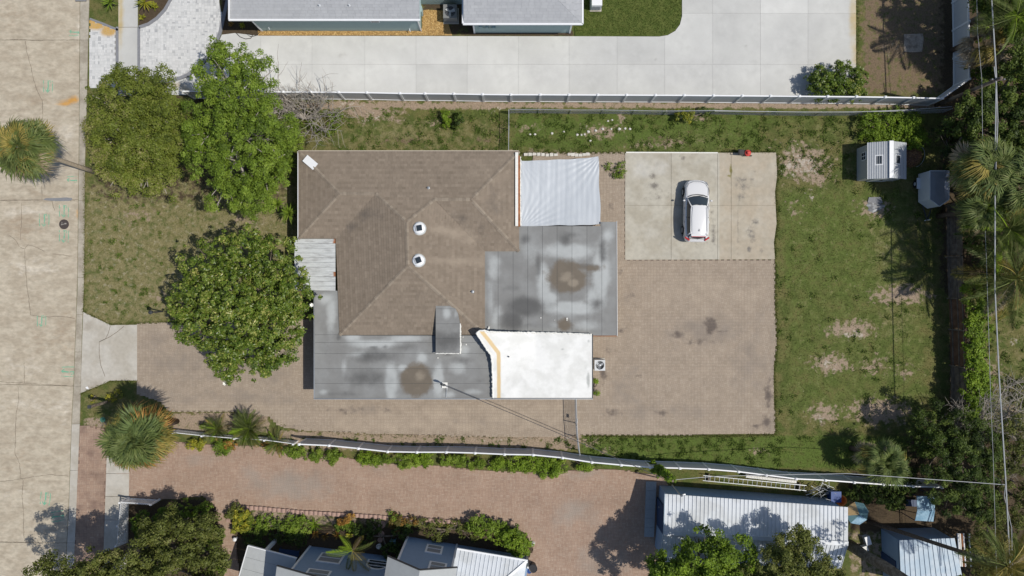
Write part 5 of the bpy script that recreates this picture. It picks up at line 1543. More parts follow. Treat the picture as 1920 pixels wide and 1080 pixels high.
    mb = MB(); mb.bar((-.16, 2.30, .47), (.16, 2.30, .47), .02, .10); mb.build('number_plate', M['whitemetal'], t, local=True)
    mb = MB(); mb.bar((-.55, 2.275, .36), (.55, 2.275, .36), .06, .12); mb.build('grille', M['black'], t, local=True)
    for pts in ([(-.80, 1.62, .93), (-.62, 2.0, .86), (-.3, 2.13, .85), (.3, 2.13, .85), (.62, 2.0, .86), (.80, 1.62, .93)], [(-.80, 1.62, .93), (-.78, 1.1, 1.02)], [(.80, 1.62, .93), (.78, 1.1, 1.02)]):
        mb = MB(); mb.tube(pts, .012, 5); mb.build('panel_gap', M['darkmetal'], t, local=True)
    for s in (-1, 1):
        mb = MB(); mb.tube([(s * .50, .18, 1.525), (s * .54, -.6, 1.545), (s * .51, -1.6, 1.50)], .011, 5); mb.build('roof_channel', M['steel'], t, local=True)
        for yy in (.82, -.30, -1.25):
            mb = MB(); mb.tube([(s * .915, yy, .35), (s * .928, yy - .02, .65), (s * .91, yy - .05, .95)], .008, 4); mb.build('panel_gap', M['darkmetal'], t, local=True)
    mb = MB(); mb.tube([(-.72, 1.0, 1.045), (-.4, 1.12, 1.05), (0, 1.16, 1.055), (.4, 1.12, 1.05), (.72, 1.0, 1.045)], .03, 6); mb.build('cowl', M['black'], t, local=True)


car()

# red machine at the pad edge
mw = thing('push_mower', 'small red push mower with black handle at the pad edge', 'mower', P(1400, 288))
q = P(1400, 288)
mb = MB(); mb.lathe((q.x, q.y, .16), [(.24, 0), (.25, .08), (.20, .14), (.05, .16)], 16); mb.build('deck', M['red'], mw, smooth=True)
mb = MB(); mb.lathe((q.x, q.y, .31), [(.13, 0), (.12, .10), (.05, .13)], 14); mb.build('engine', M['red'], mw, smooth=True)
for dx in (-.26, .26):
    for dy in (-.2, .2):
        mb = MB(); mb.lathe((0, 0, 0), [(.09, -.03), (.09, .03)], 12)
        rawmesh('wheel', [(q.x + dx + x, q.y + dy + z, .165 + y) for x, y, z in mb.v], mb.f, M['black'], mw)
for dy in (-.18, .18):
    mb = MB(); mb.tube([(q.x - .22, q.y + dy, .28), (q.x - .85, q.y + dy, .75)], .02, 6); mb.build('handle_tube', M['black'], mw)
mb = MB(); mb.tube([(q.x - .85, q.y - .19, .75), (q.x - .85, q.y + .19, .75)], .025, 6); mb.build('handle_grip', M['black'], mw)
mb = MB(); mb.box(q.x - .75, q.y - .17, .35, q.x - .38, q.y + .17, .62); mb.build('catcher_bag', M['black'], mw)

# manhole cover
mh = thing('manhole_cover', 'dark round cast-iron manhole cover in the road between green paint marks', 'manhole cover', P(120, 420.5))
q = P(120, 420.5, .037)
mb = MB(); mb.lathe((q.x, q.y, .0), [(.37, .0), (.37, .040), (.355, .043)], 28); mb.build('lid', M['bronze'], mh)
for k, (dx, dy, w, h) in enumerate(((-.19, -.015, .035, .11), (-.13, -.005, .03, .11), (-.06, -.0, .05, .07), (.02, .02, .025, .11), (.07, .03, .05, .03), (.07, .075, .05, .03), (.14, .05, .08, .10), (-.15, .14, .05, .05))):
    mb = MB(); mb.box(q.x + dx - w / 2, q.y + dy - h / 2, .042, q.x + dx + w / 2, q.y + dy + h / 2, .049); mb.build('raised_mark', M['worniron'], mh)

# ================================================================== FENCES, POLES, SMALL THINGS
def groove_panel(a, b, z0, z1, th=.045, bw=.15):
    """one vinyl panel with shallow vertical grooves"""
    u = (b - a); L = u.length; u.normalize(); nv = Vector((-u.y, u.x, 0))
    n = max(1, round(L / bw)); prof = []
    for k in range(n):
        s0, s1 = L * k / n, L * (k + 1) / n
        prof += [(s0, th / 2 - .010), (s0 + .014, th / 2), (s1 - .014, th / 2)]
    prof.append((L, th / 2 - .010))
    pts = [a + u * s + nv * d for s, d in prof] + [a + u * s - nv * d for s, d in prof[::-1]]
    m = len(pts)
    V = [Vector((p.x, p.y, z1)) for p in pts] + [Vector((p.x, p.y, z0)) for p in pts]
    F = [(i, (i + 1) % m, m + (i + 1) % m, m + i) for i in range(m)] + [list(range(m)), list(range(2 * m - 1, m - 1, -1))]
    mb = MB(); mb.add(V, F)
    return mb


def vinyl_fence(label, tops, h, mpanel, group=None, posts=True, skip=(), cap=True):
    W = [P(x, y, h) for x, y in tops]
    t = thing('vinyl_fence', label, 'fence', Vector((W[0].x, W[0].y, 0)), group=group)
    for i, p in enumerate(W):
        if i in skip: continue
        mb = MB(); mb.box(p.x - .07, p.y - .07, 0, p.x + .07, p.y + .07, h + .03); po = mb.build('post', M['white'], t)
        if cap:
            mb = MB(); mb.prism([(p.x - .085, p.y - .085, h + .06), (p.x + .085, p.y - .085, h + .06), (p.x + .085, p.y + .085, h + .06), (p.x - .085, p.y + .085, h + .06)], .035)
            mb.add([(p.x - .08, p.y - .08, h + .062), (p.x + .08, p.y - .08, h + .062), (p.x + .08, p.y + .08, h + .062), (p.x - .08, p.y + .08, h + .062), (p.x, p.y, h + .10)], [(0, 1, 4), (1, 2, 4), (2, 3, 4), (3, 0, 4)])
            mb.build('cap', M['white'], po)
    for a, b in zip(W, W[1:]):
        u = (b - a).normalized()
        a0, b0 = a + u * .066, b - u * .066
        groove_panel(a0, b0, .14, h - .12).build('panel', mpanel, t)
        for z, hh, ww in ((h - .06, .11, .085), (.10, .12, .10)):
            mb = MB(); mb.bar((a0.x, a0.y, z), (b0.x, b0.y, z), ww, hh); mb.build('rail', M['white'], t)
    return t


M['fencepanel'] = mat('white_vinyl_panel', (.50, .515, .53), var=.04, vs=2., rough=.5)
NORTH = [(344, 171), (390, 171.3), (437, 171.6), (484, 172), (531, 172.3), (583, 172.6), (635, 173), (688, 173.6), (750, 175), (797, 175.5), (851, 176), (905, 177), (958, 177.5), (1013, 177.5), (1067, 177.8), (1121, 178), (1175, 178.2), (1229, 178.5), (1283, 178.7), (1338, 179.2), (1392, 179.6), (1445, 180), (1499, 180.4), (1552, 181), (1606, 181.4), (1660, 182.2), (1713, 183.2), (1767, 184.5)]
vinyl_fence('long white vinyl fence between the pale concrete drive and yard', NORTH, 1.83, M['fencepanel'])
vinyl_fence('white vinyl fence turning the corner along the dirt strip', [(1767, 184.5), (1818, 148), (1818, 94), (1817, 40), (1816, -14), (1815, -70)], 1.83, M['fencepanel'], skip=(0,))
SOUTH = [(561, 833), (617, 835.5), (672, 841), (727, 847), (782, 848), (837, 848), (891, 849.5), (946, 852), (1000, 853), (1055, 858.5), (1110, 867), (1165, 872), (1219, 876.5), (1275, 878), (1329, 880), (1385, 884.5), (1437, 891), (1493, 898), (1548, 900.5), (1602, 904.5), (1657, 908.5), (1712, 912), (1766, 914)]
vinyl_fence('long white vinyl fence dividing the taupe and red paver drives', SOUTH, 1.80, M['fencepanel'])


def picket_fence(label, base, h, spacing=.13, pw=.075, group=None):
    W = [P(x, y) for x, y in base]
    t = thing('picket_fence', label, 'fence', W[0], group=group)
    me = None
    for a, b in zip(W, W[1:]):
        u = (b - a); L = u.length; u.normalize(); nv = Vector((-u.y, u.x, 0))
        for z in (.22, h - .12):
            mb = MB(); mb.bar((a.x, a.y, z), (b.x, b.y, z), .04, .08); mb.build('rail', M['white'], t)
        n = int(L / spacing)
        mb0 = MB(); mb0.bar(Vector((0, .032, .06)), Vector((0, .032, h)), pw, .022, up=(0, 1, 0))
        me = bpy.data.meshes.new('picket'); me.from_pydata(mb0.v, [], mb0.f); me.materials.append(M['white'])
        ang = math.atan2(u.y, u.x)
        for k in range(n + 1):
            o = bpy.data.objects.new('picket', me); COL.objects.link(o); o.parent = t
            o.location = a + u * (k * spacing + .05) - W[0]; o.rotation_euler = (0, 0, ang)
    for p in W:
        mb = MB(); mb.box(p.x - .06, p.y - .06, 0, p.x + .06, p.y + .06, h + .12); mb.build('post', M['white'], t)
    return t


picket_fence('low white picket fence among the cycads by the big rusty palm', [(335, 806), (390, 812), (450, 817), (505, 820), (558, 827)], 1.0)
picket_fence('white picket fence corner around the shaded oak garden', [(300, 936), (243, 932.5), (239, 975), (236, 1012), (233, 1060)], 1.25)


def chain_link(label, tops, h, gate=None, strands=True):
    W = [P(x, y, h) for x, y in tops]
    t = thing('chain_link_fence', label, 'fence', Vector((W[0].x, W[0].y, 0)))
    for p in W:
        mb = MB(); mb.tube([(p.x, p.y, 0), (p.x, p.y, h + .03)], .032, 8); mb.build('post', M['steel'], t)
    mb = MB()
    for a, b in zip(W, W[1:]):
        u = b - a; L = u.length; u.normalize()
        n = int(L / .14)
        for k in range(-int(h / .14), n):
            for s in (1, -1):
                s0 = k * .14; p0 = max(0, s0); p1 = min(L, s0 + h)
                if p1 - p0 < .05: continue
                z0, z1 = (p0 - s0), (p1 - s0)
                if s < 0: z0, z1 = h - z0, h - z1
                pa = a + u * p0; pb = a + u * p1
                mb.bar((pa.x, pa.y, max(.03, z0)), (pb.x, pb.y, max(.03, z1)), .006, .006)
    mb.build('wire_mesh', M['steel'], t, kind='stuff')
    for a, b in zip(W, W[1:]):
        mb = MB(); mb.tube([a, (a + b) / 2 - Vector((0, 0, .03)), b], .024, 8); mb.build('top_rail', M['steel'], t)
    return t


chain_link('low chain-link fence line between vinyl fence and back lawn', [(957, 205), (1010, 205), (1070, 206), (1130, 206), (1190, 207), (1250, 208), (1340, 207), (1440, 209), (1540, 210), (1640, 209), (1720, 207), (1785, 204)], 1.15)
chain_link('short chain-link fence and gate closing the north side yard', [(954, 206), (954, 236), (953.5, 283)], 1.2)
chain_link('chain-link gate across the side drive below the white roof', [(1080.5, 749), (1082, 800), (1084, 826), (1087.5, 853)], 1.5)
sg = thing('gate_sign', 'small square sign hung on the chain-link side gate', 'sign', P(1081, 792))
q = P(1082.6, 788, 1.1); mb = MB(); mb.box(q.x - .012, q.y - .13, .95, q.x + .012, q.y + .13, 1.25); mb.build('plate', M['dullmetal'], sg)

# brown board fence at the back
wf = thing('board_fence', 'tall weathered board fence in shade along the back lawn', 'fence', P(1783, 600))
BF = [P(1804, 380, 1.8), P(1805, 480, 1.8), P(1808, 560, 1.8), P(1811, 620, 1.8), P(1812, 690, 1.8), P(1813, 760, 1.8), P(1815, 838, 1.8)]
k_ = 0
for i, (a, b) in enumerate(zip(BF, BF[1:])):
    u = b - a; L = u.length; u.normalize(); ang = math.atan2(u.y, u.x)
    mt = M['brownwood'] if i in (2, 3) else M['wood']
    n = int(L / .145)
    mb0 = MB(); mb0.box(-.069, -.011, .04, .069, .011, 1.8)
    me = bpy.data.meshes.new('board'); me.from_pydata(mb0.v, [], mb0.f); me.materials.append(mt)
    for k in range(n):
        o = bpy.data.objects.new('board', me); COL.objects.link(o); o.parent = wf
        p = a + u * (k * .145 + .07); o.location = Vector((p.x, p.y, RND.uniform(-.03, .02))) - ORG[wf.name]; o.rotation_euler = (0, 0, ang + RND.uniform(-.02, .02))
    nv = Vector((-u.y, u.x, 0)); nv = nv if nv.x < 0 else -nv
    for z in (.35, 1.05, 1.62):
        mb = MB(); mb.bar(Vector((a.x, a.y, z)) + nv * .035, Vector((b.x, b.y, z)) + nv * .035, .04, .09); mb.build('rail', M['wood'], wf)
    mb = MB(); p = a + nv * .09; mb.box(p.x - .045, p.y - .045, 0, p.x + .045, p.y + .045, 1.7); mb.build('post', M['wood'], wf)

# utility poles and overhead cables
up = thing('utility_pole', 'wooden utility pole rising among trees behind the vinyl fence corner', 'utility pole', P(1758, 197))
b = P(1760, 197); tp_ = P(1878, 146, 6.7)
b = Vector((tp_.x - .1, tp_.y, 0))
mb = MB(); mb.tube([b, b.lerp(tp_, .5), tp_], [.15, .13, .11], 12); mb.build('pole', M['wood'], up, smooth=True)
mb = MB(); mb.bar(b.lerp(tp_, .94) + Vector((-.45, 0, 0)), b.lerp(tp_, .94) + Vector((.45, 0, 0)), .09, .1); mb.build('crossarm', M['wood'], up)
for dx in (-.4, 0, .4):
    mb = MB(); mb.lathe(b.lerp(tp_, .94) + Vector((dx, 0, .05)), [(.04, 0), (.05, .08), (.02, .12)], 8); mb.build('insulator', M['steel'], up)
wire('overhead_cable', 'thick pale overhead cable running along the back of the yards', [P(1856, -60, 6.2), P(1868, 140, 6.3), P(1866, 300, 6.0), P(1865.5, 540, 5.9), P(1873, 700, 6.0), P(1886, 905, 6.2), P(1897, 1120, 6.2)], .042, M['wire'], .0)
wire('overhead_cable', 'thin grey overhead cable above the dark undergrowth', [P(1830, -60, 5.4), P(1833, 60, 5.3), P(1841, 150, 5.3), P(1843, 320, 5.0), P(1850, 500, 5.0), P(1858, 760, 5.0), P(1862, 850, 5.2), P(1870, 1120, 5.2)], .013, M['wire'], .0)
wire('overhead_cable', 'second pale strand twisting beside the thick overhead cable', [P(1864, 125, 6.35), P(1868.5, 160, 6.3), P(1871, 225, 6.1), P(1867, 330, 6.05)], .028, M['wire'], .0)
wire('overhead_cable', 'thin strand splitting from the thick cable near the bare tree', [P(1886, 905, 6.2), P(1883, 930, 6.2), P(1889, 955, 6.15), P(1897, 990, 6.2), P(1899, 1120, 6.2)], .02, M['wire'], .0)
wire('overhead_cable', 'low cable drooping along the top of north chain-link fence', [P(1340, 208, 1.3), P(1500, 210, 1.2), P(1600, 210, 1.2), P(1700, 206, 1.3), P(1785, 200, 1.6)], .022, M['wire'], .0)

# posts on the front lawn
pm = thing('lamp_post', 'small dark lamp post on the front lawn near the apron', 'lamp post', P(305, 584))
q = P(305, 584); mb = MB(); mb.tube([q, q + Vector((0, 0, 1.55))], .05, 8); mb.build('pole', M['darkmetal'], pm)
mb = MB(); mb.lathe(q + Vector((0, 0, 1.5)), [(.06, 0), (.13, .08), (.13, .24), (.16, .26), (.04, .36)], 8); mb.build('lantern', M['darkmetal'], pm)
mb = MB(); mb.tube([q + Vector((0, 0, .03)), q + Vector((-.55, -.12, .04))], .03, 6); mb.build('ground_rod', M['bark'], pm)
sp = thing('square_post', 'tall grey square post standing in the corner grass by apron', 'post', P(206, 752))
q = P(206, 752); mb = MB(); mb.box(q.x - .09, q.y - .09, 0, q.x + .09, q.y + .09, 2.45); mb.build('shaft', M['bark'], sp)
mb = MB(); mb.box(q.x - .12, q.y - .12, 2.45, q.x + .12, q.y + .12, 2.52); mb.build('cap', M['darkmetal'], sp)
cb = thing('utility_box', 'green valve box lid set in the corner grass by kerb', 'utility box', P(192, 787))
mb = MB(); q = P(193, 787); mb.lathe((q.x, q.y, -.02), [(.2, 0), (.2, .06), (.17, .08)], 14); mb.build('lid', mat('green_plastic', (.07, .19, .13), var=.1), cb)
pb = thing('small_paper', 'small pale paper scrap on the apron edge', 'litter', P(163, 727))
mb = MB(); mb.prism([P(160, 726, .07), P(164, 724.5, .07), P(167, 729, .07), P(163, 730, .07)], .008); mb.build('scrap', M['white'], pb)
ru = thing('utility_box', 'dark meter box at the top of the kerb', 'utility box', P(153, 0))
q = P(152, 1); mb = MB(); mb.box(q.x - .35, q.y - .1, .03, q.x + .45, q.y + .5, .16); mb.build('lid', M['asphaltpatch'], ru)

# white stones in the grass behind the tarp
for (x, y, s) in ((1103, 247, 6), (1117, 245, 5), (1130, 242, 5), (1146, 242, 4), (1161, 242, 6), (1172, 241, 5), (1181, 242, 5), (1082, 253, 5), (1090, 253, 4), (1096, 252, 4), (1057, 247, 4), (1035, 250, 5), (1003, 252, 5), (994, 252, 4), (1140, 227, 4), (1148, 225, 4), (1107, 264, 4)):
    st_ = thing('white_stone', 'small white stone among those scattered in the north lawn', 'stone', P(x, y), group='white stones in the north lawn')
    V = []
    n = 9
    for r, z in ((1., 0), (1.05, .35), (.7, .7), (.2, .85)):
        for k in range(n):
            a = 2 * math.pi * k / n
            V.append((r * s / 50 * math.cos(a) * RND.uniform(.8, 1.2), r * s / 58 * math.sin(a) * RND.uniform(.8, 1.2), z * s / 45))
    F = [(i * n + k, i * n + (k + 1) % n, (i + 1) * n + (k + 1) % n, (i + 1) * n + k) for i in range(3) for k in range(n)] + [[3 * n + k for k in range(n)]]
    rawmesh('rock', V, F, M['stone'], st_, local=True)
sb = thing('stone_border', 'row of pale blocks edging the lawn above the tarp', 'border', P(1050, 291))
for x in list(range(986, 1044, 8)) + list(range(1067, 1106, 7)):
    q = P(x, 290.5 + RND.uniform(-1, 1)); mb = MB()
    w, d = RND.uniform(.12, .15), RND.uniform(.09, .12)
    mb.prism([(q.x - w, q.y - d, .16), (q.x + w, q.y - d * .9, .15), (q.x + w * .95, q.y + d, .16), (q.x - w, q.y + d, .15)], .17); mb.build('block', M['stone'], sb)
dp = thing('slab_remnant', 'broken square of pale concrete in the dirt strip', 'slab', P(1713, 79))
sheet('plate', [(1695, 64), (1730, 63), (1732, 72), (1729, 97), (1712, 98), (1696, 97)], .03, mat('dirty_concrete', (.36, .31, .25), col2=(.22, .18, .14), s2=2.5, lo=.4, hi=.7, var=.2), dp, dz=.06)

# scalloped garden edging
ge = thing('garden_edging', 'row of rose scalloped blocks edging the garden beside red pavers', 'edging', P(650, 960))
path = [(430, 972), (430, 960), (433, 950), (440, 946.5), (480, 947.5), (560, 955), (640, 960), (720, 965), (800, 970), (883, 976)]
me_ = None
L = []
for (x0, y0), (x1, y1) in zip(path, path[1:]):
    d = math.hypot(x1 - x0, y1 - y0)
    L.append((x0, y0, x1, y1, d))
pos = 0.
step = 8.6
tot = sum(l[4] for l in L)
V = []
n = 7
prof = [(-.165, 0)] + [(-.165 + .33 * k / n, .10 + .08 * math.sin(math.pi * k / n)) for k in range(n + 1)] + [(.165, 0)]
Vb = [(x, -.14, z) for x, z in prof] + [(x, .13 + .03 * math.cos(x * 9), z) for x, z in prof]
m_ = len(prof)
Fb = [list(range(m_)), list(range(2 * m_ - 1, m_ - 1, -1))] + [(i, m_ + i, m_ + (i + 1) % m_, (i + 1) % m_) for i in range(m_)]
me_ = bpy.data.meshes.new('edging_block'); me_.from_pydata(Vb, [], Fb); me_.materials.append(M['block'])
s = 2.
while s < tot:
    a = s
    for x0, y0, x1, y1, d in L:
        if a <= d:
            q = P(x0 + (x1 - x0) * a / d, y0 + (y1 - y0) * a / d + 4)
            o = bpy.data.objects.new('edging_block', me_); COL.objects.link(o); o.parent = ge
            o.location = q + Vector((0, 0, .04)) - ORG[ge.name]; o.rotation_euler = (RND.uniform(-.05, .05), 0, math.atan2(-(y1 - y0), x1 - x0) + RND.uniform(-.06, .06))
            break
        a -= d
    s += step
for i, (x, y, r) in enumerate(((716, 983, .30), (715, 1001, .24), (713, 1012, .20))):
    ss = thing('stepping_stone', ('reddish stepping stone nearest the scalloped edging', 'middle reddish stepping stone in the shaded garden', 'stepping stone closest to the blue house wall')[i], 'stepping stone', P(x, y))
    q = P(x, y); mb = MB(); mb.lathe((q.x, q.y, 0), [(r, 0), (r, .05), (r * .9, .07)], 10); mb.build('stone', M['block'], ss)
fp_ = thing('garden_urn', 'pale urn standing in the shaded garden by stepping stones', 'urn', P(712, 1021))
q = P(712, 1021); mb = MB(); mb.lathe(q, [(.12, 0), (.08, .1), (.18, .3), (.20, .42), (.16, .44), (.14, .36)], 14); mb.build('bowl', M['stone'], fp_, smooth=True)
tb = thing('garden_chair', 'tiny turquoise chair in the dark garden bed', 'chair', P(739, 1013))
q = P(739, 1013)
mb = MB(); mb.box(q.x - .2, q.y - .18, .35, q.x + .2, q.y + .2, .40); mb.build('seat', M['teal'], tb)
mb = MB(); mb.box(q.x - .2, q.y + .16, .4, q.x + .2, q.y + .2, .75); mb.build('backrest', M['teal'], tb)
for dx in (-.17, .17):
    for dy in (-.15, .17):
        mb = MB(); mb.box(q.x + dx - .02, q.y + dy - .02, 0, q.x + dx + .02, q.y + dy + .02, .35); mb.build('leg', M['teal'], tb)

# things by the blue shed
ld = thing('ladder', 'long aluminium ladder lying on its side behind the blue shed', 'ladder', P(1400, 903))
a0, b0 = P(1318, 896, .35), P(1512, 915, .35)
u = (b0 - a0).normalized(); nv = Vector((-u.y, u.x, 0))
for d in (-.19, .19):
    mb = MB(); mb.bar(a0 + nv * d, b0 + nv * d, .04, .08); mb.build('stile', M['steel'], ld)
for k in range(22):
    p = a0.lerp(b0, (k + .5) / 22); mb = MB(); mb.tube([p - nv * .19, p + nv * .19], .02, 6); mb.build('rung', M['steel'], ld)
for d in (.06, .94):
    p = a0.lerp(b0, d); mb = MB(); mb.bar(p - nv * .3 - Vector((0, 0, .2)), p + nv * .3 - Vector((0, 0, .2)), .1, .3); mb.build('rest_block', M['wood'], ld)
pp = thing('white_tube', 'long white ribbed tube lying between ladder and vinyl fence', 'tube', P(1450, 896))
mb = MB(); pts = [P(1398 + k * 1.5, 892.5 + k * .17, .5) for k in range(64)]
mb.tube(pts, [.12 + .018 * (k % 2) for k in range(64)], 8); mb.build('casing', M['foam'], pp)
for k in (8, 32, 56):
    mb = MB(); p = pts[k]; mb.box(p.x - .1, p.y - .14, 0, p.x + .1, p.y + .14, .40); mb.build('support_block', M['wood'], pp)
wr = thing('wire_rack_heap', 'tangled heap of pale wire racks at the shed corner', 'heap', P(1535, 922))
q = P(1535, 922)
for k in range(34):
    a = Vector((RND.uniform(-.9, .8), RND.uniform(-.5, .55), RND.uniform(.1, .9))); d = Vector((RND.uniform(-1, 1), RND.uniform(-.6, .6), RND.uniform(-.3, .3))).normalized() * RND.uniform(.5, 1.1)
    mb = MB(); p0 = q + a - d / 2; p1 = q + a + d / 2; p0.z = max(.03, p0.z); p1.z = max(.03, p1.z)
    mb.tube([p0, p1], RND.uniform(.012, .03), 5); mb.build('rod', M['whitemetal'] if k % 3 else M['darkmetal'], wr)
bb = thing('storage_bin', 'bright blue plastic bin beside the shed corner', 'bin', P(1560, 922))
q = P(1557, 925)
mb = MB(); mb.add([(q.x - .28, q.y - .28, .02), (q.x + .28, q.y - .28, .02), (q.x + .28, q.y + .28, .02), (q.x - .28, q.y + .28, .02), (q.x - .36, q.y - .38, .85), (q.x + .36, q.y - .38, .85), (q.x + .36, q.y + .38, .85), (q.x - .36, q.y + .38, .85)],
                [(0, 3, 2, 1), (0, 1, 5, 4), (1, 2, 6, 5), (2, 3, 7, 6), (3, 0, 4, 7)]); mb.build('tub', M['bluebin'], bb)
mb = MB(); mb.box(q.x - .38, q.y - .40, .85, q.x + .38, q.y + .40, .92); mb.build('lid', M['bluebin'], bb)
ob = thing('orange_tub', 'orange tub between blue bin and striped umbrella', 'tub', P(1570, 934))
q = P(1572, 935); mb = MB(); mb.lathe(q, [(.26, .02), (.36, .5), (.40, .52), (.33, .5), (.25, .1)], 14); mb.build('bucket', M['orange'], ob)
um = thing('garden_umbrella', 'faded umbrella of orange and teal panels behind the metal roof', 'umbrella', P(1585, 948))
q = P(1585, 948)
cols = ['teal', 'teal', 'tancloth', 'tancloth', 'teal', 'skyblue', 'skyblue', 'teal']
for k in range(8):
    a0, a1 = 2 * math.pi * k / 8 + .2, 2 * math.pi * (k + 1) / 8 + .2
    mb = MB(); mb.add([q + Vector((0, 0, 2.1)), q + Vector((.85 * math.cos(a0), .85 * math.sin(a0), 1.75)), q + Vector((.85 * math.cos(a1), .85 * math.sin(a1), 1.75))], [(0, 1, 2)]); mb.build('panel', M[cols[k]], um)
mb = MB(); mb.tube([q, q + Vector((0, 0, 2.15))], .025, 8); mb.build('pole', M['wood'], um)
# blue swing canopy
sw_ = thing('swing_seat', 'blue swing seat with two-part canopy beneath the trees', 'swing', P(1728, 948))
ca, cb_, cc, cd = P(1719, 930, 1.8), P(1752, 931, 1.8), P(1753, 957, 2.0), P(1720, 957, 2.0)
ce, cf_ = P(1750, 978, 1.75), P(1716, 976, 1.75)
mb = MB(); mb.prism([ca, cb_, cc, cd], .04); mb.build('canopy', M['skyblue'], sw_)
mb = MB(); mb.prism([cd + Vector((0, -.01, 0)), cc + Vector((0, -.01, 0)), ce, cf_], .04); mb.build('canopy', M['skyblue'], sw_)
for p in (ca, cb_, ce, cf_):
    mb = MB(); mb.tube([(p.x, p.y, 0), (p.x, p.y, p.z - .03)], .03, 6); mb.build('leg', M['bluedark'], sw_)
mb = MB(); mb.bar(((ca.x + cf_.x) / 2, (ca.y + cf_.y) / 2, .5), ((cb_.x + ce.x) / 2, (cb_.y + ce.y) / 2, .5), .5, .06); mb.build('seat', M['bluedark'], sw_)
# pipes by the pale shed, debris boxes
pr = thing('pipe_rack', 'upright bundle of white and rusty pipes beside the pale shed', 'rack', P(1800, 1030))
for k, (x, m_2) in enumerate(((1796, 'white'), (1799.5, 'foam'), (1803, 'rustmetal'), (1806, 'white'), (1817, 'white'))):
    mb = MB(); mb.tube([P(x, 1000, 1.5), P(x + 4, 1062, 1.5)], .06, 8); mb.build('pipe', M[m_2], pr)
for y in (1008, 1052):
    mb = MB(); mb.bar(P(1793, y, 1.40), P(1821, y, 1.40), .08, .08); mb.build('crossbar', M['wood'], pr)
    for x in (1794, 1820):
        q = P(x, y, 1.4); mb = MB(); mb.box(q.x - .04, q.y - .04, 0, q.x + .04, q.y + .04, 1.4); mb.build('leg', M['wood'], pr)
for i, (x, y, w, d, h, r) in enumerate(((1622, 1010, .35, .6, .4, .3), (1616, 1026, .5, .35, .35, .3))):
    cbx = thing('cooler_box', ('white cooler box with lid in the shade by blue shed', 'cream tub lying near the thick trunk')[i], 'box', P(x, y), r)
    mb = MB(); mb.box(-w / 2, -d / 2, 0, w / 2, d / 2, h); mb.build('body', M['trailer'] if i == 0 else M['foam'], cbx, local=True)
    mb = MB(); mb.box(-w / 2 - .02, -d / 2 - .02, h, w / 2 + .02, d / 2 + .02, h + .06); mb.build('lid', M['white'] if i == 0 else M['foam'], cbx, local=True)
ptb = thing('blue_pot', 'small blue pot at the corner of white metal roof', 'pot', P(992, 1066))
q = P(992, 1067); mb = MB(); mb.lathe(q, [(.14, 0.02), (.2, .3), (.22, .32), (.16, .3)], 12); mb.build('bowl', M['bluebin'], ptb)
gb = thing('trash_can', 'black round trash can beside the red paver turn', 'trash can', P(1000, 1060))
q = P(999, 1058); mb = MB(); mb.lathe(q, [(.22, .08), (.30, .8), (.32, .82), (.26, .8)], 14); mb.build('barrel', M['black'], gb)
sl_ = thing('path_lamp', 'white dome lamp at the red paver corner by shrubs', 'lamp', P(1000, 1018))
q = P(999, 1018); mb = MB(); mb.lathe(q, [(.18, .07), (.16, .2), (.08, .28)], 12); mb.build('dome', M['stone'], sl_)
sl_ = thing('path_lamp', 'white bollard lamp below the yellow croton by the path', 'lamp', P(444, 1006))
q = P(444, 1008); mb = MB(); mb.lathe(q, [(.10, .0), (.10, .4), (.15, .42), (.05, .5)], 12); mb.build('dome', M['white'], sl_)

# ================================================================== VEGETATION
def rot_about(v, ax, an):
    c = np.cos(an)[:, None]; s = np.sin(an)[:, None]
    return v * c + np.cross(ax, v) * s + ax * (np.sum(ax * v, 1)[:, None]) * (1 - c)


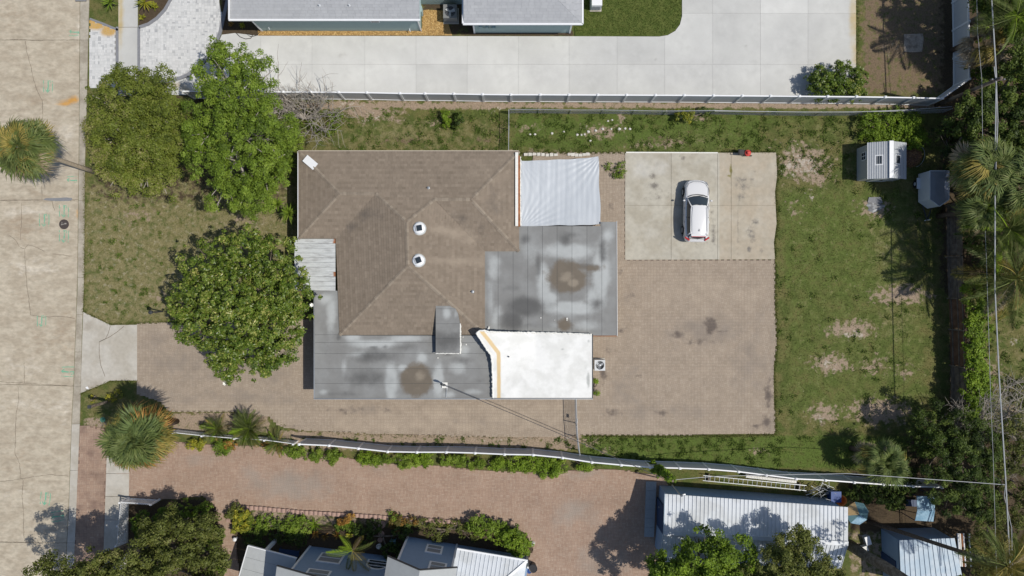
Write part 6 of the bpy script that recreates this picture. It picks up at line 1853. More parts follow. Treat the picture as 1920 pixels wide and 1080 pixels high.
def leaf_cloud(lobes, n, size, aspect=.5, clump=.45, up=.7, low=-.15, tmean=.45, tsd=.15, csd=.16, inner=.3, cov=2.8, ltone=None):
    """lobes: list of (x, y, z, rx, ry, rz); leaves sit on many small domed sprays so that light and dark clumps and gaps show"""
    L = np.array(lobes, float)
    w = (L[:, 3] * L[:, 4] + L[:, 3] * L[:, 5]); area = float((L[:, 3] * L[:, 4]).sum()) * math.pi * .75
    w /= w.sum()
    nc = int(max(5, area * cov / (math.pi * clump * clump)))
    li = NR.choice(len(L), nc, p=w)
    d = NR.normal(0, 1, (nc, 3)); d /= np.linalg.norm(d, axis=1)[:, None]
    d[:, 2] = np.where(d[:, 2] < low, -d[:, 2], d[:, 2])
    u = NR.random(nc)
    rad = np.where(u < .62, NR.uniform(.68, 1.04, nc), np.where(u < .92, NR.uniform(inner, .78, nc), NR.uniform(1.0, 1.18, nc)))
    cc = L[li, :3] + d * L[li, 3:] * rad[:, None]
    ct = NR.normal(tmean, csd, nc)
    if ltone is not None: ct = ct + np.array(ltone)[li]
    cs = NR.uniform(.55, 1.35, nc) * clump
    cs = np.where(u >= .92, cs * .6, cs)
    k = NR.choice(nc, n, p=cs ** 2 / (cs ** 2).sum())
    e = NR.normal(0, 1, (n, 3)); e /= np.linalg.norm(e, axis=1)[:, None]
    e = e + np.array([0, 0, .55]) + d[k] * .45
    e /= np.linalg.norm(e, axis=1)[:, None]
    pos = cc[k] + e * (cs[k] * NR.uniform(.45, 1.12, n))[:, None] * np.array([1, 1, .9])
    pos[:, 2] = np.maximum(pos[:, 2], .05)
    nrm = e * .75 + np.array([0, 0, .35 * up]) + NR.normal(0, .38, (n, 3))
    nrm /= np.linalg.norm(nrm, axis=1)[:, None]
    t = np.cross(nrm, NR.normal(0, 1, (n, 3))); t /= np.linalg.norm(t, axis=1)[:, None]
    b = np.cross(nrm, t)
    s = size * NR.uniform(.6, 1.35, n)
    l = (s / 2)[:, None]; ww = (s * aspect / 2)[:, None]
    V = np.stack([pos - t * l, pos + b * ww + t * l * .1, pos + t * l, pos - b * ww + t * l * .1], 1)
    tone = np.clip(ct[k] + NR.normal(0, tsd, n), 0, 1)
    return V, tone


def curve(a, b, bend, n=5):
    a = Vector(a); b = Vector(b)
    m = (a + b) / 2 + Vector((RND.uniform(-1, 1), RND.uniform(-1, 1), RND.uniform(0, .6))) * bend
    return [a * (1 - t) ** 2 + m * 2 * t * (1 - t) + b * t * t for t in [k / n for k in range(n + 1)]]


def tree(name, label, base_px, lobes_px, n, size, lm, trunk=.18, bark='bark', aspect=.5, cat='tree', group=None, extra=None, limbs_out=0, **kw):
    """lobes_px: (map x, map y, z, r horizontal (m), r vertical (m))"""
    lobes = []
    for lb in lobes_px:
        q = P(lb[0], lb[1], lb[2]); lobes.append((q.x, q.y, q.z, lb[3], lb[3], lb[4]))
    if base_px is None:
        w = [l[3] ** 2 for l in lobes]
        bx_ = sum(l[0] * a for l, a in zip(lobes, w)) / sum(w); by_ = sum(l[1] * a for l, a in zip(lobes, w)) / sum(w)
        base = Vector((bx_, by_, 0))
    else:
        base = P(*base_px)
    t = thing(name, label, cat, base, group=group)
    zc = min(l[2] for l in lobes)
    fork = base + Vector((0, 0, max(.25, zc * .45)))
    mb = MB(); mb.tube([base - Vector((0, 0, .05)), base.lerp(fork, .5) + Vector((RND.uniform(-.1, .1), RND.uniform(-.1, .1), 0)), fork], [trunk * 1.25, trunk, trunk * .85], 10)
    tr = mb.build('trunk', M[bark], t, smooth=True)
    for l in lobes:
        c = Vector(l[:3])
        mb = MB(); pts = curve(fork, c, .35); mb.tube(pts, [trunk * .75 * (1 - k / len(pts)) + .03 for k in range(len(pts))], 7)
        for _ in range(4 + limbs_out):
            d = Vector((RND.uniform(-1, 1), RND.uniform(-1, 1), RND.uniform(-.1, 1))).normalized()
            e = c + Vector((d.x * l[3], d.y * l[4], d.z * l[5])) * (RND.uniform(.6, .9) if not limbs_out else RND.uniform(.75, .98))
            pts = curve(c.lerp(fork, .25), e, .25); mb.tube(pts, [trunk * .18 * (1 - k / len(pts)) + .012 for k in range(len(pts))], 5)
        mb.build('limb', M[bark] if not limbs_out else M['twig'], tr, smooth=True)
    V, tone = leaf_cloud(lobes, n, size, aspect, **kw)
    cr = quads('crown', V, M[lm], t, tone=tone)
    return t, cr, lobes


# ---- front yard trees
tree('oak_tree', 'broad olive-green tree on the verge with bare twigs showing', (262, 262),
     [(234, 205, 4.2, 2.3, 1.7), (290, 200, 4.6, 2.6, 1.7), (216, 262, 3.6, 1.8, 1.5), (258, 258, 4.8, 2.6, 1.6), (318, 262, 4.2, 2.2, 1.6), (240, 312, 3.4, 2.1, 1.3), (300, 320, 3.4, 2.0, 1.3), (255, 160, 4.0, 1.6, 1.2), (328, 225, 4.2, 1.6, 1.4), (206, 225, 3.6, 1.3, 1.3), (218, 305, 3.0, 1.4, 1.0)],
     68000, .145, 'lf_olive', trunk=.22, clump=.48, cov=2.7, tsd=.19, limbs_out=3, csd=.14, tmean=.42, ltone=[.0, -.05, .35, -.05, -.05, .15, .1, -.05, -.05, .25, .35])
tree('green_tree', 'tall bright green tree with ragged lobed outline over front yard', (455, 270),
     [(430, 120, 5.6, 1.7, 1.4), (480, 135, 5.4, 1.5, 1.3), (415, 165, 5.6, 1.8, 1.5), (455, 190, 6.0, 2.1, 1.6), (400, 235, 5.4, 2.0, 1.6), (460, 250, 6.2, 2.3, 1.7), (512, 262, 5.0, 1.5, 1.3), (400, 300, 5.0, 1.8, 1.4), (455, 320, 5.6, 2.1, 1.5), (505, 315, 4.6, 1.6, 1.3), (425, 360, 4.6, 1.6, 1.2), (470, 375, 4.4, 1.4, 1.1), (525, 235, 4.8, 1.2, 1.1), (408, 95, 5.2, .9, .8), (380, 265, 4.8, 1.2, 1.1), (495, 210, 5.4, 1.3, 1.2)],
     60000, .155, 'lf_green', trunk=.22, clump=.40, tmean=.42, csd=.16, tsd=.19, aspect=.45, limbs_out=2, cov=2.3)
t, cr, lob = tree('magnolia_tree', 'round glossy magnolia with white blooms beside the paver driveway', (478, 590),
     [(395, 500, 4.6, 2.0, 1.5), (455, 480, 4.8, 1.9, 1.4), (515, 490, 4.6, 1.8, 1.4), (375, 550, 4.6, 1.9, 1.6), (440, 545, 5.4, 2.3, 1.7), (505, 550, 5.2, 2.2, 1.6), (555, 545, 4.2, 1.5, 1.3), (380, 610, 4.4, 1.8, 1.4), (440, 610, 5.2, 2.3, 1.6), (505, 615, 4.8, 2.0, 1.5), (550, 605, 4.2, 1.5, 1.3), (420, 655, 4.0, 1.5, 1.2), (480, 660, 4.2, 1.7, 1.3), (525, 660, 3.8, 1.3, 1.1), (430, 690, 3.4, .9, .8), (350, 580, 4.0, 1.2, 1.1), (500, 682, 3.6, .8, .8), (430, 708, 3.3, .65, .5), (425, 690, 3.6, .8, .6)],
     62000, .18, 'lf_magnolia', trunk=.2, clump=.33, tmean=.42, tsd=.24, csd=.13, aspect=.5, cov=2.7)
for (x, y, z) in ((343, 626, 4.4), (422, 719, 3.4), (585, 572, 4.6)):
    mb = MB(); q = P(x, y, z)
    for k in range(7):
        a = k * .9; d = Vector((math.cos(a), math.sin(a), .5)); w = Vector((-math.sin(a), math.cos(a), 0)) * .05
        mb.add([q, q + d * .09 + w, q + d * .16, q + d * .09 - w], [(0, 1, 2, 3)])
    mb.build('bloom', M['flower_white'], t, kind='stuff')


def bare_tree(name, label, base, top, spread, n=9, depth=4, r0=.06, lean=(0, 0), flat=.35, up=.55, m='twig', height=3., extra=None, cat='tree'):
    t = thing(name, label, cat, base)
    mb = MB()
    rr = random.Random(hash(label) % 999 + 5)
    rr = random.Random(len(label) * 7 + 3)

    def grow(p, d, L, r, lev):
        pts = [p]; dd = d.copy()
        for k in range(4):
            dd = (dd + Vector((rr.uniform(-.3, .3), rr.uniform(-.3, .3), rr.uniform(-.15, .2)))).normalized()
            pts.append(pts[-1] + dd * L / 4)
        mb.tube(pts, [r, r * .9, r * .8, r * .7, r * .55], 5 if lev < 2 else 4, cap=False)
        if lev >= depth: return
        for k in range(rr.choice((3, 4, 5)) if lev else n):
            s = rr.uniform(.25, 1.) if lev else rr.uniform(0, .4)
            i = min(3, int(s * 4)); q = pts[i].lerp(pts[i + 1], s * 4 - i)
            a = rr.uniform(0, 6.283)
            out = Vector((math.cos(a), math.sin(a), rr.uniform(-.2, up)))
            nd = (dd * .7 + out * .8).normalized() if lev else (Vector((math.cos(a) * spread, math.sin(a) * spread, rr.uniform(flat, 1.))) + Vector((*lean, 0))).normalized()
            grow(q, nd, L * rr.uniform(.5, .75) if lev else height * rr.uniform(.6, 1.), r * .55 if lev else r * .6, lev + 1)
    grow(Vector(base), Vector((0, 0, 1)), height * .3, r0, 0)
    mb.build('branches', M[m], t, smooth=True, kind='stuff')
    return t


bare_tree('bare_shrub', 'leafless grey shrub sprawling by the north fence beside green tree', P(575, 222), None, 1.3, n=24, depth=3, r0=.08, height=3.3, flat=.15)
tree('weedy_shrub', 'sparse green weeds tangled under the leafless shrub', None, [(610, 240, .4, .9, .4), (560, 250, .5, .9, .4), (640, 225, .3, .5, .3)], 900, .14, 'lf_green', trunk=.03, cat='shrub')
tree('understory_shrub', 'low leafy shrub filling the corner between green tree and roof', None, [(520, 300, 1.0, 1.2, .8), (545, 275, .9, .9, .7), (530, 340, .9, 1.0, .6), (500, 345, 1.4, 1.0, .8)], 3500, .17, 'lf_green', trunk=.05, cat='shrub')


# ---- palms
def fan_frond_mesh(name, m, pet=.8, rad=.85, nseg=30, arc=3.3, droop=.35, tmean=.5):
    V = []; F = []; T = []
    hub = Vector((pet, 0, pet * .10))
    V.extend([Vector((0, -.02, 0)), Vector((0, .02, 0)), hub + Vector((0, .012, 0)), hub + Vector((0, -.012, 0))]); F.append((0, 1, 2, 3)); T.append(.6)
    for k in range(nseg):
        a = -arc / 2 + arc * k / (nseg - 1) + RND.uniform(-.04, .04)
        L = rad * (1 - .30 * (abs(a) / (arc / 2)) ** 2) * RND.uniform(.8, 1.12)
        d = Vector((math.cos(a), math.sin(a), 0)); s_ = Vector((-math.sin(a), math.cos(a), 0))
        w = .026 * RND.uniform(.8, 1.2)
        h0 = hub + Vector((-.05, 0, 0))
        fold = .05 * abs(math.sin(a)) + (.035 if k % 2 else -.02)
        m1 = h0 + d * L * .45 + Vector((0, 0, .06 + fold)); m2 = h0 + d * L * .78 + Vector((0, 0, .03 + fold - droop * L * .25))
        tip = h0 + d * L + s_ * RND.uniform(-.04, .04) + Vector((0, 0, -droop * L * RND.uniform(.5, 1.4)))
        t = min(1, max(0, RND.gauss(tmean, .18)))
        i = len(V)
        V.extend([h0, m1 - s_ * w, m1 + s_ * w, m2 - s_ * w * .8, m2 + s_ * w * .8, tip])
        F += [(i, i + 1, i + 2), (i + 1, i + 3, i + 4, i + 2), (i + 3, i + 5, i + 4)]; T += [t, t, t]
    me = bpy.data.meshes.new(name); me.from_pydata([tuple(v) for v in V], [], F)
    me.attributes.new("tone", 'FLOAT', 'FACE').data.foreach_set("value", np.array(T, dtype=np.float32))
    me.materials.append(M[m])
    return me


def feather_frond_mesh(name, m, L=2.6, npair=34, ll=.55, droop=.5, tmean=.5):
    V = []; F = []; T = []
    def rp(s): return Vector((L * s * (1 - .12 * s), 0, .35 * L * s * .6 - droop * L * s * s * .75))
    for k in range(10):
        a, b = rp(k / 10), rp((k + 1) / 10); w = .03 * (1 - k / 12)
        i = len(V); V.extend([a + Vector((0, -w, .01)), b + Vector((0, -w, .01)), b + Vector((0, w, .01)), a + Vector((0, w, .01))]); F.append((i, i + 1, i + 2, i + 3)); T.append(.7)
    for k in range(npair):
        s = .12 + .88 * k / (npair - 1)
        q = rp(s); l = ll * math.sin(math.pi * (.15 + .8 * s)) ** .7 * RND.uniform(.85, 1.1)
        for sd in (-1, 1):
            d = Vector((.55, sd * .85, -.22 + RND.uniform(-.1, .12))).normalized(); w = Vector((.028, 0, .01))
            t = min(1, max(0, RND.gauss(tmean, .2)))
            i = len(V); V.extend([q - w, q + d * l * .5 - w * .9, q + d * l + Vector((0, 0, -.08 * l)), q + d * l * .5 + w * .9 + Vector((0, 0, .01))]); F.append((i, i + 1, i + 2, i + 3)); T.append(t)
    me = bpy.data.meshes.new(name); me.from_pydata([tuple(v) for v in V], [], F)
    me.attributes.new("tone", 'FLOAT', 'FACE').data.foreach_set("value", np.array(T, dtype=np.float32))
    me.materials.append(M[m])
    return me


FM = {k: [fan_frond_mesh('frond', m, p_, r_, 30, 3.3, d) for p_, r_, d in ((.95, .70, .2), (.85, .78, .45), (.75, .85, .7))] for k, m in (('g', 'fr_green'), ('b', 'fr_blue'), ('y', 'fr_gold'), ('r', 'fr_rust'), ('d', 'fr_dead'))}
PM = {k: [feather_frond_mesh('frond', m, 2.6, 34, .6, d) for d in (.35, .6)] for k, m in (('g', 'fr_green'), ('l', 'lf_lime'), ('y', 'fr_gold'), ('d', 'fr_dead'))}


def palm(name, label, top, base=None, R=2.3, n=48, kinds='ggyb', skirt='yd', trunk=.16, feather=False, lo=-.45, hi=1.25, lib=None, cat='palm', bark='palmbark', sk=.78):
    """top: world point of the crown's heart"""
    base = Vector((top.x, top.y, 0)) if base is None else base
    t = thing(name, label, cat, base)
    pts = [base + (top - base) * s + Vector((0, 0, 0)) for s in (0, .3, .6, .85, 1.)]
    mb = MB(); mb.tube(pts, [trunk * 1.25, trunk, trunk * .95, trunk, trunk * .8], 10); mb.build('trunk', M[bark], t, smooth=True)
    L = lib or (PM if feather else FM)
    size = R / (2.7 if feather else 1.62)
    for k in range(n):
        s = k / (n - 1)
        pitch = hi + (lo - hi) * s ** .8 + RND.uniform(-.15, .15)
        az = k * 2.39996 + RND.uniform(-.25, .25)
        kk = RND.choice(skirt) if s > sk else RND.choice(kinds)
        me = L[kk][RND.randrange(len(L[kk]))]
        o = bpy.data.objects.new('frond', me); COL.objects.link(o); o.parent = t
        sc = size * RND.uniform(.82, 1.14) * (.62 + .38 * min(1, s / .3))
        o.matrix_local = Matrix.Translation(top - base + Vector((0, 0, .05))) @ Matrix.Rotation(az, 4, 'Z') @ Matrix.Rotation(-pitch, 4, 'Y') @ Matrix.Rotation(RND.uniform(-.9, .9), 4, 'X') @ Matrix.Scale(sc, 4)
    return t


palm('fan_palm', 'golden green fan palm leaning over the road and kerb', P(50, 279, 7.4), base=P(184, 324.5), R=2.15, n=95, kinds='ggyg', skirt='gyd', bark='paletrunk', lo=-.3, sk=.72)
palm('fan_palm', 'big fan palm with rust-orange frond tips at the drive entrance', P(261, 818, 5.2), R=2.4, n=110, kinds='gbggbg', skirt='ryyyg', lo=-.2, sk=.55)
palm('fan_palm', 'shaggy fan palm growing through the south vinyl fence', P(1655, 868, 2.5), R=1.95, n=26, kinds='ggb', skirt='gyd', lo=-.1)
palm('fan_palm', 'small fan palm close behind the shaggy one', P(1622, 852, 2.0), R=1.2, n=15, kinds='ggb', skirt='gd', lo=0)
palm('fan_palm', 'dense fan palm beside the cargo trailer', P(1846, 318, 5.2), R=2.3, n=60, kinds='gggyb', skirt='yd')
palm('fan_palm', 'fan palm at the picture edge behind the trailer palm', P(1908, 342, 5.4), R=2.4, n=56, kinds='ggb', skirt='gyd')
palm('fan_palm', 'lower fan palm below the trailer between cables', P(1838, 392, 4.6), R=2.0, n=46, kinds='ggb', skirt='gyd')
palm('feather_palm', 'feather palm with drooping green fronds over the board fence top end', P(1890, 430, 5.0), R=3.6, n=30, kinds='gggl', skirt='gy', feather=True, lo=-.5)
palm('feather_palm', 'feather palm with pale drooping fronds halfway along the board fence', P(1905, 520, 4.8), R=4.0, n=32, kinds='gggy', skirt='gyd', feather=True, lo=-.55)
palm('feather_palm', 'feather palm with golden fronds in the bottom corner', P(1886, 1062, 8.5), base=P(1630, 978), R=3.0, n=26, kinds='gyy', skirt='yd', feather=True, lo=-.6, trunk=.14)
palm('feather_palm', 'young yellow-green palm standing before the blue house wall', P(661, 1032, 3.2), R=1.8, n=9, kinds='lly', skirt='g', feather=True, lo=.1, hi=.8, trunk=.12)
palm('fan_palm', 'dry brown palm with dead fronds beside the north-east fence corner', P(1846, 88, 3.0), R=2.0, n=30, kinds='ddy', skirt='d')
palm('feather_palm', 'green palm crown hanging over the top of the cables', P(1905, 30, 6.5), R=2.8, n=18, kinds='ggl', skirt='g', feather=True)


def cycad(label, x, y, R, n, z=.5, kinds='gggl', skirt='gy', cat='cycad', name='cycad_plant'):
    return palm(name, label, P(x, y, z), R=R, n=n, kinds=kinds, skirt=skirt, feather=True, trunk=.14, lo=.0, hi=1.2, cat=cat)


cycad('feathery cycad at the picket fence nearest the rusty palm', 408, 804, 1.25, 40)
cycad('larger feathery cycad hanging over the picket fence', 468, 803, 1.65, 52, .8)
cycad('small cycad at the end of picket fence', 520, 830, 1.2, 26)


def rosette(label, x, y, z, R, n, m, name='yucca_plant', cat='yucca', stem=True, w=.05, droop=.15, pitch=(.1, 1.3)):
    q = P(x, y, z)
    t = thing(name, label, cat, Vector((q.x, q.y, 0)))
    if z > .2:
        mb = MB(); mb.tube([(q.x, q.y, 0), (q.x + .02, q.y, z / 2), q], .06, 7); mb.build('stem', M['bark'], t)
    V = np.zeros((n, 2, 4, 3)); T = []
    for k in range(n):
        a = k * 2.39996; p = pitch[0] + (pitch[1] - pitch[0]) * RND.random()
        d = Vector((math.cos(a) * math.cos(p), math.sin(a) * math.cos(p), math.sin(p))); s = Vector((-math.sin(a), math.cos(a), 0)) * w
        L = R * RND.uniform(.8, 1.1)
        m1 = q + d * L * .5; tp2 = q + d * L - Vector((0, 0, droop * L))
        V[k, 0] = [q - s * .5, q + s * .5, m1 + s, m1 - s]; V[k, 1] = [m1 - s, m1 + s, tp2 + s * .05, tp2 - s * .05]
        tt = min(1, max(0, RND.gauss(.5, .2))); T += [tt, tt]
    quads('leaves', V.reshape(-1, 4, 3), M[m], t, tone=np.array(T))["kind"] = "stuff"
    return t


rosette('spiky yucca rosette by the front wall, upper one', 543, 309, 1.3, .75, 42, 'lf_green')
rosette('spiky yucca rosette on the front lawn, smaller of the lower pair', 520, 383, 1.1, .7, 38, 'lf_green')
rosette('spiky yucca rosette against the roof edge, larger of the lower pair', 542, 400, 1.4, .85, 46, 'lf_green')
rosette('orange bromeliad in the garden bed below the edging', 592, 1000, .15, .5, 22, 'lf_orange', 'bromeliad', 'bromeliad', w=.04)
rosette('copper bromeliad in the shade of the blue house', 609, 1005, .12, .45, 18, 'lf_orange', 'bromeliad', 'bromeliad', w=.04)
rosette('dull orange bromeliad nearest the feather palm', 633, 1003, .12, .5, 20, 'lf_orange', 'bromeliad', 'bromeliad', w=.04)
rosette('yellow bromeliad glowing beside a pale rock', 656, 1003, .12, .4, 20, 'lf_yellow', 'bromeliad', 'bromeliad', w=.05)
rosette('star-shaped orange bromeliad right of stepping stones', 744, 992, .12, .42, 14, 'lf_orange', 'bromeliad', 'bromeliad', w=.05)
rosette('grassy green clump in the garden bed by edging', 590, 983, .1, .75, 40, 'lf_lime', 'grass_clump', 'plant', w=.025)
rosette('yellow bedding flower left of two below the edging', 824, 983, .08, .28, 18, 'lf_yellow', 'flower_plant', 'flower', w=.05)
rosette('yellow bedding flower right of two below the edging', 842, 986, .08, .28, 18, 'lf_yellow', 'flower_plant', 'flower', w=.05)
rosette('golden bedding plant in dark bed by the seafoam house', 434, 46, .1, .3, 18, 'lf_orange', 'flower_plant', 'flower', w=.05)
rosette('yellow-green bedding plant in dark bed by the seafoam house', 455, 48, .1, .3, 22, 'lf_yellow', 'flower_plant', 'flower', w=.05)
rosette('yellow bedding plant in the round bed, upper one', 290, 12, .1, .4, 24, 'lf_yellow', 'flower_plant', 'flower', w=.05)
rosette('yellow bedding plant in the round bed, lower one', 268, 33, .1, .35, 24, 'lf_yellow', 'flower_plant', 'flower', w=.05)
rosette('drooping palm seedling in the round bed corner', 272, 5, .5, .9, 30, 'lf_yellow', 'yucca_plant', 'yucca', w=.04)
rosette('spiky young palm beside tall verge grass at the top', 207, 4, .5, .8, 30, 'lf_green', 'yucca_plant', 'yucca', w=.04)


def shrub(label, lobes, n, size, m, name='shrub', cat='shrub', group=None, **kw):
    kw.setdefault('clump', .2); kw.setdefault('cov', 3.4)
    return tree(name, label, None, lobes, int(n * 1.5), size, m, trunk=.04, cat=cat, group=group, **kw)


# ---- shrubs
shrub('dense round shrub on the pale concrete by the vinyl fence', [(1540, 152, 1.0, 1.1, .8), (1575, 145, 1.1, 1.1, .8), (1602, 150, 1.0, .9, .8), (1535, 168, .9, .8, .7), (1560, 165, 1.0, 1.0, .8), (1598, 168, .9, .9, .7), (1530, 140, .8, .6, .5)], 8500, .14, 'lf_magnolia', clump=.25, tmean=.33, tsd=.15)
shrub('lush bright green bush behind the white shed', [(1630, 235, .5, 1.0, .5), (1665, 230, .6, 1.3, .6), (1700, 240, .6, 1.2, .6), (1640, 258, .5, .8, .4), (1720, 262, .5, .9, .5), (1680, 258, .5, 1.0, .4)], 6000, .14, 'lf_lime', clump=.3, tmean=.35)
shrub('small dark green bush in the north strip', [(864, 223, .6, .42, .5), (857, 230, .4, .35, .3)], 700, .13, 'lf_dark', tmean=.5)
shrub('small light green weed bush beside the dark one', [(833, 218, .4, .38, .35), (838, 230, .3, .3, .25)], 500, .13, 'lf_lime')
shrub('yellowing bush at the chain-link fence', [(1292, 215, .5, .5, .45), (1278, 216, .5, .5, .4)], 800, .12, 'lf_yellow', tmean=.25)
shrub('dark weed bush against the chain-link fence', [(1280, 219, .45, .45, .35), (1318, 211, .3, .35, .3)], 600, .12, 'lf_dark')
shrub('weeds creeping over the pad corner by the tarp', [(1160, 325, .2, .5, .2), (1166, 312, .2, .4, .2), (1140, 312, .15, .4, .12)], 420, .12, 'lf_green')
shrub('scrappy weeds at the foot of the white roofed wing', [(1114, 715, .2, .22, .2), (1116, 735, .2, .2, .2)], 260, .10, 'lf_lime')
for i, (x, y, r) in enumerate(((420, 838, .9), (370, 834, .6), (548, 845, .8), (585, 850, .8), (632, 856, .8), (690, 858, .9), (715, 862, .7), (755, 864, .8), (790, 862, 1.0), (845, 862, .7), (885, 866, .8), (925, 870, .8), (975, 866, 1.1), (1010, 870, 1.1), (1045, 875, .9), (1095, 868, .8), (1030, 884, .7))):
    shrub(('leafy plant at the fence foot by rusty palm', 'yellow-flowered plant nearest the rusty palm', 'leafy clump at the first solid fence panel', 'leafy clump at the second fence panel', 'broad clump at the third fence panel', 'pale clump hiding the fourth fence post', 'small clump right of the fourth post', 'clump midway along the fence foot', 'pale green clump midway along the south fence', 'thin clump right of the pale one', 'low clump before the bushy stretch', 'clump where the bushy stretch begins', 'big bushy clump spilling on the red pavers', 'largest bushy clump on the red pavers', 'bushy clump tapering toward the gate', 'last clump opposite the side gate', 'low fringe of the bushy stretch')[i],
          [(x - 10, y - 1, .3, r * .6, .3), (x + 10, y, .3, r * .55, .35), (x + RND.uniform(-6, 6), y + 3, .2, r * .5, .25)], int(1300 * r), .12, ('lf_green', 'lf_yellow', 'lf_green', 'lf_green', 'lf_green', 'lf_lime', 'lf_green', 'lf_green', 'lf_lime', 'lf_green', 'lf_green', 'lf_lime', 'lf_lime', 'lf_lime', 'lf_lime', 'lf_lime', 'lf_lime')[i], group='plants along the foot of the south fence', clump=.25)
shrub('orange flowering plant between the cycads', [(432, 831, .3, .45, .3)], 350, .13, 'lf_orange')
shrub('reddish plant at the end of the picket fence', [(503, 831, .3, .4, .3), (520, 834, .3, .3, .25)], 350, .13, 'lf_orange', tmean=.3)
shrub('yellow croton bush at the garden corner', [(455, 975, .7, .7, .5), (462, 960, .7, .5, .4), (448, 992, .6, .5, .4)], 1800, .15, 'lf_yellow', tmean=.4)
shrub('grey-red bush at the tip of the garden corner', [(436, 962, .5, .45, .4), (446, 952, .4, .4, .3)], 700, .12, 'lf_oak', tmean=.6)
shrub('green bush on the red pavers east of the edging', [(895, 985, .7, .8, .5), (915, 992, .7, .8, .5), (938, 985, .5, .5, .3)], 2200, .15, 'lf_green')
shrub('rounded lime hedge ball at the paver corner', [(965, 1012, .9, 1.0, .7), (978, 1025, .8, .8, .6), (945, 1005, .7, .7, .5)], 3200, .15, 'lf_lime')
shrub('orange croton plants behind the edging', [(652, 971, .4, .45, .3), (644, 976, .3, .35, .3)], 700, .13, 'lf_orange', tmean=.7)
shrub('leafy garden plant under the orange croton', [(655, 985, .3, .4, .25), (640, 990, .3, .4, .25)], 500, .14, 'lf_green')
shrub('dark red foliage plants right of stepping stones', [(745, 978, .3, .6, .3), (770, 975, .3, .4, .25)], 700, .14, 'lf_orange', tmean=.2)
shrub('garden greenery at left end of the bed', [(500, 978, .3, .8, .3), (475, 982, .3, .6, .3), (545, 985, .35, .9, .35), (565, 985, .35, .7, .3)], 2200, .14, 'lf_green')
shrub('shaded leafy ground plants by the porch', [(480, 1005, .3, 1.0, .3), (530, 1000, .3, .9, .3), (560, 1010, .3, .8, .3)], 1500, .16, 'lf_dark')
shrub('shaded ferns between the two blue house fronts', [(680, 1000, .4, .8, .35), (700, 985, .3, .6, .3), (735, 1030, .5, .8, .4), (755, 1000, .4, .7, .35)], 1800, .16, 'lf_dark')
shrub('low green plants edging the bed near the hedge ball', [(790, 980, .2, .5, .2), (860, 985, .2, .6, .2), (820, 995, .25, .9, .25), (880, 1000, .3, .7, .3)], 1300, .13, 'lf_oak')
shrub('small bush poking above the edging stones', [(738, 968, .3, .4, .3)], 300, .13, 'lf_green')
shrub('yellow flowering plants in the corner grass by the post', [(206, 746, .3, .3, .25), (222, 740, .3, .3, .25)], 260, .11, 'lf_yellow')
shrub('tiny yellow plants along the post shadow', [(174, 752, .15, .25, .12), (178, 742, .15, .2, .12)], 110, .09, 'lf_yellow')
shrub('sprout beside the picket fence', [(381, 796, .3, .2, .3)], 120, .13, 'lf_green')

# ---- vine column on the south fence
t = thing('vine_pole', 'leafy vine-wrapped pole leaning out by the shed and fence', 'vine', P(1212, 868))
b0, b1 = P(1216, 868), P(1262, 902, 4.4)
mb = MB(); mb.tube([b0, b1], .09, 8); mb.build('pole', M['wood'], t)
lobes = []
for k in range(12):
    p = b0.lerp(b1, .1 + .85 * k / 11); r = .35 if k < 9 else .22
    lobes.append((p.x, p.y, p.z, r, r, .4))
V, tn = leaf_cloud(lobes, 2600, .15, .55, clump=.2, tmean=.4)
quads('leaves', V, M['lf_lime'], t, tone=tn)["kind"] = "stuff"

# ---- south trees
tree('oak_tree', 'shady spreading oak over the street corner garden', (262, 1010),
     [(300, 1000, 3.2, 1.5, 1.0), (345, 982, 2.8, 1.3, .9), (385, 990, 3.0, 1.2, .9), (330, 1025, 4.2, 2.0, 1.3), (282, 1048, 4.4, 2.0, 1.3), (390, 1045, 3.6, 1.6, 1.1), (195, 1068, 5.0, 1.6, 1.1), (150, 1085, 6.4, 2.0, 1.2), (95, 1096, 6.8, 1.9, 1.2), (235, 1085, 5.8, 2.3, 1.4), (320, 1090, 5.0, 2.3, 1.4), (400, 1090, 4.2, 1.8, 1.2), (260, 1130, 6.2, 2.6, 1.5), (160, 1130, 6.2, 2.6, 1.5)],
     62000, .165, 'lf_oak', trunk=.3, clump=.45, tmean=.45, csd=.16, tsd=.2, cov=2.4)
shrub('leafy hedge in the corner behind the white picket fence', [(268, 972, .7, .7, .5), (305, 968, .6, .7, .45), (345, 958, .6, .8, .45), (385, 960, .7, .8, .5), (268, 996, .7, .7, .5), (400, 1010, .6, .9, .5), (410, 1055, .6, .8, .5)], 5200, .16, 'lf_green', tmean=.4)
tree('broadleaf_tree', 'yellow-green tree growing over the shed roof', (1300, 1080),
     [(1250, 1065, 4.2, 1.5, 1.1), (1290, 1050, 4.8, 1.7, 1.2), (1330, 1035, 5.2, 1.7, 1.2), (1375, 1040, 4.8, 1.5, 1.1), (1310, 1085, 5.4, 2.1, 1.4), (1370, 1085, 5.2, 2.0, 1.3), (1260, 1100, 4.8, 1.9, 1.2), (1310, 1010, 4.4, .9, .8)],
     30000, .175, 'lf_lime', trunk=.2, clump=.40, tmean=.22, csd=.18, tsd=.18, cov=2.4)
tree('oak_tree', 'olive oak crown rising in front of the shed roof end', (1470, 1075),
     [(1480, 1035, 5.0, 1.5, 1.2), (1495, 1010, 4.8, .9, .9), (1440, 1060, 5.2, 1.7, 1.2), (1510, 1055, 5.2, 1.6, 1.2), (1550, 1075, 4.8, 1.3, 1.0), (1470, 1090, 6.0, 2.2, 1.4), (1540, 1110, 5.6, 2.0, 1.3), (1420, 1095, 5.6, 1.8, 1.2), (1390, 1100, 5.4, 1.4, 1.1)],
     36000, .155, 'lf_oak', trunk=.24, clump=.38, tmean=.55, csd=.16, tsd=.19, cov=2.5)
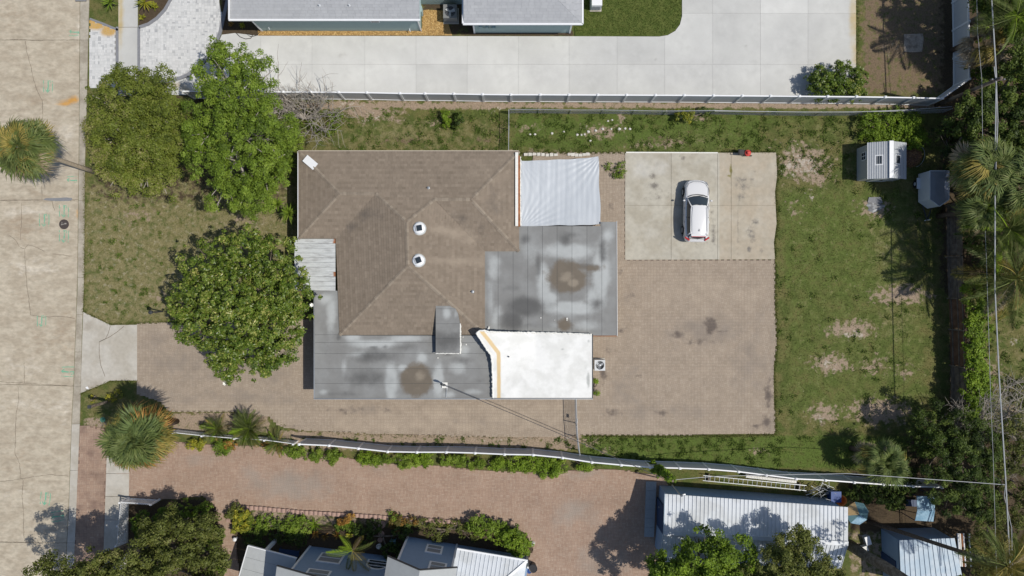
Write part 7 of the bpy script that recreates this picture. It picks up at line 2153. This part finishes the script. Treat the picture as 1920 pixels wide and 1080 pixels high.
tr_ = thing('thick_trunk', 'thick bare leaning trunk passing beside the shed roof', 'tree', P(1594, 1024))
mb = MB(); mb.tube([P(1594, 1022, 0), P(1620, 1040, 2.2), P(1655, 1060, 4.5), P(1690, 1082, 6.5), P(1760, 1130, 9.)], [.42, .36, .38, .33, .28], 12); mb.build('trunk', M['bark'], tr_, smooth=True)
V, tn = leaf_cloud([(*P(1790, 1160, 9.5), 2.6, 2.6, 1.6)], 3000, .2, .5)
quads('crown', V, M['lf_oak'], tr_, tone=tn)

# ---- trees beyond the back fence
tree('dark_tree', 'dense dark shrub tree at the south end of the board fence', (1760, 840),
     [(1745, 790, 2.6, 1.5, 1.2), (1790, 800, 3.0, 1.6, 1.3), (1830, 830, 3.2, 1.7, 1.3), (1760, 850, 3.4, 1.8, 1.4), (1805, 870, 3.6, 1.8, 1.4), (1770, 900, 3.2, 1.6, 1.3), (1830, 900, 3.4, 1.7, 1.3), (1790, 935, 2.8, 1.4, 1.1), (1840, 945, 2.8, 1.4, 1.1), (1735, 830, 2.2, 1.1, .9)],
     34000, .17, 'lf_dark', trunk=.2, clump=.38, tmean=.50, csd=.24, aspect=.36, cov=2.2)
shrub('bright green vine draped along the board fence', [(1822 + 4 * math.sin(k), 545 + k * 19, 1.7, .65, .5) for k in range(13)] + [(1838 + 4 * math.cos(k), 590 + k * 24, 1.0, .7, .5) for k in range(8)], 10500, .16, 'lf_lime', name='fence_vine', cat='vine', clump=.28, tmean=.42)
bare_tree('bare_tree', 'silvery leafless tree below the cables on the far lot', P(1830, 800), None, 1.2, n=14, depth=4, r0=.09, height=3.6, flat=.3, lean=(.25, -.1))
tree('scrub_tree', 'scrubby green tree behind the leafless one', (1850, 900),
     [(1880, 850, 2.8, 1.6, 1.2), (1900, 900, 3., 1.7, 1.2), (1870, 960, 2.8, 1.7, 1.2), (1900, 1000, 3.2, 1.7, 1.2), (1850, 1000, 2.6, 1.4, 1.0), (1930, 820, 3.2, 1.6, 1.2), (1935, 950, 3.4, 1.8, 1.2)], 22000, .13, 'lf_oak', trunk=.15, clump=.36, csd=.2, cov=2.2)
tree('tall_tree', 'tall dark leafy tree above the cables near the fence corner', None,
     [(1890, 40, 4.8, 1.7, 1.3), (1915, 80, 4.6, 1.6, 1.2), (1880, 0, 5.0, 1.8, 1.3), (1930, 20, 5.2, 2.0, 1.4), (1850, 10, 4.2, 1.2, 1.0), (1870, -40, 5.4, 2.2, 1.4), (1920, -50, 5.6, 2.4, 1.5)],
     26000, .16, 'lf_dark', trunk=.25, clump=.4, tmean=.6, csd=.22, cov=2.2)
tree('tall_tree', 'leafy tree behind the utility pole beside the cables', None,
     [(1822, 215, 3.4, 1.5, 1.2), (1845, 250, 3.6, 1.6, 1.2), (1880, 215, 4.0, 1.7, 1.2), (1905, 180, 4.2, 1.7, 1.2), (1895, 265, 3.8, 1.4, 1.1), (1835, 185, 3.2, 1.2, 1.0), (1800, 245, 2.6, 1.2, 1.0), (1790, 290, 2.4, 1.0, .9), (1930, 230, 4.4, 1.6, 1.2)],
     28000, .16, 'lf_dark', trunk=.2, clump=.4, tmean=.55, csd=.24, cov=2.2)
tree('tall_tree', 'dark leafy tree at the picture edge between the two upper palms', None,
     [(1905, 130, 3.6, 1.6, 1.2), (1870, 120, 2.6, 1.2, .9), (1925, 170, 4.0, 1.7, 1.2), (1860, 290, 2.4, 1.3, .9), (1915, 290, 3.0, 1.5, 1.1), (1845, 145, 2.0, .9, .7)],
     15000, .17, 'lf_dark', trunk=.18, clump=.38, tmean=.6, csd=.24, cov=2.2)
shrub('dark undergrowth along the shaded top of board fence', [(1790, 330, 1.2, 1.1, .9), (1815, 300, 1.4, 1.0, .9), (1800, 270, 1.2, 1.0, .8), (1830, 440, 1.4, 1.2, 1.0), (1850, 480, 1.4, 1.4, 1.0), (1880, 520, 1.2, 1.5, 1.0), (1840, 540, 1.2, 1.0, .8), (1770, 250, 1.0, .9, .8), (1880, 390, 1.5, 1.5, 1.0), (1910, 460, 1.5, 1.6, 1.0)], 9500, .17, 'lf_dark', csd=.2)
shrub('leafy growth by the north-east fence corner', [(1826, 130, 1.4, .8, .7), (1830, 60, 1.2, .7, .6), (1860, 165, 1.4, 1.0, .7), (1895, 130, 1.6, 1.2, .8)], 3000, .17, 'lf_green', csd=.2)
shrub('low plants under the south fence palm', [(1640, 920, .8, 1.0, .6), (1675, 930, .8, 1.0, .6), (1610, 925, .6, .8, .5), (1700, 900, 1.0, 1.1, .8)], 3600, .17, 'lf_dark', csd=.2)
shrub('scrub beyond the far lot lawn by the cables', [(1905, 800, .6, 1.0, .5), (1925, 740, .6, 1.2, .5), (1860, 820, .6, .8, .4)], 1800, .14, 'lf_oak')
shrub('ragged scrub between pale shed and golden palm', [(1830, 1020, 1.2, 1.2, .9), (1850, 1060, 1.4, 1.4, 1.0), (1860, 1090, 1.5, 1.4, 1.0), (1900, 1060, 1.6, 1.4, 1.0)], 4200, .17, 'lf_oak', csd=.2)

print("objects", len(bpy.data.objects), "tris", sum(sum(len(p.vertices) - 2 for p in m.polygons) if len(m.polygons) < 2000 else len(m.loops) - 2 * len(m.polygons) for m in bpy.data.meshes))
